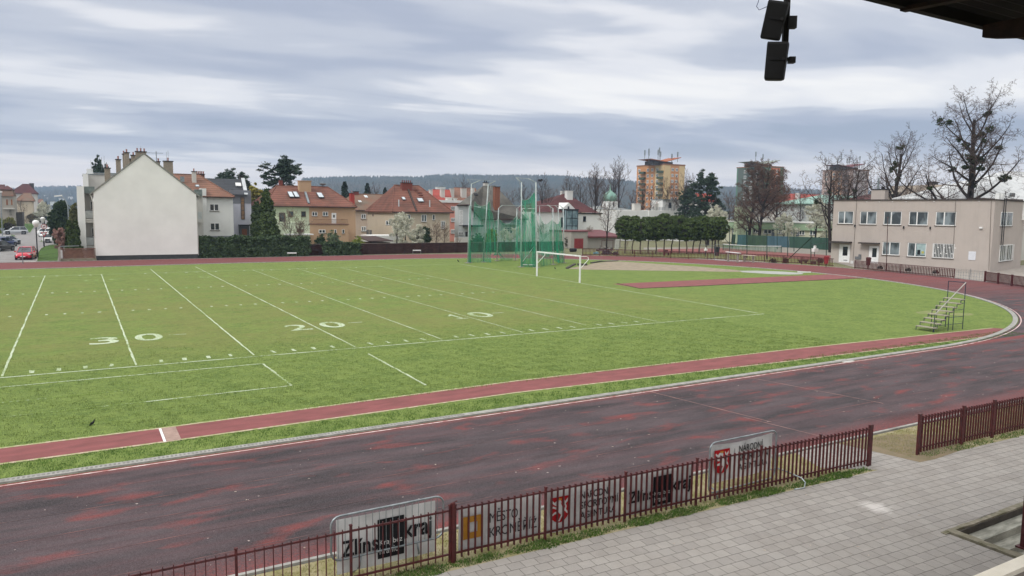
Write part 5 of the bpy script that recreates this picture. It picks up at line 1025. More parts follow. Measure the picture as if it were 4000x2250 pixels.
tower('dusty pink tower block seen through bare branches above the red roofs', Z6, 430, 1365, 1072, 1540, 268, 0, {'front': (.3, .7), 'side': (.15, .4, .6)}, (.85,), ((1230, 232), (1430, 232)), M('maroon_roof', '#7b4444', '#6a3a3a', 2), PKT, GPT, {'front': ((.1, .9, GPT),), 'side': ((.3, .7, wall('apricot_render', '#b58f74', .95)),), 'bal': M('grey_balcony', '#6c6664'), 'masts': 5})
# --- pale green low school building and tall pale pier
h = thing('green_school', (130, 90, 0), 'long low building with pale green fascia and white windows behind the tennis court', 'school'); PS = PL(tuple(atD(*Z6(90, 900), 172)[:2]), tuple((atD(*Z6(1150, 900), 156)-atD(*Z6(90, 900), 172))[:2]))
LG = wall('sage_render', '#9cb394', .95); e0, zt = PS.hit(*Z6(60, 795)); e1, _ = PS.hit(*Z6(1160, 795)); zm = PS.hit(*Z6(500, 868))[1]; zt = PS.hit(*Z6(500, 800))[1]
mb = MB(); PS.box(mb, e0, e1, 0, zm, -10, 0); mb.build('wall', wall('cream_render', '#cfcdb6', .94), h); mb = MB(); PS.box(mb, e0, e1, zm, zt, -10, .5); mb.build('fascia', LG, h); mb = MB(); PS.box(mb, e0-.2, e1+.2, zt, zt+.25, -10, .7); mb.build('roof_edge', WHW2, h)
for q in ((160, 858, 212, 905), (368, 870, 415, 908), (475, 868, 555, 915), (620, 872, 668, 918), (750, 878, 790, 920), (832, 878, 888, 928), (940, 880, 1000, 928)): winp(h, PS, Z6, q, fw=.14)
for q in ((556, 872, 582, 935), (800, 880, 830, 940)): rect(h, PS, Z6, q, 'door', M('slate_door', '#6f767b', '#5f666b', 2), 0, .08)
pr_ = thing('green_stair_tower', (110, 100, 0), 'tall plain pale green block rising over the low green building', 'building'); PT = PL(tuple(atD(*Z6(215, 900), 166)[:2]), (1, -.35)); e0, zt = PT.hit(*Z6(214, 640)); e1, _ = PT.hit(*Z6(372, 640)); mb = MB(); PT.box(mb, e0, e1, 0, zt, -1.5, .0); mb.build('wall', PGR, pr_); mb = MB(); PT.box(mb, e0-.1, e1+.1, zt, zt+.2, -1.6, .1); mb.build('roof_edge', CONW, pr_)
# --- long pale block with red roof, teal roof
h, pl, r_, ze, zr, xl, xr = hiphouse('long_block', 'long pale block under a bright red roof beyond the tennis court', 118, 14, Z6, (700, 605), (1120, 605), (742, 525), (1120, 520), CONW, TILE4, wl=(735, 700), wr=(1110, 700))
for x in (805, 865, 925, 985, 1040):
    for y in (632, 668, 732, 775): winp(h, pl, Z6, (x, y, x+22, y+26), cols=2, fw=.14)
chimp(h, Z6, (805, 505, 832), 121, WHW2, ze, .9, 0, cap=WHW2)
h, pl, r_, ze, zr, xl, xr = hiphouse('teal_roofed_block', 'pale block with faded teal metal roof beside the clubhouse', 96, 14, Z6, (1020, 600), (1600, 640), (1040, 532), (1600, 545), GRYW, M('teal_sheet', '#8fb0a2', '#7c9c8f', 1.5, .5), wl=(1030, 700), wr=(1500, 700))
winp(h, pl, Z6, (1075, 690, 1145, 730), cols=3, fw=.14)
# --- roofs beyond the clubhouse
h = thing('gable_house', (115, 60, 0), 'beige gable with white verge behind the big bare tree', 'house'); gc = atD(*Z7(1420, 1390), 125); PG2 = yp(gc[1]); g0 = PG2.hit(*Z7(1190, 1400))[0]; g1 = PG2.hit(*Z7(1640, 1400))[0]; gz_ = PG2.hit(*Z7(1335, 1240))[1]; gm = PG2.hit(*Z7(1335, 1240))[0]; ge = PG2.hit(*Z7(1190, 1400))[1]
MB().prism([PG2.P(g0, 0), PG2.P(g1-4, 0), PG2.P(g1-4, ge), PG2.P(gm+.6, gz_), PG2.P(gm, gz_), PG2.P(g0, ge)], (0, 10, 0)).build('wall', wall('brownish_render', '#8f857a', .9), h)
MB().prism([PG2.P(g0-.5, ge-.4, .2), PG2.P(gm, gz_, .2), PG2.P(gm+.3, gz_+.4, .2), PG2.P(g0-.8, ge, .2)], (0, .6, 0)).build('roof', M('white_sheet', '#bfc3c5'), h)
for i, (lb, D, q, m_) in enumerate((('red roofed house peeping between the branches of the big tree', 140, ((1400, 1400), (1790, 1400), (1420, 1265), (1700, 1255)), TILE2), ('house with wide white metal roof at the far right behind the clubhouse', 105, ((1640, 1400), (2300, 1400), (1890, 1130), (2300, 1130)), M('white_metal_roof', '#c9cac9', '#b5b6b6', 1.5, .5)), ('dark red roof behind the smaller bare tree', 150, ((780, 1410), (1250, 1410), (900, 1290), (1180, 1285)), TILE5))):
    c = atD(*Z7(*q[0]), D); hh = hiphouse('roofed_house', lb, c[1], 12, Z7, *q, CONW, m_)
    if i == 1: winp(hh[0], hh[1], Z7, (1960, 1325, 2010, 1390), cols=1, frame=STEEL, sill=False)
    if i == 2: chimp(hh[0], Z7, (1130, 1215, 1200), c[1]+5, M('dark_brick', '#4a4644'), 8, 1.2, 0)
h = thing('low_red_roof', tuple(atD(*Z6(0, 600), 170)), 'red roof glimpsed right of the pine behind the flat white building', 'house'); hp0 = atD(*Z5(1130, 590), 190); MB().prism([hp0+(0, 0, 0), hp0+(7, 0, 0), hp0+(6.5, 3, 2.0), hp0+(.5, 3, 2.0)], (0, 0, .3)).build('roof', TILE4, h); MB().box(hp0[0]+.5, hp0[0]+6.5, hp0[1]+.3, hp0[1]+8, 0, hp0[2]).build('wall', CONW, h)
# --- clubhouse
CLW = wall('clubhouse_render', '#b2a8a0', .84, .5); h = thing('clubhouse', (63, 24, 0), 'two storey beige flat roofed clubhouse behind the red railings at right', 'clubhouse')
p0 = onZ(*ZF(2089, 660)); p1 = onZ(*ZF(2489.5, 684)); PK_ = PL(p0[:2], (p1-p0)[:2]); Wc = np.linalg.norm((p1-p0)[:2]); zt = (PK_.hit(*Z8(133, 208))[1]+PK_.hit(*Z8(1640, 190))[1])/2
a_, b2, c2_, d2 = PK_.P(0, 0), PK_.P(Wc, 0), PK_.P(Wc, 0, -13), PK_.P(0, 0, -13); HQ = [(180, 300, 318, 422), (388, 302, 538, 428), (612, 302, 772, 432), (850, 303, 1022, 436), (1102, 305, 1286, 440), (598, 588, 756, 720), (836, 596, 1004, 736), (1076, 604, 1266, 750), (188, 614, 284, 786), (470, 628, 556, 796)]
HL = []
for q in HQ: s0_, t1_ = PK_.hit(*Z8(q[0], q[1])); s1_, t0_ = PK_.hit(*Z8(q[2], q[3])); HL.append((s0_, s1_, max(.02, t0_), t1_))
RV = .14; A2_, B2_ = PK_.P(0, 0, -RV), PK_.P(Wc, 0, -RV); wb = MB(); wb.prism([A2_, B2_, c2_, d2], (0, 0, zt)); SS = sorted({0, Wc, *[x for q in HL for x in q[:2]]}); ZZ = sorted({0, zt, *[x for q in HL for x in q[2:]]})
for z0_, z1_ in zip(ZZ, ZZ[1:]):
    run = None
    for s0_, s1_ in list(zip(SS, SS[1:]))+[(None, None)]:
        hole = s0_ is None or any(q[0]-1e-4 <= s0_ and s1_ <= q[1]+1e-4 and q[2]-1e-4 <= z0_ and z1_ <= q[3]+1e-4 for q in HL)
        if hole:
            if run: wb.add([PK_.P(run[0], z0_), PK_.P(run[1], z0_), PK_.P(run[1], z1_), PK_.P(run[0], z1_)], [(0, 1, 2, 3)]); run = None
        else: run = (run[0] if run else s0_, s1_)
for s0_, s1_, z0_, z1_ in HL+[(0, Wc, 0, zt)]:
    C4 = [(s0_, z0_), (s1_, z0_), (s1_, z1_), (s0_, z1_)]
    for i in range(4): p_, q_ = C4[i], C4[(i+1) % 4]; wb.add([PK_.P(*p_), PK_.P(*q_), PK_.P(*q_, -RV), PK_.P(*p_, -RV)], [(0, 1, 2, 3)])
wb.build('wall', CLW, h)
mb = MB(); PK_.box(mb, -.15, Wc+.12, zt, zt+.13, -13.1, .15); mb.build('roof_edge', M('roof_felt_edge', '#4a423e', '#3a3431', 3), h)
for i, q in enumerate(((180, 300, 318, 422), (388, 302, 538, 428), (612, 302, 772, 432), (850, 303, 1022, 436), (1102, 305, 1286, 440), (598, 588, 756, 720), (836, 596, 1004, 736))): winp(h, PK_, Z8, q, cols=2, fw=.09, split=.42, glass=CUR, d=-.11)
w_ = winp(h, PK_, Z8, (1076, 604, 1266, 750), cols=2, fw=.09, glass=DGL, d=-.11); a0, z1_ = PK_.hit(*Z8(1076, 604)); a1, z0_ = PK_.hit(*Z8(1266, 750)); mb = MB()
for i in range(15): s = a0+(a1-a0)*i/14; PK_.box(mb, s-.022, s+.022, z0_, z1_, .0, .03)
for k in range(8): s = a0+(a1-a0)*(k*2+1)/14*.93+.1; zc_ = z0_+(z1_-z0_)*(.3+.4*(k % 2)); PK_.box(mb, s-.05, s+.12, zc_, zc_+.1, .0, .025)
mb.build('window_grille', WHITE, h)
for q in ((192, 618, 280, 786), (474, 632, 552, 796)):
    rect(h, PK_, Z8, (q[0]-4, q[1]-4, q[2]+4, q[3]), 'door_frame', WHITE, -.13, -.08); dr = rect(h, PK_, Z8, q, 'door', WHITE, -.08, -.04); dw = q[2]-q[0]
    for k in (.36, .62): rect(dr, PK_, Z8, (q[0]+dw*k, q[1]+18, q[0]+dw*(k+.2), q[1]+104), 'door_pane', DGL, -.04, -.03)
rect(h, PK_, Z8, (228, 760, 264, 768), 'letter_slot', DARK, -.04, -.02)
for q in ((120, 582, 310, 604), (396, 594, 574, 612)): rect(h, PK_, Z8, q, 'door_canopy', M('dark_canopy', '#4b4542', '#3b3634', 3), 0, 1.0)
mb = MB(); PK_.box(mb, PK_.hit(*Z8(520, 150))[0]-7.2, PK_.hit(*Z8(520, 150))[0]-7.1, zt, zt+.01, -3, -2.9); ch0 = atD(*Z8(512, 100), (PK_.P(5, 0)-CAM)@FW+3); ch1 = atD(*Z8(636, 100), (PK_.P(5, 0)-CAM)@FW+3)
wch = np.linalg.norm((ch1-ch0)[:2])/2; cc = (ch0+ch1)/2; MB().ob((cc[0], cc[1], (zt+cc[2])/2), PK_.u*wch, PK_.n*.6, (0, 0, (cc[2]-zt)/2)).build('chimney', CLW, h); MB().ob((cc[0], cc[1], cc[2]+.05), PK_.u*(wch+.1), PK_.n*.7, (0, 0, .05)).build('chimney_cap', DARK, h)
for k, hh_ in ((-.3, 1.6), (.3, .4), (.55, .4)): MB().tube([(cc[0]+PK_.u[0]*wch*k, cc[1]+PK_.u[1]*wch*k, cc[2]), (cc[0]+PK_.u[0]*wch*k, cc[1]+PK_.u[1]*wch*k, cc[2]+hh_)], .12, 7).build('flue', ZINC if k < 0 else RUST, h)
for q in ((355, 210, 320, 770), (1290, 200, 1265, 690), (1625, 200, 1600, 870)):
    s, z1_ = PK_.hit(*Z8(q[0], q[1])); s2_, z0_ = PK_.hit(*Z8(q[2], q[3])); MB().tube([PK_.P(s, zt-.05, .05), PK_.P(s2_, max(.2, z0_), .05)], .025, 5).build('lightning_wire', SILL, h)
for q in ((340, 440), (800, 455), (1050, 460)): s, z = PK_.hit(*Z8(*q)); MB().ob(PK_.P(s, z, .12), PK_.u*.06, PK_.n*.12, (0, 0, .16)).build('wall_bracket', DARK, h)
s, z = PK_.hit(*Z8(1530, 458)); MB().ob(PK_.P(s, z, .12), PK_.u*.16, PK_.n*.12, (0, 0, .09)).build('floodlight', WHITE, h)
for q in ((450, 214), (568, 214), (692, 214), (820, 214), (1084, 210), (1510, 208)): s, z = PK_.hit(*Z8(*q)); MB().ob(PK_.P(s, z, .03), PK_.u*.07, PK_.n*.03, (0, 0, .05)).build('wall_cap', CWH, h)
rect(h, PK_, Z8, (1412, 680, 1474, 764), 'notice_board', M('notice_white', '#d5d6da', '#c9cacf', 3, .4), .0, .06); rect(h, PK_, Z8, (340, 728, 396, 756), 'meter_box', M('grey_meter', '#6f7173', '#5f6163', 3), 0, .12); rect(h, PK_, Z8, (374, 708, 396, 728), 'meter_box', M('grey_meter', '#6f7173'), 0, .12)
rect(h, PK_, Z8, (920, 612, 1000, 716), 'pale_blind', M('pale_blind', '#9fb3b2', '#8da1a0', 3, .3), -.085, -.08); rect(h, PK_, Z8, (924, 666, 950, 712), 'poster', INK, -.079, -.076); rect(h, PK_, Z8, (964, 680, 984, 702), 'sticker', M('yellow_sticker', '#b5ac52', '#a59c48', 3), -.079, -.076)
rect(h, PK_, Z8, (300, 768, 326, 796), 'vent_block', CWH, 0, .2)
# end wall
PE = PL(p1[:2], tuple((PK_.n*-1)[:2])); q0 = PE
winp(h, PE, Z8, (1716, 308, 1816, 442), cols=2, fw=.09, glass=CUR); w_ = winp(h, PE, Z8, (1704, 622, 1816, 764), cols=2, fw=.09); a0, z1_ = PE.hit(*Z8(1700, 622)); a1, z0_ = PE.hit(*Z8(1816, 764)); mb = MB()
for i in range(9): s = a0+(a1-a0)*i/8; PE.box(mb, s-.03, s+.03, z0_, z1_, .12, .15)
mb.build('window_grille', WHITE, h); mb = MB()
for q in ((1698, 200, 655), (1716, 200, 655)): s, z0_ = PE.hit(*Z8(q[0], q[2])); mb.tube([PE.P(s, zt+.3, .15), PE.P(s, z0_, .15)], .05, 6)
mb.build('pipes', DARK, h)
s, z = PE.hit(*Z8(1918, 300)); mb = MB(); PE.box(mb, s, s+.6, PE.hit(*Z8(1918, 385))[1], zt+.4, 0, .5); mb.build('white_duct', WHITE, h)
for k in range(2): c = PE.P(PE.hit(*Z8(1760+k*30, 170))[0], zt+.5, -.8); MB().ob(c, PE.u*.4, PE.n*.2, (0, 0, .4)).build('air_unit', WHITE, h)
# ================================================================== TREES AND PLANTS
def grow_tree(seed, H, r0, kids=(9, 6, 5, 4), lean=.0, crown=.35, up=.25, wob=.18, ang=55, rmin=.012, lenf=(1, .55, .5, .45, .5), central=True, droop=0.0):
    rg = random.Random(seed); out = []; tips = []
    def norm(v): l = math.sqrt(v[0]**2+v[1]**2+v[2]**2) or 1; return (v[0]/l, v[1]/l, v[2]/l)
    def br(p, d, Ln, r, lv):
        n = (9, 6, 4, 3, 2, 2)[min(lv, 5)]; nodes = [(p, d, r)]
        for i in range(n):
            k = wob*(1 if lv else .25)
            u_ = up if lv else .05
            if lv >= 2: u_ -= droop
            d = norm((d[0]+rg.uniform(-k, k), d[1]+rg.uniform(-k, k), d[2]+rg.uniform(-k, k)+u_*.3)); q = (p[0]+d[0]*Ln/n, p[1]+d[1]*Ln/n, p[2]+d[2]*Ln/n)
            r2 = max(rmin*.7, r*(1-(.72 if lv == 0 else .8)*(i+1)/n)); out.append((p, q, nodes[-1][2], r2, lv)); nodes.append((q, d, r2)); p = q
        tips.append((p, lv))
        if lv < len(kids):
            c = kids[lv]
            for j in range(c):
                t = (crown+(1-crown)*(j+rg.random())/c) if lv == 0 else (.22+.78*(j+rg.random()*.9)/c); f = min(t*n, n-.001); i = int(f); a, b = nodes[i], nodes[i+1]; fr = f-i
                pp = tuple(a[0][k]+(b[0][k]-a[0][k])*fr for k in range(3)); dd = a[1]
                # a perpendicular direction
                az = j*2.4+rg.uniform(-.5, .5); e1 = norm((dd[1], -dd[0], .01) if abs(dd[2]) < .95 else (1, 0, 0)); e2 = (dd[1]*e1[2]-dd[2]*e1[1], dd[2]*e1[0]-dd[0]*e1[2], dd[0]*e1[1]-dd[1]*e1[0])
                an = R(ang*rg.uniform(.7, 1.2)*(1.15-.45*t if lv == 0 else 1)); s, c_ = math.sin(an), math.cos(an)
                nd_ = norm(tuple(dd[k]*c_+(e1[k]*math.cos(az)+e2[k]*math.sin(az))*s for k in range(3)))
                L2 = Ln*lenf[min(lv+1, 4)]*rg.uniform(.7, 1.1)*(1.0-.55*max(0, t-crown)/(1-crown) if lv == 0 else 1-.35*t)
                br(pp, nd_, L2, max(rmin, (a[2]+(b[2]-a[2])*fr)*(.55 if lv == 0 else .6)), lv+1)
    br((0, 0, 0), norm((lean, 0, 1)), H, r0, 0)
    return out, tips
def segs_mesh(name, segs, mat, parent, n=3):
    P = np.array([s[0] for s in segs]); Q = np.array([s[1] for s in segs]); r1 = np.array([s[2] for s in segs]); r2 = np.array([s[3] for s in segs]); d = Q-P; d /= np.linalg.norm(d, axis=1)[:, None]+1e-9
    a = np.cross(d, np.where(np.abs(d[:, 2:3]) < .9, [[0, 0, 1.]], [[1., 0, 0]])); a /= np.linalg.norm(a, axis=1)[:, None]+1e-9; b = np.cross(d, a); m = len(segs); V = np.empty((m, 2*n, 3))
    for k in range(n):
        c, s = math.cos(2*math.pi*k/n), math.sin(2*math.pi*k/n); o = a*c+b*s; V[:, k] = P+o*r1[:, None]; V[:, n+k] = Q+o*r2[:, None]
    F = np.array([[k, (k+1) % n, n+(k+1) % n, n+k] for k in range(n)]); F = (F[None]+(np.arange(m)*2*n)[:, None, None]).reshape(-1, 4)
    return np_mesh(name, V.reshape(-1, 3), F, mat, parent)
def cards(C, size, seed, N=None, flat=.0, aspect=.6):
    """leaf quads at the centres C; N optional outward normals that most leaves roughly follow"""
    rg = np.random.default_rng(seed); n = len(C); nv = rg.normal(size=(n, 3)); nv /= np.linalg.norm(nv, axis=1)[:, None]
    if N is not None: nv = nv*(1-flat)+N*flat*1.5; nv /= np.linalg.norm(nv, axis=1)[:, None]
    t = rg.normal(size=(n, 3)); t -= (t*nv).sum(1)[:, None]*nv; t /= np.linalg.norm(t, axis=1)[:, None]; b = np.cross(nv, t); s = (size*rg.uniform(.6, 1.3, n))[:, None]
    V = np.stack([C-t*s-b*s*aspect*.4, C+t*s*.2-b*s*aspect, C+t*s, C+t*s*.1+b*s*aspect], 1).reshape(-1, 3); return V, np.arange(4*n).reshape(-1, 4)
def blob(n, c, rad, seed, lumps=9, la=.28, fill=.35, per=26, ts=None):
    """leaf points gathered in tufts over a lumpy ellipsoid, so dark gaps stay between the tufts"""
    rg = np.random.default_rng(seed); k = max(6, n//per); d = rg.normal(size=(k, 3)); d /= np.linalg.norm(d, axis=1)[:, None]; Lc = rg.normal(size=(lumps, 3)); Lc /= np.linalg.norm(Lc, axis=1)[:, None]
    m = np.max(np.clip((d@Lc.T-.6)/.4, 0, 1), axis=1); rr_ = (1-la+la*m)*(1-fill*rg.random(k)**2)*rg.uniform(.9, 1.08, k); T = d*rr_[:, None]*np.array(rad)
    idx = rg.integers(0, k, n); ts = ts or (np.mean(rad)*2.6/math.sqrt(k)); o = rg.normal(size=(n, 3))*np.array([1, 1, .7])*ts*.42*rg.uniform(.5, 1.3, k)[idx][:, None]
    return np.array(c)+T[idx]+o, d[idx]
BARK = M('bark', '#5a4e45', '#3f362f', 5, .95, bump=.01, obj=True); DBARK = M('dark_bark', '#38302b', '#28221f', 5, .95, obj=True); TWIG = M('twigs', '#5d4e47', '#473b36', 3, .95, obj=True); RTW = M('reddish_twigs', '#685045', '#503e35', 3, .95, obj=True)
MIST = leafm('mistletoe_leaves', '#3c4a24', '#2a361b', '#56632f', 1.5, .2, True)
def make_bare(name, seed, H, r0, kids, mistle=0, tw=TWIG, bark=DBARK, rmin=.014, **k):
    segs, tips = grow_tree(seed, H, r0, kids, rmin=rmin, **k); root = empty(name)
    segs_mesh('trunk', [s for s in segs if s[4] == 0], bark, root, 8); segs_mesh('limbs', [s for s in segs if s[4] == 1], bark, root, 5); segs_mesh('crown', [s for s in segs if s[4] > 1], tw, root, 3)
    rg = random.Random(seed+5); cand = [s for s in segs if s[4] == 1 and s[0][2] > H*.25]+[s for s in segs if s[4] == 0 and s[0][2] > H*.45]*3
    for i in range(mistle):
        s = rg.choice(cand); rad = rg.uniform(.3, .72)
        C = np.concatenate([blob(130, np.array(s[0])+np.array([rg.uniform(-.9, .9)*rad, rg.uniform(-.9, .9)*rad, rg.uniform(-1, .5)*rad]), (rad*rg.uniform(.35, .75),)*3, seed*31+i*7+j, 5, .4, .6, 9)[0] for j in range(5)]); V, F = cards(C, .11, seed+i); np_mesh('mistletoe', V, F, MIST, root)
    return root
def place(proto, loc, s, rz, label, cat, group=None, first=[set()], sz=None):
    o = proto if proto.name not in first[0] else copy_tree(proto); first[0].add(proto.name); o.location = loc; o.scale = (s, s, sz or s); o.rotation_euler = (0, 0, rz); tag(o, label, cat, group); return o
def dpt(cr, a, D): p = atD(*cr(a, 700), D); return (p[0], p[1], 0)
def hgt(cr, a, b, D): return atD(*cr(a, b), D)[2]
# two great trees behind the clubhouse
bt = make_bare('bare_tree', 11, 22, .62, (24, 9, 8, 7), 26, crown=.14, ang=66, wob=.17, up=.42, lenf=(1, .60, .48, .46, .44), rmin=.016)
place(bt, dpt(Z7, 1600, 104), 1.12*hgt(Z7, 1790, 190, 104)/27.0, R(40), 'tallest bare tree with many dark mistletoe clumps towering over the clubhouse', 'tree', 'bare trees', sz=.97*hgt(Z7, 1790, 190, 104)/27.0)
b2t = make_bare('bare_tree', 23, 16, .5, (16, 9, 7, 5), 8, crown=.2, ang=52, up=.5, lenf=(1, .62, .5, .46, .5), rmin=.013)
place(b2t, dpt(Z7, 825, 118), .92*hgt(Z7, 940, 725, 118)/17.5, R(100), 'bare tree with a few mistletoe clumps left of the tallest tree', 'tree', 'bare trees')
b3 = make_bare('bare_tree', 31, 14, .34, (11, 8, 7, 4), 2, crown=.22, ang=54, up=.35, wob=.28, rmin=.018, lenf=(1, .62, .5, .45, .45))
b4 = make_bare('bare_tree', 47, 15, .36, (20, 9, 7, 5), 0, tw=RTW, crown=.16, ang=56, up=.22, wob=.26, lenf=(1, .52, .52, .5, .5), rmin=.022, droop=.25)
rg4 = np.random.default_rng(4); _v = np.array([v.co[:] for v in next(c for c in b4.children if c.name.startswith('crown')).data.vertices]); _v = _v[rg4.integers(0, len(_v), 9000)]+rg4.normal(size=(9000, 3))*.12; V, F = cards(_v, .08, 4); np_mesh('dead_leaves', V, F, leafm('dead_leaves', '#6b5242', '#544033', '#7b6450', 1, .2, True), b4)
b5 = make_bare('bare_tree', 53, 15, .30, (12, 6, 5, 4), 0, crown=.3, ang=38, up=.5, wob=.16, rmin=.018)
b6 = make_bare('bare_tree', 61, 12, .22, (12, 7, 5, 3), 0, tw=RTW, crown=.25, ang=45, up=.35, rmin=.02)
for i, (cr, a, top, D, pr, k, lb) in enumerate((
    (Z6, 1170, 140, 128, b3, 1, 'bare tree with dark clumps directly left of the clubhouse corner'), (Z6, 1260, 240, 131, b3, 1, 'bare tree in front of the pink tower, right of the clumped one'), (Z6, 1385, 130, 134, b3, 1, 'bare tree over the left end of the clubhouse roof'),
    (Z6, 440, 205, 157, b4, 1.0, 'broad reddish brown tree with thick trunk hiding the green tower'), (Z6, 338, 225, 160, b4, 1.0, 'slimmer reddish tree just left of the broad brown tree'), (Z6, 610, 255, 168, b4, .95, 'reddish tree at the right flank of the broad brown tree'),
    (Z5, 60, 280, 235, b5, 1, 'slender bare tree left of the onion domed church'), (Z5, 258, 235, 235, b5, 1, 'tall bare tree right behind the onion dome'), (Z5, 318, 205, 240, b5, 1, 'tallest bare tree between church and orange tower'),
    (Z5, 545, 380, 175, b6, 1, 'bare tree in front of the left edge of the orange tower'), (Z5, 640, 400, 182, b6, 1, 'reddish bare tree before the orange tower balconies'), (Z5, 790, 350, 178, b6, 1, 'bare tree before the middle of the orange tower'), (Z5, 885, 390, 186, b6, 1, 'bare tree before the right face of the orange tower'), (Z5, 985, 325, 175, b5, 1, 'rounded bare tree just right of the orange tower'), (Z5, 1075, 370, 180, b5, 1, 'bare tree left of the dark pine'), (Z5, 430, 470, 230, b6, 1, 'low bare tree left of the orange tower'),
    (Z5, 1320, 600, 165, b6, 1, 'brown thicket tree left of the green tower'), (Z5, 1420, 480, 185, b6, 1, 'reddish bare tree touching the left of the green tower'), (Z5, 188, 505, 118, b6, 1, 'small bare tree in front of the church'),
    (Z4, 1045, 290, 160, b5, 1, 'bare tree with a nest high in its crown behind the throwing cage'), (Z4, 850, 385, 165, b5, 1, 'bare tree seen between the tall cage poles'), (Z4, 1385, 275, 165, b5, 1, 'bare tree behind the chimneys of the white villa'), (Z4, 1490, 310, 168, b5, 1, 'bare tree right of the villa chimneys'), (Z4, 1655, 195, 160, b5, 1, 'tall bare tree behind the right wing of the white villa'), (Z4, 1130, 400, 170, b6, 1, 'low bare tree left of the villa roof'), (Z4, 180, 320, 190, b5, 1, 'bare tree behind the red roofs left of the cage'), (Z4, 700, 420, 190, b6, 1, 'bare tree behind the grey roof ridge'),
    (Z6, 850, 440, 200, b6, 1, 'small bare tree above the long red roof'), (Z2, 2030, 478, 175, b5, 1, 'small bare tree beside the little spruce before the hill'), (Z7, 200, 1120, 150, b6, 1, 'bare tree over the teal roof'))):
    rr = random.Random(i); H0 = {b3: 15.5, b4: 16, b5: 16, b6: 13.5}[pr]; h_ = hgt(cr, a, top, D); place(pr, dpt(cr, a, D), .95*k*h_/H0, rr.uniform(0, 6), lb, 'tree', 'bare trees')
nest = blob(200, atD(*Z4(1047, 300), 160), (.35, .35, .3), 3)[0]; V, F = cards(nest, .15, 4); o = np_mesh('bird_nest', V, F, DBARK); tag(o, 'dark ball of a nest in the bare tree behind the cage', 'nest')
# conifers
NEED = leafm('pine_needles', '#38493a', '#2a3a2a', '#4a5c46', .8, .1, True); SPR = leafm('spruce_needles', '#2b3b30', '#1f2c24', '#3c4e3f', 1, .1, True); THU = leafm('thuja_sprays', '#4d5d33', '#374727', '#6c7a44', .9, .15, True); TOP = leafm('topiary_leaves', '#4c5f2e', '#2b3919', '#7a8a48', 2.2, .15, True)
def make_pine(name, seed, H, spread, kids=(16, 7, 3), clump=.6, mat=NEED, npc=90, cs=.30, crown=.3):
    segs, tips = grow_tree(seed, H, H*.024, kids, crown=crown, ang=72, up=.18, wob=.2, lenf=(1, spread, .45, .4, .4), rmin=.03); root = empty(name); segs_mesh('trunk', [s for s in segs if s[4] == 0], DBARK, root, 8); segs_mesh('limbs', [s for s in segs if s[4] > 0], DBARK, root, 4); rg = random.Random(seed)
    T = [t for t, lv in tips if lv != 2 or rg.random() < .75]; C = []
    for i, t in enumerate(T): C.append(blob(npc, np.array(t), (clump*rg.uniform(.6, 1.2), clump, clump*.38), seed+i, 4, .35, .7, 8)[0])
    for s in segs:
        if s[4] >= 2 and rg.random() < .12: C.append(blob(npc//3, np.array(s[1]), (clump*.6, clump*.6, clump*.3), rg.randrange(9999), 3, .3, .7, 8)[0])
    V, F = cards(np.concatenate(C), cs, seed, aspect=.35); np_mesh('crown', V, F, mat, root); return root
p1t = make_pine('pine_tree', 5, 16, .44, (30, 8), .62, npc=60, cs=.26, crown=.2); h_ = hgt(Z2, 1170, 130, 128); place(p1t, dpt(Z2, 1085, 128), 1.1*h_/17.0, R(20), 'large dark pine rising behind the chimneys of the twin house', 'tree', 'evergreen trees', sz=.88*h_/17.0)
place(p1t, dpt(Z2, 640, 140), hgt(Z2, 600, 300, 140)/18.6, R(140), 'dark pine crown right behind the charcoal roof', 'tree', 'evergreen trees'); place(p1t, dpt(Z2, 450, 146), hgt(Z2, 450, 308, 146)/18.6, R(250), 'dark pine crown left behind the charcoal roof', 'tree', 'evergreen trees')
place(p1t, dpt(Z5, 1215, 150), hgt(Z5, 1250, 335, 150)/17.2, R(75), 'dark pine right of the orange tower behind the flat white building', 'tree', 'evergreen trees'); place(p1t, dpt(Z5, 1010, 172), hgt(Z5, 1000, 480, 172)/17.2, R(10), 'low dark evergreen between orange tower and pine', 'tree', 'evergreen trees')
place(p1t, dpt(ZH, 230, 125), .45*hgt(ZH, 250, 450, 125)/17.2, R(200), 'dark treetop peeping over the stepped row houses', 'tree', 'evergreen trees', sz=hgt(ZH, 250, 450, 125)/17.2)
def make_cone(name, seed, H, rad, mat, n=9000, cs=.22, tiers=12, ragged=.35, trunk=True, pw=.8):
    rg = np.random.default_rng(seed); root = empty(name); k_ = n//28; z = H*(.03+.95*rg.random(k_)**1.3); f = 1-z/H; a = rg.random(k_)*2*np.pi
    lump = .82+.18*np.sin(a*5+z*2.1+np.sin(z*3)*2)+ragged*.5*(np.abs(((z/H*tiers)%1)-.5)-.25); r_ = rad*f**pw*lump*(1-.35*rg.random(k_)**2); C = np.stack([r_*np.cos(a), r_*np.sin(a), z], 1); N = np.stack([np.cos(a), np.sin(a), np.full(k_, .4)], 1); ix = rg.integers(0, k_, n); C = C[ix]+rg.normal(size=(n, 3))*np.array([.5, .5, .9])*rad*.13*(.35+f[ix][:, None]); N = N[ix]; V, F = cards(C, cs, seed, N, .4, .5)
    np_mesh('crown', V, F, mat, root); MB().tube([(0, 0, 0), (0, 0, H*.9)], [H*.016, .01], 6).build('trunk', DBARK, root)
    MB().lathe((0, 0, 0), [(rad*.6, H*.05), (rad*.5, H*.3), (rad*.28, H*.6), (.02, H*.92)], 10).build('inner_foliage', mat, root); return root
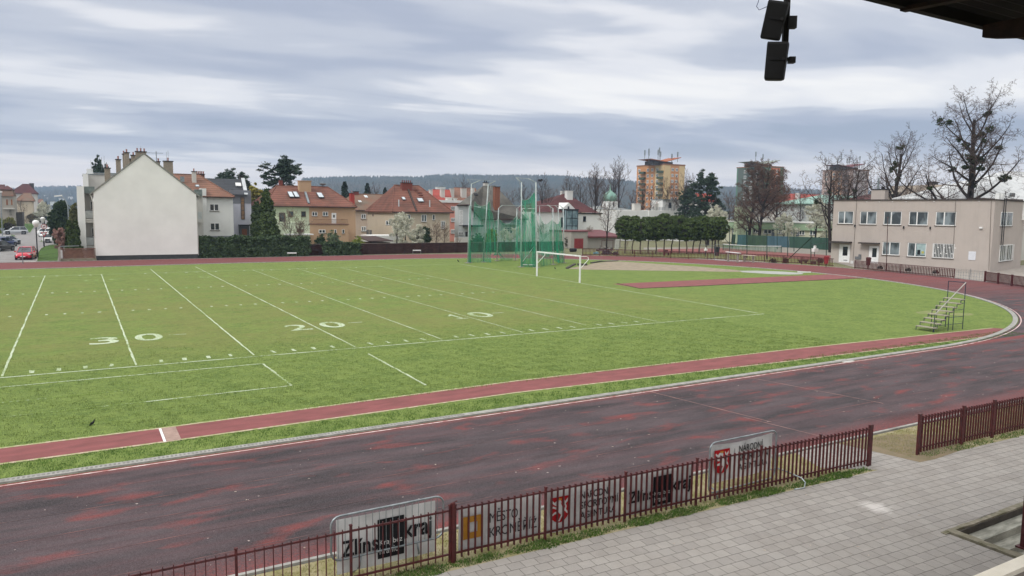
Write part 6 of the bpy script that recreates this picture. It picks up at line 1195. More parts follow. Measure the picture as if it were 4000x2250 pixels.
cn = make_cone('thuja_tree', 3, 8.0, 1.95, THU, 14000, .2, 5, .2, pw=.62); gx = onY(*Z2(905, 1000), 74.5); place(cn, (gx[0], 74.5, 0), onY(*Z2(915, 500), 74.5)[2]/8.0, 0, 'big conical evergreen in front of the green half of the twin house', 'tree', 'evergreen trees')
cn2 = make_cone('cypress_tree', 9, 5.0, .75, THU, 5000, .15, 4, .15, pw=.4)
place(cn2, (onY(*Z2(797, 900), 78)[0], 78, 0), onY(*Z2(797, 618), 78)[2]/5, 0, 'narrow dark cypress left of the big conical evergreen', 'tree', 'evergreen trees')
for a, lb in ((1092, 'left of two narrow cypresses beside the row house'), (1195, 'right of two narrow cypresses beside the row house')): place(cn2, (onY(*Z0(a, 900), 71.5)[0], 71.5, 0), onY(*Z0(a, 640), 71.5)[2]/5, a, lb, 'tree', 'evergreen trees')
sp_ = make_cone('spruce_tree', 15, 12, 2.6, SPR, 9000, .3, 13, .9)
for cr, a, top, D, lb in ((Z2, 1705, 425, 150, 'broad spruce between the twin house roof and the hill'), (Z2, 1940, 438, 190, 'small pointed spruce before the hill'), (Z3, 330, 420, 210, 'tiny dark spruce left of the beige house ridge'), (Z0, 738, 350, 330, 'small dark spruce at the end of the street')): place(sp_, dpt(cr, a, D), hgt(cr, a, top, D)/12, a, lb, 'tree', 'evergreen trees')
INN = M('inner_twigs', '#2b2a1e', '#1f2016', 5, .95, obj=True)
# clipped trees in a row
def make_topiary(seed):
    root = empty('clipped_tree'); rg = random.Random(seed); bends = [(0, 0, 0), (rg.uniform(-.12, .12), rg.uniform(-.1, .1), 1.2), (rg.uniform(-.25, .25), rg.uniform(-.2, .2), 2.6), (rg.uniform(-.2, .2), 0, 4.2)]
    MB().tube(bends, [.12, .10, .09, .06], 7).build('trunk', BARK, root); C1, D1 = blob(9000, (0, 0, 4.35), (1.75, 1.65, 2.35), seed, 14, .34, .25, 34); C1[:, 2] = np.where(C1[:, 2] > 6.2, 6.2+(C1[:, 2]-6.2)*.5, C1[:, 2]); C1[:, 2] = np.where(C1[:, 2] < 2.9, 2.9+(C1[:, 2]-2.9)*.6, C1[:, 2]); V, F = cards(C1, .15, seed, D1, .35, .55); np_mesh('crown', V, F, TOP, root)
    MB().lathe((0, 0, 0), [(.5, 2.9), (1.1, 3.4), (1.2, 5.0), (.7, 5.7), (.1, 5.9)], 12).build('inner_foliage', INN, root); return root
tps = [make_topiary(s) for s in (71, 72, 73, 74, 75)]
xs_ = (365, 440, 520, 600, 680, 758, 838, 912, 985, 1050, 1112, 1180, 1245, 1310)
nn_ = ('leftmost clipped evergreen of the row beside the garage', 'second clipped evergreen from the garage', 'third clipped evergreen from the garage', 'fourth clipped evergreen from the garage', 'fifth clipped evergreen from the garage', 'sixth clipped evergreen from the garage', 'seventh clipped evergreen from the garage', 'seventh clipped evergreen from the tennis court', 'sixth clipped evergreen from the tennis court', 'fifth clipped evergreen from the tennis court', 'fourth clipped evergreen from the tennis court', 'third clipped evergreen from the tennis court', 'second clipped evergreen from the tennis court', 'clipped evergreen at the tennis court end of the row')
for i, a in enumerate(xs_): p = onZ(*Z5(a, 1112+(i % 3)*4)); rr = random.Random(i); place(tps[i % 5], p, .86+.16*rr.random(), rr.uniform(0, 6), nn_[i], 'tree', 'clipped evergreens in a row', sz=.88+.08*rr.random()+(.04 if 4 < i < 8 else 0))
# blossom trees, shrubs
PET = leafm('white_petals', '#dedccf', '#c6c5b4', '#9aa37c', 3, .35, True); PNKP = leafm('pink_petals', '#b59287', '#94736a', '#7d6556', 3, .3, True); WIL = leafm('willow_leaves', '#b0a552', '#948f44', '#c0b468', 1, .4, True); LAU = leafm('laurel_leaves', '#36492a', '#273720', '#56693c', 1.2, .2, True); YGR = leafm('spring_leaves', '#87923f', '#6d7d35', '#a5a84c', 2, .4, True)
def make_bloom(name, seed, H, mat, n, cs=.09, kids=(7, 6, 5), **k):
    segs, tips = grow_tree(seed, H, H*.03, kids, crown=.2, ang=55, up=.25, wob=.25, lenf=(1, .75, .5, .45, .45), rmin=.012, **k); root = empty(name); segs_mesh('trunk', [s for s in segs if s[4] == 0], DBARK, root, 6); segs_mesh('limbs', [s for s in segs if s[4] > 0], DBARK, root, 3); rg = np.random.default_rng(seed)
    S = [s for s in segs if s[4] >= 2]; idx = rg.integers(0, len(S), n); A = np.array([s[0] for s in S])[idx]; B = np.array([s[1] for s in S])[idx]; C = A+(B-A)*rg.random((n, 1))+rg.normal(size=(n, 3))*.09; V, F = cards(C, cs, seed); np_mesh('blossom', V, F, mat, root); return root
bl1 = make_bloom('blossom_tree', 81, 4.0, PET, 7000, .08); bl2 = make_bloom('blossom_tree', 83, 3.0, PET, 16000, .09)
def plc(pr, H0, cr, a, top, Y, lb, cat='tree', grp='blossoming trees', k=1, z=0): x = onY(*cr(a, top), Y); return place(pr, (x[0], Y, z), k*x[2]/H0, a, lb, cat, grp)
plc(bl1, 4.6, Z3, 470, 800, 74, 'open white blossom tree before the left part of the beige house'); plc(bl1, 4.6, Z3, 580, 790, 76.5, 'greenish blossom tree before the middle of the beige house'); plc(bl2, 3.3, Z3, 725, 945, 72, 'low dense white blossom bush right above the woven wall', 'bush')
plc(bl1, 4.6, Z4, 770, 860, 76, 'white blossom tree behind the cage before the grey roofed house'); plc(bl1, 4.6, Z4, 640, 880, 78, 'smaller blossom tree left of the one before the grey roofed house')
for cr, a, top, D, lb in ((Z6, 690, 765, 150, 'white blossom tree above the blue windscreen of the court'), (Z6, 1010, 650, 146, 'tall white blossom tree left of the clubhouse corner'), (Z0, 700, 415, 230, 'pale blossom tree far down the street'), (Z5, 1290, 705, 140, 'small blossom tree right of the flat white building')): place(bl1, dpt(cr, a, D), hgt(cr, a, top, D)/4.4, a, lb, 'tree', 'blossoming trees')
pk_ = make_bloom('pink_blossom_bush', 87, 3.2, PNKP, 9000, .09); place(pk_, (onY(*Z0(990, 900), 72.5)[0], 72.5, 0), onY(*Z0(990, 725), 72.5)[2]/4.6, 0, 'pink blossoming bush left of the two narrow cypresses', 'bush')
def shrub(name, cr, q, Y, mat, n, cs, lb, seed, cat='bush', grp=None, D=None):
    """q: left, top, right in the crop; stands on the ground at plane Y"""
    a = onY(*cr(q[0], q[1]), Y); b = onY(*cr(q[2], q[1]), Y); rx = (b[0]-a[0])/2; H = a[2]; root = thing(name, ((a[0]+b[0])/2, Y, 0), lb, cat, grp); C_, D_ = blob(n, ((a[0]+b[0])/2, Y, H*.5), (rx, rx*.8, H*.52), seed, 14, .3, .3); V, F = cards(C_, cs, seed, D_, .3); np_mesh('foliage', V, F, mat, root)
    MB().lathe(((a[0]+b[0])/2, Y, 0), [(rx*.3, 0), (rx*.62, H*.3), (rx*.6, H*.6), (rx*.2, H*.85)], 10).build('inner_foliage', mat, root); return root
shrub('laurel_bush', Z2, (1392, 968, 1520), 73, LAU, 2500, .12, 'round dark bush before the tan half of the twin house', 1); shrub('grey_green_bush', Z2, (1505, 925, 1645), 72.5, leafm('grey_green_leaves', '#6f7d5a', '#57654a', '#8a9670', 2, .2, True), 3500, .1, 'upright grey green bush right of the dark bush', 2)
shrub('willow_tree', Z2, (690, 448, 895), 104, WIL, 9000, .3, 'yellow green willow behind the modern house', 3, 'tree'); shrub('laurel_bush', Z3, (735, 880, 890), 76, LAU, 3000, .12, 'rounded green bush behind the white blossom bush', 4); shrub('yellow_bush', Z2, (1790, 985, 1900), 71, YGR, 1500, .1, 'small yellow green bush beside the shed roof', 5)
shrub('spring_bush', Z4, (420, 850, 560), 77, YGR, 4000, .12, 'bright green bush seen through the cage netting', 6); shrub('laurel_bush', Z4, (265, 905, 420), 77.5, LAU, 2500, .1, 'dark low bush behind the left cage netting', 7); shrub('ivy_mound', Z4, (1325, 925, 1400), 75.5, M('dry_ivy', '#4d4a35', '#3a3628', 5), 1500, .1, 'dark overgrown heap between villa and garage', 8)
shrub('large_bush', Z0, (745, 345, 1130), 108, LAU, 14000, .2, 'huge dark green bush overhanging the parked white cars', 9, 'bush'); shrub('ivy_bush', Z0, (1090, 330, 1215), 96, leafm('olive_leaves', '#6d6e45', '#55583a', '#85855a', 1, .2, True), 5000, .15, 'olive coloured climbing bush right of the huge dark bush', 10)
shrub('forsythia_hedge', Z0, (40, 610, 250), 178, leafm('olive_hedge_leaves', '#7d7a3f', '#66672f', '#99934f', 2, .2, True), 5000, .2, 'olive yellow rounded hedge by the left pavement', 11, 'hedge'); shrub('dark_hedge', Z0, (-30, 690, 270), 170, M('dry_dark_hedge', '#4a4434', '#38342a', 4), 5000, .2, 'dark hedge below the yellow rounded hedge', 12, 'hedge'); shrub('yellow_bush', Z0, (-40, 600, 36), 168, YGR, 2500, .2, 'bright yellow green bush at the left picture edge', 13); shrub('low_hedge', Z0, (420, 530, 640), 275, M('brown_hedge', '#6a6048', '#574f3c', 4), 4000, .25, 'long brownish hedge down the street', 14, 'hedge'); shrub('green_hedge', Z0, (590, 455, 660), 300, LAU, 2500, .25, 'dark green hedge at the far end of the street', 15, 'hedge')
shr = make_bare('bare_shrub', 91, 2.4, .05, (9, 7, 5, 3), 0, tw=M('pale_twigs', '#857363', '#6b5b4e', 3, .95, obj=True), bark=BARK, crown=.08, ang=32, up=.3, rmin=.009, lenf=(1, .9, .6, .5, .5))
for cr, a, top, Y, lb in ((Z2, 1150, 720, 76, 'tall bare shrub before the green half of the twin house'), (Z2, 1240, 800, 75, 'lower bare shrub before the canopy of the twin house'), (Z3, 960, 850, 74, 'wide bare shrub right of the blossom bush'), (Z3, 1060, 880, 76, 'bare shrub before the corner of the beige house'), (Z4, 1075, 790, 78, 'bare shrub behind the right cage netting'), (Z4, 1600, 830, 79, 'bare shrub over the garage roof'), (Z5, 380, 990, 68, 'scrubby bare bush at the garage end of the clipped row'), (Z3, 1215, 1030, 75, 'small bare shrub beside the low pale wall')): plc(shr, 3.0, cr, a, top, Y, lb, 'bush', 'bare shrubs', .95)
for cr, a, top, D, lb in ((Z0, 350, 330, 235, 'brownish bare tree beside the street houses'), (Z0, 375, 570, 215, 'bare sapling on the roadside lawn'), (Z0, 425, 575, 225, 'second bare sapling on the roadside lawn')): place(b6, dpt(cr, a, D), hgt(cr, a, top, D)/13.5, a, lb, 'tree', 'bare trees')
# ivy hedge and woven wall along the back straight
hx0 = onY(*Z2(182, 1100), 68.4)[0]; hx1 = onY(*Z2(1335, 1100), 68.4)[0]; hx2 = onY(*Z2(1475, 1100), 68.4)[0]; hx3 = onY(*Z2(1850, 1100), 68.4)[0]; wx1 = onY(*Z4(1290, 1060), 69)[0]
IVY = leafm('ivy_leaves', '#465a3c', '#303f27', '#687b50', 1.6, .12)
def ivy(label, x0, x1, H, dep, n, seed, name='ivy_hedge'):
    root = thing(name, ((x0+x1)/2, 68.6, 0), label, 'hedge', 'ivy hedges along the back straight'); rg = np.random.default_rng(seed); X = rg.uniform(x0, x1, n); Hx = H*(1+.06*np.sin(X*1.3+seed)+.05*np.sin(X*3.7)+.03*np.sin(X*8.3)); t = rg.random(n); face = t < .62
    zf = Hx*rg.random(n)**.9; bul = .16*np.sin(X*2.1+zf*1.7)+.1*np.sin(X*5+zf*3.1+1); yf = 67.75-bul*.8-.18*(1-zf/Hx)+.25*rg.random(n)**2+.22*(zf/Hx)**3; yt = rg.uniform(67.7, 67.7+dep, n); zt_ = Hx+.07*np.sin(X*6)+rg.normal(size=n)*.07
    C = np.stack([X, np.where(face, yf, yt), np.where(face, zf, zt_)], 1); kk = n//22; ci = rg.integers(0, n, kk); ci = ci[rg.integers(0, kk, n)]; C = C[ci]+rg.normal(size=(n, 3))*np.array([.12, .07, .085]); face = face[ci]; N = np.where(face[:, None], [[0, -1, .4]], [[0, 0, 1.]]); V, F = cards(C, .13, seed, N, .35, .7); np_mesh('foliage', V, F, IVY, root); MB().box(x0+.1, x1-.1, 68.0, 67.6+dep, 0, H*.9).build('inner_foliage', IVY, root)
Hh = onY(*Z2(700, 1012), 68.0)[2]
ivy('long dark ivy hedge between the white gable and the woven wall', hx0, hx1, Hh, 2.2, 36000, 3); ivy('shorter ivy covered stretch right of the brown wall gap', hx2, hx3, onY(*Z2(1650, 1062), 68.4)[2], .9, 11000, 5)
def woven():
    mt = nm('woven_boards'); b = nd('ShaderNodeTexBrick', offset=.5); mp = nd('ShaderNodeMapping'); mp.inputs['Rotation'].default_value = (R(90), 0, 0); Lk.new(nd('ShaderNodeNewGeometry').outputs['Position'], mp.inputs[0]); Lk.new(mp.outputs[0], b.inputs[0])
    b.inputs['Scale'].default_value = 1; b.inputs['Brick Width'].default_value = .42; b.inputs['Row Height'].default_value = .13; b.inputs['Mortar Size'].default_value = .022; b.inputs['Color1'].default_value = (*L('#5a413b'), 1); b.inputs['Color2'].default_value = (*L('#47322e'), 1); b.inputs['Mortar'].default_value = (*L('#231a18'), 1)
    n = noise(pos(), 1.1, 4, .6); outp(pbsdf(mixc(mth('MULTIPLY', lin(n, .4, .7), .6), b.outputs[0], L('#332523')), .9, 0, .1, b.outputs[1], .03)); return mt
WOV = woven(); ww = thing('woven_wall', (18, 69, 0), 'long dark brown woven wall behind the back straight', 'wall'); wz = onY(*Z3(900, 1100), 68.9)[2]
mb = MB(); mb.box(hx1-.3, wx1, 68.75, 68.9, 0, wz); mb.build('panel', WOV, ww); MB().box(hx1-.3, wx1, 68.7, 68.95, wz, wz+.05).build('coping', M('wall_coping', '#7b706b', '#625853', 3), ww)
for i in range(16): x = hx1+(wx1-hx1)*i/15; MB().box(x-.06, x+.06, 68.66, 68.74, 0, wz-.002).build('post', M('dark_post', '#3d2c29', '#2f2220', 4), ww)
for q, lb in (((1112, 1150, 1207, 1192), 'low white barrier standing before the ivy hedge'), ((670, 1185, 768, 1236), 'low white barrier standing before the woven wall')):
    cr = Z2 if q[0] > 1000 else Z3; a = onZ(*cr(q[0], q[3])); b_ = onZ(*cr(q[2], q[3])); zt = onY(*cr(q[0], q[1]), a[1])[2]; hr = thing('low_barrier', a, lb, 'barrier', 'low white barriers'); MB().ob(((a[0]+b_[0])/2, (a[1]+b_[1])/2, zt-.06), (b_-a)/2, (0, .03, 0), (0, 0, .07)).build('board', WHITE, hr)
    for p in (a, b_): MB().tube([p, p+np.array([0, 0, zt-.1])], .025, 5).build('leg', STEEL, hr)
# ------------------------------------------------------------------ hills with forest
def hill(name, prof, D1, mat, base=-5, dep=500, cones=0, cm=None, seed=1):
    """prof: (4000 px x, y) of the skyline; the ridge line lies D1 metres out"""
    X = np.linspace(prof[0][0], prof[-1][0], 160); Yp = np.interp(X, [p[0] for p in prof], [p[1] for p in prof]); V = []; n = len(X); rows = 14; rg = np.random.default_rng(seed)
    ridge = np.array([atD(x, y, D1) for x, y in zip(X, Yp)])
    for j in range(rows+1):
        t = j/rows; k = 1-dep/D1*(1-t)
        for i in range(n):
            p = CAM+(ridge[i]-CAM)*k; z = base+(ridge[i][2]-base)*(t**1.3)+math.sin(i*.35+j*1.3)*2.2*math.sin(math.pi*t)+math.sin(i*.11-j*.7)*4*math.sin(math.pi*t); V.append((p[0], p[1], z))
    for i in range(n): p = CAM+(ridge[i]-CAM)*1.03; V.append((p[0], p[1], base))
    F = [(j*n+i, j*n+i+1, (j+1)*n+i+1, (j+1)*n+i) for j in range(rows+1) for i in range(n-1)]; struct(MB().add(V, F).build(name, mat, smooth=True))
    if cones:
        V = np.array(V); jj = rg.integers(3, rows, cones); ii = rg.integers(0, n-1, cones); fx, fy_ = rg.random(cones), rg.random(cones); rid = rg.random(cones) < .12; jj = np.where(rid, rows-1, jj); fy_ = np.where(rid, .93+.07*fy_, fy_)
        A = V[jj*n+ii]; B = V[jj*n+ii+1]; C_ = V[(jj+1)*n+ii]; P = A+(B-A)*fx[:, None]+(C_-A)*fy_[:, None]; s = rg.uniform(.6, 1.35, cones)*D1/1500; h_ = 10*s; r_ = 4.6*s; a0 = rg.random(cones)*6; Vt = np.empty((cones, 6, 3))
        for k in range(5): q = a0+k*2*np.pi/5; Vt[:, k] = P+np.stack([r_*np.cos(q), r_*np.sin(q), -1+h_*.15*np.sin(q*3)], 1)
        Vt[:, 5] = P+np.stack([0*h_, 0*h_, h_], 1); F = np.array([[k, (k+1) % 5, 5] for k in range(5)]); F = (F[None]+(np.arange(cones)*6)[:, None, None]).reshape(-1, 3); o = np_mesh('forest', Vt.reshape(-1, 3), F, cm); tag(o, 'far wooded slope of countless trees on the hill', 'forest', kind='stuff')
HM = M('hill_forest_floor', '#3d4a42', '#52564c', .012, .95, det=6); HC = leafm('hill_trees', '#34433a', '#544f41', '#28352f', .012, 0)
hill('hills', [(1180, 716), (1300, 712), (1420, 708), (1500, 709), (1620, 712), (1700, 704), (1770, 700), (1900, 706), (2000, 704), (2200, 707), (2320, 716), (2440, 724), (2560, 742), (2800, 748), (3000, 752), (3300, 770), (3700, 800)], 1700, HM, dep=900, cones=30000, cm=HC, seed=2)
hill('far_hills', [(-400, 762), (0, 760), (140, 752), (220, 749), (300, 748), (420, 752), (700, 760), (1200, 760)], 2200, M('far_fields', '#8b8468', '#6d6f5b', .006, .95), dep=1100, cones=14000, cm=HC, seed=3)
hill('blue_hills', [(2500, 752), (2850, 745), (3050, 738), (3150, 742), (3400, 746), (3800, 756), (4300, 770)], 2450, HM, dep=500)
rr = random.Random(5)
for k, (x, y, D) in enumerate(((175, 762, 1500), (190, 772, 1450), (155, 770, 1500), (240, 775, 1350), (275, 768, 1500), (210, 788, 1200), (1720, 731, 900))):
    p = atD(x, y, D); hh = thing('distant_house', (p[0], p[1], p[2]-5), ('pale box house on the wooded hill near the mast', 'second pale house on the left hillside', 'small white house left on the hillside', 'small roof among the trees on the left hill', 'right hand tiny house on the left hill', 'lowest pale house on the left hill', 'blue white building with dishes before the hill behind the red roofs')[k], 'house', 'tiny houses on the hills'); MB().ob((p[0], p[1], p[2]-3), (2.5+.5*k, 0, 0), (0, 3, 0), (0, 0, 2.5)).build('wall', WHW2, hh); MB().ob((p[0], p[1], p[2]-.2), (2.8+.5*k, 0, 0), (0, 3.3, 0), (0, 0, .4)).build('roof', CONW, hh)
p = atD(206, 755, 2180); MB_ = MB(); q = atD(206, 724, 2180); MB_.tube([p, q], .9, 4); tag(MB_.build('radio_mast', M('mast_red', '#9a7d78', '#8a6f6b', .1)), 'thin radio mast on the skyline of the left hill', 'mast')
# ================================================================== STREET AT THE LEFT
ASP = M('asphalt', '#8d8a87', '#7b7876', .8, .9, bump=.004); g0 = lambda a, b: onZ(*Z0(a, b))
sheet('road', [(-120, 66.7), (-27.5, 66.7), (-27.5, 72), (-31, 140), (-33, 420), (-120, 420)], ASP, .0); sheet('pavement', [(-34.6, 66.6), (-28.6, 66.6), (-28.4, 68.0), (-34.6, 68.3)], M('light_pavement', '#a8a39b', '#928d86', 2), .006)
def lawn(pts, nme='lawn'):
    P = [g0(*p) for p in pts]; sheet(nme, P, LAWN, .02); mb = MB()
    for a, b in zip(P, P[1:]+P[:1]): mb.tube([(a[0], a[1], .03), (b[0], b[1], .03)], .07, 4)
    struct(mb.build('kerb', KERB))
lawn([(600, 1150), (640, 1095), (700, 1060), (800, 1035), (940, 1028), (915, 1292), (575, 1298)]); lawn([(235, 765), (300, 700), (345, 685), (575, 695), (480, 838), (400, 845)]); lawn([(100, 930), (175, 875), (250, 888), (180, 935)]); lawn([(615, 985), (650, 965), (800, 962), (790, 990)])
# brick lattice wall beside the gable
lw = thing('lattice_wall', (-30, 66.9, 0), 'low brown wall of openwork bricks left of the white gable', 'wall'); Pl = yp(66.9); a0, z1_ = Pl.hit(*Z0(945, 1092)); a1, _ = Pl.hit(*Z0(1512, 1092)); a1 = GX0-.05
BRB = M('weathered_brick', '#8a6a5a', '#6b5147', 6, .95, bump=.01); mb = MB()
for r_ in range(10):
    z = .32+(z1_-.45)*r_/10; mb.box(a0+.2, a1, 66.9, 67.02, z, z+.055); n = 15
    for i in range(n): x = a0+.25+(a1-a0-.5)*(i+(.5 if r_ % 2 else 0))/n; mb.box(x, x+.14, 66.91, 67.01, z+.055, z+(z1_-.45)/10)
mb.build('openwork', BRB, lw); MB().box(a0, a1, 66.86, 67.06, 0, .32).build('base', MOSS, lw); MB().box(a0, a1, 66.84, 67.08, z1_-.1, z1_).build('coping', BRB, lw)
pc = Pl.hit(*Z0(908, 1070)); MB().box(pc[0], a0+.02, 66.7, 67.1, 0, pc[1]).build('pillar', CONC, lw); MB().tube([(a0, 66.95, z1_+.25), (onY(*Z0(1245, 1060), 66.95)[0], 66.95, z1_+.3)], .04, 5).build('top_rail', STEEL, lw)
wf = thing('wire_fence', (g0(360, 1330)[0], 67.2, 0), 'thin post with slack wires in front of the red car and lawn', 'fence'); p = g0(362, 1332); t = onY(*Z0(340, 1065), p[1]); MB().tube([p, (t[0], p[1], t[2])], .045, 6).build('post', STEEL, wf)
for k, z in enumerate((.45, 1.0, 1.6)): MB().tube([(p[0], p[1], z), ((p[0]+pc[0])/2, p[1], z-.1), (pc[0], 66.9, z)], .012, 4).build('wire', DARK, wf)
# ------------------------------------------------------------------ cars
TYR = M('tyre_rubber', '#17171a', '#222225', 9, .85, obj=True); RIM = M('alloy_rim', '#8c8f93', '#73767a', 8, .35, .8, .5, obj=True); LAMP = M('lamp_glass', '#d6dadd', '#b7bcc0', 8, .1, .2, .8, obj=True); TAIL = M('tail_lamp', '#8c1518', '#701014', 8, .2, spec=.6, obj=True); CGL = glassm('car_glass', '#1a1f24', .05, .9, '#39434a'); PLT = M('number_plate', '#d0d0cc', '#c4c4c0', 9, .5, obj=True)
def paint(n, c): 
    if n in _mc: return _mc[n]
    mt = nm(n); p = pbsdf(L(c), .28, .15, .55); p.node.inputs['Coat Weight'].default_value = .6; p.node.inputs['Coat Roughness'].default_value = .08; outp(p); _mc[n] = mt; return mt
def make_car(name, kind, col):
    """x forward, y left, origin on the ground under the middle"""
    root = empty(name); pm = paint(col+'_paint', {'red': '#c41c34', 'blue': '#1d2f63', 'silver': '#a9adaf', 'white': '#dcdddd', 'black': '#17181b', 'grey': '#5d6165', 'dark': '#2a2c30'}[col])
    Ln, W, H, belt, hood, g_ = {'hatch': (4.0, 1.74, 1.48, .92, .30, .17), 'suv': (4.5, 1.86, 1.66, 1.03, .28, .21), 'sedan': (4.5, 1.78, 1.46, .92, .29, .16), 'van': (4.6, 1.82, 1.85, 1.05, .20, .18)}[kind]
    h = Ln/2; rear = {'hatch': -.94, 'suv': -.93, 'sedan': -.86, 'van': -.98}[kind]; st = []
    for x, zb_, zt_, wf in ((-1.0, .38, .72, .80), (-.97, .28, belt*.96, .92), (-.85, g_, belt, .98), (-.5, g_, belt+.0, 1.0), (0, g_, belt-.01, 1.0), (.35, g_, belt-.04, 1.0), (.55, g_, belt-.07, .99), (.80, g_+.02, belt*.88, .95), (.94, .24, belt*.76, .86), (1.0, .30, belt*.58, .74)):
        w2 = W/2*wf; st.append([(x*h, -w2*.94, zb_), (x*h, w2*.94, zb_), (x*h, w2, zb_+(zt_-zb_)*.35), (x*h, w2*.98, zt_-.10), (x*h, w2*.86, zt_), (x*h, -w2*.86, zt_), (x*h, -w2*.98, zt_-.10), (x*h, -w2, zb_+(zt_-zb_)*.35)])
    MB().loft(st).build('body', pm, root, True)
    c0, c1, c2, c3 = rear*h, (rear+.16)*h, (.14 if kind != 'van' else .30)*h, (.52 if kind != 'van' else .66)*h; b_ = MB()
    def sec(x, z, k): return [(x, -W/2*k, z), (x, W/2*k, z)]
    lo = belt-.04; hi = H-.05; A = [(c0, lo, .90), (c1, hi, .70), (c2, hi, .70), (c3, lo, .88)]
    V = []; [V.extend(sec(*a)) for a in A]; b_.add(V, [(0, 1, 3, 2), (2, 3, 5, 4), (4, 5, 7, 6), (0, 2, 4, 6), (1, 7, 5, 3)]); b_.build('windows', CGL, root)
    rf_ = MB(); k = .71; z = H-.055; rf_.loft([[(c1-.04, -W/2*k, z), (c1-.04, W/2*k, z), (c1+.05, W/2*k*.93, H-.01), (c1+.05, -W/2*k*.93, H-.01)], [(0, -W/2*k, z+.005), (0, W/2*k, z+.005), (0, W/2*k*.93, H+.01), (0, -W/2*k*.93, H+.01)], [(c2+.05, -W/2*k, z), (c2+.05, W/2*k, z), (c2-.05, W/2*k*.93, H-.015), (c2-.05, -W/2*k*.93, H-.015)]]); rf_.build('roof', pm, root, True)
    pi = MB()
    for s in (-1, 1):
        for (xa, za, ka), (xb, zb_, kb) in (((c0, lo, .90), (c1, hi, .705)), ((c2, hi, .705), (c3, lo, .885)), (((c1+c2)/2-.06, hi, .71), ((c1+c2)/2-.02, lo, .905))): pi.tube([(xa, s*W/2*ka, za), (xb, s*W/2*kb, zb_)], .035, 5)
    pi.build('pillars', pm, root)
    for x in (-.62*h, .64*h):
        for s in (-1, 1):
            r_ = .33 if kind != 'suv' else .37; w_ = MB(); w_.loft([[(x+r_*k_*math.cos(t), s*(W/2-d_), r_+r_*k_*math.sin(t)) for t in np.linspace(0, 2*math.pi, 17)[:-1]] for k_, d_ in ((.8, .2), (1, .18), (1, .02), (.9, -.005), (.66, 0))]); wh = w_.build('wheel', TYR, root)
            w_ = MB(); w_.loft([[(x+r_*k_*math.cos(t), s*(W/2-d_), r_+r_*k_*math.sin(t)) for t in np.linspace(0, 2*math.pi, 17)[:-1]] for k_, d_ in ((.66, .03), (.64, -.012), (.2, .0))]); w_.build('rim', RIM, wh)
            MB().ob((x, s*(W/2-.04), r_+.02), (r_*1.12, 0, 0), (0, .035, 0), (0, 0, r_*1.0)).build('wheel_arch', DARK, wh)
    for s in (-1, 1):
        MB().ob((.90*h, s*W*.35, belt*.74), (.10, -s*.05, 0), (s*.04, .16, 0), (0, 0, .075)).build('headlight', LAMP, root); MB().ob((-.965*h, s*W*.36, belt*.80), (.05, 0, 0), (0, .13, 0), (0, 0, .12)).build('tail_light', TAIL, root); MB().ob((.40*h, s*(W/2+.09), belt+.03), (.05, 0, 0), (0, .09, 0), (0, 0, .06)).build('mirror', pm, root)
    MB().ob((.985*h, 0, .36), (.03, 0, 0), (0, W*.30, 0), (0, 0, .085)).build('grille', DARK, root); MB().ob((1.0*h+.005, 0, .42), (.01, 0, 0), (0, .26, 0), (0, 0, .055)).build('number_plate', PLT, root); MB().ob((-1.0*h-.005, 0, .62), (.01, 0, 0), (0, .26, 0), (0, 0, .055)).build('number_plate', PLT, root); return root
cars = {}
def car(kind, col, px, rz, label, s=1.0):
    k = (kind, col); o = cars.get(k)
    if o is None: o = cars[k] = make_car('parked_car', kind, col)
    else: o = copy_tree(o)
    p = g0(*px); o.location = (p[0], p[1], .0); o.rotation_euler = (0, 0, R(rz)); o.scale = (s,)*3; tag(o, label, 'car', 'cars parked along the street'); return o
car('hatch', 'red', (415, 1255), -97, 'red hatchback facing the track behind the thin post'); car('suv', 'silver', (250, 868), 184, 'silver crossover parked side on beside the left lawn', 1.02); car('sedan', 'blue', (62, 1060), 62, 'dark blue car parked at the left edge'); car('sedan', 'silver', (128, 1030), 62, 'silver car mostly hidden by the dark blue one'); car('sedan', 'dark', (2, 1130), 62, 'dark grey car cut by the left picture edge')
car('sedan', 'white', (775, 880), 5, 'long white car parked side on behind the triangular sign'); car('hatch', 'white', (800, 815), 5, 'white car parked behind the long white car'); car('suv', 'white', (905, 1000), -5, 'white crossover half hidden by the pink bush', .95); car('van', 'white', (385, 688), 180, 'white van at the roadside lawn'); car('hatch', 'silver', (490, 690), 0, 'silver car in front of the white van'); car('hatch', 'grey', (530, 652), 80, 'grey car further down the street'); car('hatch', 'dark', (595, 636), 85, 'dark car at the far end of the parked row'); car('hatch', 'black', (70, 845), 185, 'black car behind the silver crossover'); car('suv', 'white', (665, 905), -85, 'small white boxy car beyond the round sign', .6)
# ------------------------------------------------------------------ lamps and signs
GLB = M('globe_white', '#e4e4e0', '#d8d8d4', 5, .3, spec=.5)
def globe_lamp(label, base, top, D=None):
    p = g0(*base); t = onY(*Z0(*top), p[1]); root = thing('globe_lamp', p, label, 'street lamp', 'street lamps'); MB().tube([p, (p[0], p[1], t[2]-.6)], .07, 8).build('post', DARK, root); MB().tube([p, (p[0], p[1], .9)], .11, 8).build('post_base', DARK, root); return root, p, t
root, p, t = globe_lamp('black lamp post with a white globe beside the red car', (592, 1232), (575, 655)); z = t[2]; MB().lathe((p[0], p[1], z-.52), [(.05, -.3), (.16, -.2), (.33, .06), (.40, .26), (.33, .50), (.12, .62)], 14).build('globe', GLB, root, True)
root, p, t = globe_lamp('black lamp post with a tapered lantern carrying two traffic signs', (694, 1066), (688, 612)); z = t[2]; MB().lathe((p[0], p[1], z-.62), [(.08, -.1), (.14, 0), (.36, .5), (.40, .55), (.12, .8)], 10).build('lantern', GLB, root, True)
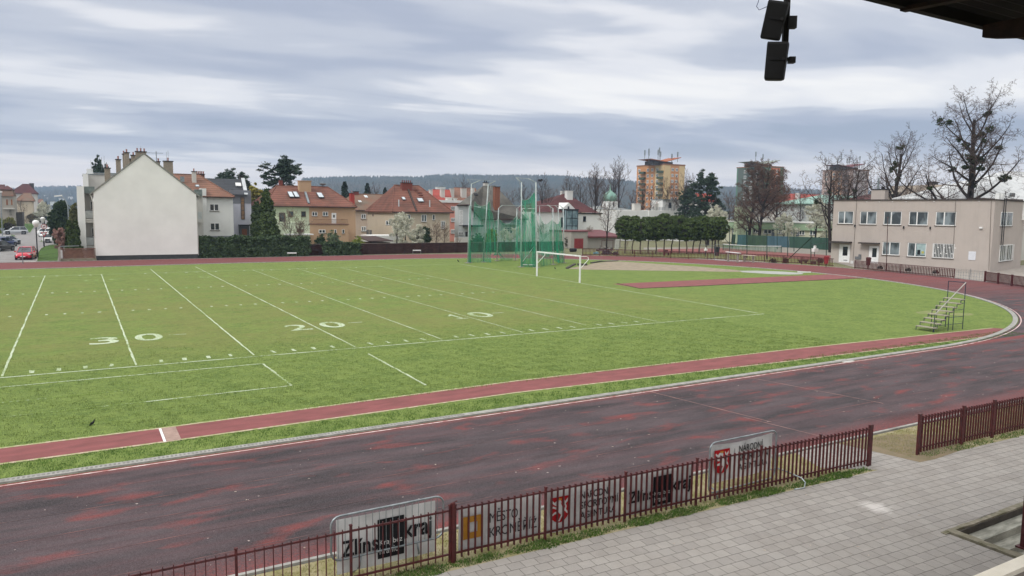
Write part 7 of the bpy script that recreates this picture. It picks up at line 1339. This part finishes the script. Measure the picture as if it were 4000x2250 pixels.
def sign_post(base, px, label, kind, post=True, back=False, D=None):
    p = g0(*base); c = onY(*Z0(*px), p[1]); root = thing('traffic_sign', p, label, 'sign', 'traffic signs'); y = p[1]-.12; rd = M('sign_red', '#b0202a', '#9c1b25', 5, .5); wh_ = M('sign_white', '#dadad8', '#cfcfcd', 5, .5)
    if kind == 'round': 
        MB().loft([[(c[0]+r_*math.cos(t), y+d, c[2]+r_*math.sin(t)) for t in np.linspace(0, 2*math.pi, 25)[:-1]] for r_, d in ((.38, 0), (.38, -.02), (.31, -.021))], cap=True).build('plate', rd, root); MB().loft([[(c[0]+r_*math.cos(t), y+d, c[2]+r_*math.sin(t)) for t in np.linspace(0, 2*math.pi, 25)[:-1]] for r_, d in ((.31, -.022), (.30, -.026))]).build('face', wh_, root); mb = MB(); mb.ob((c[0], y-.03, c[2]), (.16, 0, .16), (0, .004, 0), (.03, 0, -.03)); mb.build('stripe', rd, root); mb = MB(); mb.ob((c[0], y-.03, c[2]), (.15, 0, 0), (0, .003, 0), (0, 0, .045)); mb.build('car_symbol', INK, root)
    else:
        tri = lambda r_, d: [(c[0]-r_, y+d, c[2]+r_*.55), (c[0]+r_, y+d, c[2]+r_*.55), (c[0], y+d, c[2]-r_*1.1)]; MB().prism(tri(.45, 0), (0, -.02, 0)).build('plate', STEEL if back else rd, root)
        if not back: MB().prism(tri(.27, -.022), (0, -.004, 0)).build('face', wh_, root)
    if post: MB().tube([p, (p[0], p[1], c[2]+.4)], .035, 6).build('post', STEEL, root)
sign_post((694, 1066), (693, 745), 'round red rimmed prohibition sign on the lantern post', 'round', False); sign_post((694, 1066), (693, 857), 'red and white give way triangle on the lantern post', 'tri', False); sign_post((36, 930), (35, 790), 'grey back of a triangular sign at the left edge', 'tri', True, True)
def arm_lamp(label, pts, D, r=.09, head=True):
    P = [atD(*Z0(*q), D) for q in pts]; P0 = np.array([P[0][0], P[0][1], 0]); root = thing('street_lamp', P0, label, 'street lamp', 'street lamps'); MB().tube([P0]+P, r, 7).build('post', STEEL, root); e = P[-1]; MB().ob(e+np.array([-.3, 0, 0]), (.55, 0, .08), (0, .16, 0), (0, 0, .1)).build('lamp_head', GLB, root)
arm_lamp('tall curved grey street lamp rising above the huge bush', [(1078, 620), (1068, 430), (1050, 370), (1020, 320), (985, 280), (950, 262)], 118); arm_lamp('shorter street lamp with flat head before the huge bush', [(945, 780), (932, 545), (925, 538), (898, 536)], 128, .06); arm_lamp('grey street lamp cut by the left picture edge', [(22, 560), (14, 215), (8, 205)], 125)
MB().ob(atD(*Z0(1078, 622), 117), (1.4, 0, 0), (0, .1, 0), (0, 0, .2))
# ------------------------------------------------------------------ houses along the street
h = thing('bay_house', (-50, 200, 0), 'grey beige house with tiled bay roof at the far left of the street', 'house'); D_ = 200; c = atD(*Z0(125, 600), D_); Pb = yp(c[1]); zz = lambda b: Pb.hit(*Z0(125, b))[1]; xx = lambda a: Pb.hit(*Z0(a, 400))[0]
BH = wall('house_grey_beige', '#a09a8f'); MB().box(xx(28), xx(228), c[1], c[1]+10, 0, zz(262)).build('wall', BH, h); MB().box(xx(55), xx(225), c[1]-1.3, c[1], zz(468), zz(262)).build('bay', BH, h); MB().box(xx(50), xx(230), c[1]-1.5, c[1]+.1, zz(470), zz(455)).build('ledge', CONW, h)
MB().loft([[(xx(25), c[1]-1.8, zz(268)), (xx(230), c[1]-1.8, zz(268)), (xx(230), c[1]+10, zz(268)), (xx(25), c[1]+10, zz(268))], [(xx(38), c[1]-.6, zz(165)), (xx(205), c[1]-.6, zz(165)), (xx(205), c[1]+9, zz(165)), (xx(38), c[1]+9, zz(165))]]).build('mansard', TILE3, h); MB().add([(xx(22), c[1]-1, zz(165)), (xx(222), c[1]-1, zz(165)), (xx(222), c[1]+9.5, zz(165)), (xx(22), c[1]+9.5, zz(165)), (xx(104), c[1]+3, zz(98)), (xx(125), c[1]+3, zz(98))], [(0, 1, 5, 4), (1, 2, 5), (2, 3, 4, 5), (3, 0, 4), (3, 2, 1, 0)]).build('roof', TILE5, h)
for q in ((94, 318, 126, 402), (172, 318, 196, 402)): winp(h, PL((0, c[1]-1.3), (1, 0)), Z0, q, cols=1, frame=M('orange_frame', '#a5622f', '#8d5227', 5), fw=.12)
winp(h, Pb, Z0, (144, 472, 186, 562), cols=2, fw=.12, frame=CONC); MB().box(xx(212), xx(330), c[1]+4, c[1]+12, 0, zz(520)).build('lean_to', M('dark_boards', '#3a332e'), h)
for i, (q, D, lb, m_, w_) in enumerate((((150, 165, 600, 225, 395, 85), 290, 'large house with dark red roof and balconies on the left side of the street', TILE5, CONW), ((230, 325, 540, 345, 420, 225), 255, 'pale flaking house with brown red roof between its neighbours', TILE3, wall('flaking_wall', '#c4b6a0', .75, .6)), ((600, 378, 690, 375, 632, 318), 420, 'small yellowish house at the end of the street', TILE1, wall('cream_yellow', '#d3bf92')), ((-110, 160, 45, 160, 0, 98), 215, 'dark red roof cut by the left picture edge', TILE5, BH))):
    c = atD(*Z0(q[0], q[1]), D); Pn = yp(c[1]); e0, ez = Pn.hit(*Z0(q[0], q[3])); e1, _ = Pn.hit(*Z0(q[2], q[3])); rx, rz = onY(*Z0(q[4], q[5]), c[1]+5)[[0, 2]]; hh = thing('street_house', ((e0+e1)/2, c[1], 0), lb, 'house', 'houses along the street'); MB().box(e0+.4, e1-.6, c[1], c[1]+11, 0, ez).build('wall', w_, hh); roof('roof', [(e0, c[1]-.4, ez), (e1, c[1]-.4, ez), (e1, c[1]+11.4, ez), (e0, c[1]+11.4, ez)], [(rx-.8, c[1]+5, rz), (rx+1.2, c[1]+5, rz)], m_, hh)
    if i < 1:
        for k in range(3):
            for z in (2.5, 5.6, 8.4)[:(3 if i == 0 else 2)]: win(hh, Pn, e0+(e1-e0)*(.35+.2*k)-.6, e0+(e1-e0)*(.35+.2*k)+.6, z-.7, z+.8, fw=.14, sill=False)
        chimney(hh, rx+2.2, c[1]+5, 1.6, .8, rz-2, rz+.5, M('dark_brick', '#4a4644'), 0)
# ================================================================== RIGHT HAND SIDE: COURT, RAILINGS, YARD
ZK = Z(2650, 850, .27174); ZL = Z(2180, 960, .20186); gk = lambda a, b: onZ(*ZK(a, b)); gl_ = lambda a, b: onZ(*ZL(a, b))
sheet('tennis_court', [gk(-300, 452), gk(700, 440), gk(1500, 500), gk(2190, 540), gk(2190, 612), gk(1600, 590), gk(1100, 545), gk(500, 515), gk(-300, 500)], M('clay_court', '#85534d', '#754843', 1.2, .95), .0); sheet('court_surround', [gk(-500, 430), gk(1500, 425), gk(2200, 470), gk(2195, 545), gk(1500, 505), gk(700, 445), gk(-500, 458)], M('court_edge', '#8f8a80', '#7b766d', 1), -.004)
sheet('yard', [gk(2240, 640), onZ(*Z8(330, 830)), onZ(*Z8(1270, 930)), onZ(*Z8(1560, 965)), onZ(*Z8(2300, 1080)), (90, 5, 0), (80, 20, 0), (64.6, 14.5, 0), (61.5, 34, 0), (57, 40, 0)], M('yard_concrete', '#9b938b', '#857e76', 1.2), .0)
sheet('court_verge', [gl_(475, 190), gl_(1300, 212), gl_(2420, 252), gk(500, 605), gk(1300, 640), gk(2230, 708), gk(2230, 640), gk(1300, 560), gk(500, 515), gk(-200, 500), gl_(1000, 90), gl_(475, 120)], grass_mat('verge_rough_grass', '#737a45', '#5f6d38', '#8b8a60', '#8a8268', False), .002)
sheet('track_apron', [gk(0, 590), gk(700, 612), gk(1250, 642), gk(1240, 636), gk(700, 600), gk(0, 583)], CONC, .006)
P5 = [gl_(475, 190), gl_(750, 192), gl_(1300, 211), gl_(1860, 230), gl_(2420, 250), gk(500, 605), gk(920, 625), gk(1300, 641), gk(1790, 672), gk(2230, 708)]
def dists(P): 
    d = [0]
    for a, b in zip(P, P[1:]): d.append(d[-1]+np.linalg.norm((b-a)[:2]))
    return d
fence('railing', 'long red railing round the bend before the clipped trees and court', P5, 'red railings round the track', h=.95, sp=.2, bt=.075, bd=.03, rt=.04, posts=list(np.arange(0, dists(P5)[-1], 2.6)), ph=1.0, post=.12)
P6 = [onZ(*Z8(335, 845)), onZ(*Z8(800, 890)), onZ(*Z8(1275, 935))]; fence('railing', 'red railing with plant boxes in front of the clubhouse', P6, 'red railings round the track', h=.95, sp=.19, bt=.09, bd=.03, rt=.03, posts=[0, dists(P6)[-1]/2, dists(P6)[-1]-.05], ph=1.0, post=.09)
P7 = [onZ(*Z8(1562, 968)), onZ(*Z8(1932, 1026)), onZ(*Z8(2250, 1082))]; fence('railing', 'red railing starting below the clubhouse corner and leaving the right edge', P7, 'red railings round the track', h=1.0, sp=.17, bt=.09, bd=.03, rt=.03, posts=list(np.arange(0, 14, 2.1)), ph=1.06, post=.14)
gt = thing('mesh_gate', onZ(*Z8(1400, 950)), 'thin grey wire mesh gate between two red railings', 'gate'); a = onZ(*Z8(1285, 937)); b = onZ(*Z8(1560, 965)); mb = MB()
for i in range(12): p = a+(b-a)*i/11; mb.tube([p, p+np.array([0, 0, 1.05])], .012, 4)
for z in (.1, .4, .7, 1.0): mb.tube([a+(0, 0, z), b+(0, 0, z)], .01, 4)
mb.build('mesh', STEEL, gt); MB().tube([(a+b)/2, (a+b)/2+(0, 0, 1.15)], .035, 5).build('post', STEEL, gt)
for q, lb in (((575, 838), 'left plant box hanging on the clubhouse railing'), ((840, 858), 'middle plant box hanging on the clubhouse railing'), ((1098, 880), 'right plant box hanging on the clubhouse railing')):
    p = atD(*Z8(*q), (onZ(*Z8(q[0], q[1]+40))-CAM)@FW+.3); pb = thing('plant_box', p, lb, 'plant box', 'plant boxes on the railing'); MB().ob(p, (.06, -.30, 0), (.10, .02, 0), (0, 0, .10)).ob(p+(0, 0, .105), (.065, -.31, 0), (.11, .02, 0), (0, 0, .01)).build('trough', DBARK, pb); V, F = cards(blob(120, p+np.array([0, 0, .2]), (.10, .25, .05), 3)[0], .04, 2); np_mesh('soil_and_stems', V, F, DBARK, pb)
for q, lb, m_ in (((465, 772), 'dark red litter bin on the railing before the second door', RED), ((68, 758), 'bright red box at the end of the court railing', M('bright_red_paint', '#8e2a2e', '#7b2326', 5, .5))):
    D = (onZ(*Z8(q[0], q[1]+75))-CAM)@FW-.2; p = atD(*Z8(*q), D); bn = thing('litter_bin', p, lb, 'bin', 'red bins'); MB().loft([[(p[0]+k*math.cos(t)*.3, p[1]+k*math.sin(t)*.3, p[2]+z) for t in np.linspace(0, 6.283, 9)[:-1]] for k, z in ((.8, -.5), (1, .3), (1.08, .32), (1.0, .42), (.5, .48))]).build('body', m_, bn); MB().tube([p-(0, 0, .5), (p[0], p[1], 0)], .04, 5).build('leg', RED, bn)
fpz = onZ(*Z8(632, 868)); t = atD(*Z8(648, 365), (fpz-CAM)@FW); mb = MB(); mb.tube([fpz, t], [.05, .035], 6); mb.lathe(t, [(.05, 0), (.07, .06), (.02, .12)], 6); tag(mb.build('flag_pole', M('rusty_pole', '#5a4640', '#4a3934', 5)), 'thin bare pole standing before the clubhouse windows', 'pole')
# court fence posts and windscreens
CG = M('court_green_steel', '#1f3a30', '#172c25', 5, .5)
for i, (a, t, b, lb) in enumerate(((985, 198, 577, 'first tall green court post from the trees'), (1272, 200, 602, 'second tall green court post from the trees'), (1570, 215, 552, 'third tall green court post from the trees'), (1905, 172, 640, 'tall green court post with the slanting brace'), (2125, 180, 580, 'tall green court post beside the clubhouse'), (735, 150, 520, 'green court post with brace at the trees'))):
    p = gk(a, b); t_ = atD(*ZK(a+2, t), (p-CAM)@FW); cp_ = thing('court_post', p, lb, 'post', 'tall court posts'); MB().tube([p, t_], .06, 6).build('post', CG, cp_)
    if i == 3: q = gk(1590, 590); MB().tube([p+(0, 0, onY(*ZK(1900, 275), p[1])[2]), q], .06, 6).build('brace', CG, cp_); MB().tube([onY(*ZK(1905, 395), p[1]), gk(2125, 580)+np.array([0, 0, onY(*ZK(1905, 395), p[1])[2]])], .04, 5).build('rail', CG, cp_)
    if i == 5: MB().tube([atD(*ZK(640, 275), (p-CAM)@FW+3), atD(*ZK(735, 380), (p-CAM)@FW)], .05, 5).build('brace', CG, cp_)
def screen(label, q, c, c2, D0, D1, seed):
    a0 = atD(*ZK(q[0], q[3]), D0); b0 = atD(*ZK(q[2], q[3]+(q[2]-q[0])*.03), D1); a1 = atD(*ZK(q[0], q[1]), D0); b1 = atD(*ZK(q[2], q[1]+(q[2]-q[0])*.03), D1); rr = random.Random(seed); V = []; F = []; nx, ny = 14, 6
    for j in range(ny+1):
        for i in range(nx+1): s, t = i/nx, j/ny; p = lerp(lerp(a0, b0, s), lerp(a1, b1, s), t); V.append(p+np.array([.06*math.sin(s*19+seed), .12*math.sin(s*13+t*3+seed), .05*math.sin(s*7)*(1-t)]))
    for j in range(ny):
        for i in range(nx): k = j*(nx+1)+i; F.append((k, k+1, k+nx+2, k+nx+1))
    tag(MB().add(V, F).build('windscreen', M('windscreen_'+c[1:], c, c2, .8, .8, st=(2, 2, .4)), smooth=True), label, 'windscreen', 'windscreens of the tennis court')
screen('narrow dark green windscreen at the tree end of the court', (762, 240, 815, 425), '#3c5240', '#31453a', 152, 152, 1); screen('blue green windscreen left of the dark green one', (842, 245, 990, 425), '#3f5f63', '#34524f', 152, 151, 2); screen('long dark green windscreen in the middle of the court end', (990, 250, 1272, 430), '#3d523c', '#33463a', 151, 149, 3); screen('blue windscreen behind the net', (1272, 262, 1592, 440), '#46606a', '#3d555e', 149, 146, 4); screen('long bright green windscreen beside the clubhouse', (1600, 272, 2185, 470), '#3a5649', '#324b40', 146, 138, 5)
for a, t, b in ((775, 140, 430), (977, 140, 430), (1420, 155, 455), (1662, 165, 487)): p = gk(a, b); MBt = MB(); MBt.tube([p, atD(*ZK(a, t), (p-CAM)@FW)], .07, 5); tag(MBt.build('screen_post', CG), {775: 'back court post at the narrow dark windscreen', 977: 'back court post over the blue green windscreen', 1420: 'back court post over the blue windscreen', 1662: 'back court post over the bright green windscreen'}[a], 'post', 'tall court posts')
nt_ = thing('tennis_net', gk(1100, 505), 'tennis net with white band sagging across the clay court', 'net'); a = gk(640, 470); b = gk(1480, 505); za = 1.1; mb = MB(); mb.tube([a+(0, 0, za), lerp(a, b, .5)+(0, 0, za-.15), b+(0, 0, za)], .05, 5); mb.build('band', WHITE, nt_)
MB().add([a, b, b+(0, 0, za), a+(0, 0, za)], [(0, 1, 2, 3)]).build('mesh', net_mat('tennis_mesh', .25, '#2a2f2c'), nt_)
for p in (a, b): MB().tube([p, p+np.array([0, 0, za+.05])], .05, 6).build('net_post', CG, nt_)
for q, lb, w_, m_ in (((692, 492, 885, 512), 'white topped bench beside the court railing', .5, WHITE), ((930, 538, 1105, 550), 'second pale bench close behind the red railing', .4, M('pale_bench', '#c4b9ab', '#aea395', 4))):
    a = atD(*ZK(q[0], q[1]), 100); b = atD(*ZK(q[2], q[3]), 98); be = thing('bench', (a[0], a[1], 0), lb, 'bench', 'benches by the court'); t = (b-a)/2; n = np.array([-t[1], t[0], 0])/np.linalg.norm(t[:2])*.22; MB().ob((a+b)/2, t, n, (0, 0, .03)).build('seat', m_, be)
    for s in (.15, .85): p = lerp(a, b, s); MB().ob((p[0], p[1], p[2]/2), t*.02, n*.8, (0, 0, p[2]/2)).build('leg', CONC, be)
p = gk(548, 548); bn = thing('black_bin', p, 'black rubbish bin behind the railing near the clipped trees', 'bin'); MB().lathe(p, [(.36, 0), (.42, .9), (.46, 1.25), (.40, 1.28)], 12).build('body', DARK, bn); MB().lathe(p, [(.5, 1.28), (.48, 1.36), (.2, 1.42)], 12).build('lid', DARK, bn)
for i, (q, lb) in enumerate((((290, 400, 515, 592), 'left wire mesh site fence panel'), ((515, 400, 893, 625), 'right wire mesh site fence panel'))):
    a = gk(q[0]+5, q[3]-8 if i else 585); b = gk(q[2], q[3]+8); H = onY(*ZK(q[2], q[1]), b[1])[2]; sp_r = thing('site_fence', a, lb+' leaning at the track edge', 'fence', 'wire mesh site fences'); mb = MB(); mb.tube([a, a+(0, 0, H), b+(0, 0, H), b, a+(0, 0, .1)], .022, 5); mb.build('frame', STEEL, sp_r); mb = MB()
    for k in range(1, 16): p = lerp(a, b, k/16); mb.tube([p, p+(0, 0, H)], .005, 3)
    mb.build('mesh', STEEL, sp_r); MB().ob(b+(0, 0, .08), (.3, 0, 0), (0, .12, 0), (0, 0, .08)).build('concrete_foot', CWH, sp_r)
for q, lb, s in (((1960, 465), 'white cross shaped fixture beside the braced court post', 1), ((392, 462), 'small white fixture between the clipped trunks', .5)): D = (gk(q[0], 560)-CAM)@FW; p = atD(*ZK(*q), D); ob_ = thing('white_fixture', (p[0], p[1], 0), lb, 'fixture', None); MB().ob(p, (.45*s, 0, 0), (0, .3*s, 0), (0, 0, .25*s)).ob(p+(0, 0, .4*s), (.2*s, 0, 0), (0, .1*s, 0), (0, 0, .28*s)).build('panel', WHITE, ob_); MB().tube([(p[0], p[1], 0), p], .05, 5).build('stand', DARK, ob_)
# clutter by the garage
def heap(name, lb, q, mat, n, s, seed, cat):
    a, b = gl_(q[0], q[3]), gl_(q[2], q[3]); c = (a+b)/2; w_ = np.linalg.norm(b-a)/2; H = onY(*ZL(q[0], q[1]), c[1])[2]; C_, D_ = blob(n, c+(0, 0, H*.3), (w_, w_*.5, max(.15, H*.7)), seed, 8, .4, .5); C_[:, 2] = np.maximum(C_[:, 2], .03); V, F = cards(C_, s, seed, aspect=.8); o = np_mesh(name, V, F, mat); tag(o, lb, cat); return o
heap('tarpaulin_heap', 'heap of black plastic sheeting behind the railing by the garage', (845, 110, 1050, 165), M('black_plastic', '#2b2d33', '#55585f', 8, .3, spec=.7), 260, .28, 1, 'heap'); heap('tarpaulin_heap', 'smaller heap of black plastic right of the bigger one', (1080, 115, 1175, 175), M('black_plastic', '#2b2d33'), 130, .22, 2, 'heap'); heap('blue_sheet', 'pale blue plastic sheet lying left of the black heap', (690, 135, 785, 158), M('pale_blue_plastic', '#8fc3d3', '#77aebf', 5, .4), 60, .25, 3, 'sheet'); heap('rubble_heap', 'grey rubble heap against the garage wall', (770, 55, 1110, 100), M('rubble', '#8d877e', '#6b655d', 4), 240, .35, 4, 'heap')
sl_ = MB(); a = gl_(1140, 80); sl_.ob(a+(0, 0, .9), (.5, .1, 0), (.12, .25, -.9), (.0, .03, .01)); tag(sl_.build('white_slab', WHITE), 'white slab leaning on the garage wall', 'slab')
a = gl_(290, 118); dr = thing('lawn_roller', a, 'dark steel drum lying before the red garage door', 'roller'); MB().loft([[(a[0]+x*.6, a[1]+.3*math.cos(t), .3+.3*math.sin(t)) for t in np.linspace(0, 6.283, 13)[:-1]] for x in (-.9, .9)]).build('drum', DARK, dr); MB().tube([a+(-.9, 0, .45), a+(-1.1, .1, .8), a+(-.2, .3, .95)], .03, 5).build('handle', STEEL, dr)
a = gl_(2095, 190); bx = thing('red_bench', a, 'small brown red bench with a dark plant behind the railing', 'bench'); MB().ob(a+(0, 0, .45), (.45, 0, 0), (0, .2, 0), (0, 0, .04)).build('seat', RED, bx); MB().ob(a+(0, .2, .7), (.45, 0, 0), (0, .03, 0), (0, 0, .15)).build('backrest', RED, bx)
for s in (-.4, .4): MB().ob(a+(s, 0, .22), (.04, 0, 0), (0, .18, 0), (0, 0, .22)).build('leg', RED, bx)
mb = MB()
for q in ((110, 976, 250, 1060),): a = gl_(840, 100)
gf = thing('goal_frame', gl_(850, 100), 'brownish training goal frame against the garage wall', 'goal frame'); a = onZ(*Z5(130, 1075)); b = onZ(*Z5(243, 1072)); H = onY(*Z5(130, 982), a[1])[2]; MB().tube([a, a+(0, 0, H), b+(0, 0, H), b], .05, 5).build('frame', RED, gf)
for q, lb in (((1310, 590, 1400), 'dark dry bush left behind the court railing'), ((1480, 575, 1600), 'reddish dry bush in the middle of the court railing'), ((1975, 625, 2105), 'dark dry bush before the end of the court railing')):
    a = gk(q[0], 650); b = gk(q[2], 655); c = (a+b)/2; root = thing('dry_bush', c, lb, 'bush', 'dry bushes behind the railing'); w_ = np.linalg.norm(b-a)/2; C_, D_ = blob(700, c+(0, 0, .3), (w_*.8, .5, .33), q[0], 6, .4, .6); V, F = cards(C_, .09, 3); np_mesh('twigs', V, F, M('dry_brown', '#5b4a3c', '#44382e', 5), root)
for q, lb in (((1725, 603, 1860, 640), 'weathered log bench behind the court railing'), ((1900, 640, 1975, 660), 'short dark log right of the weathered log')): a = gk(q[0], q[3]+15); b = gk(q[2], q[3]+15); mb = MB(); mb.tube([a+(0, 0, .35), b+(0, 0, .35)], .14, 7); mb.ob(lerp(a, b, .2)+(0, 0, .1), (.12, 0, 0), (0, .12, 0), (0, 0, .12)); mb.ob(lerp(a, b, .8)+(0, 0, .1), (.12, 0, 0), (0, .12, 0), (0, 0, .12)); tag(mb.build('log_seat', M('old_wood', '#5b4a40', '#463a33', 4)), lb, 'log')
# ------------------------------------------------------------------ air
hz = MB().box(-1400, 3000, -60, 2700, -9, 125); hzo = hz.build('haze', None if False else nm('haze_air')); tag(hzo, None, None, kind='stuff')
_m = bpy.data.materials['haze_air']; t = _m.node_tree; pv = t.nodes.new('ShaderNodeVolumePrincipled'); pv.inputs['Color'].default_value = (.56, .74, 1, 1); pv.inputs['Density'].default_value = .00027; pv.inputs['Anisotropy'].default_value = .2; oo = t.nodes.new('ShaderNodeOutputMaterial'); t.links.new(pv.outputs[0], oo.inputs['Volume'])
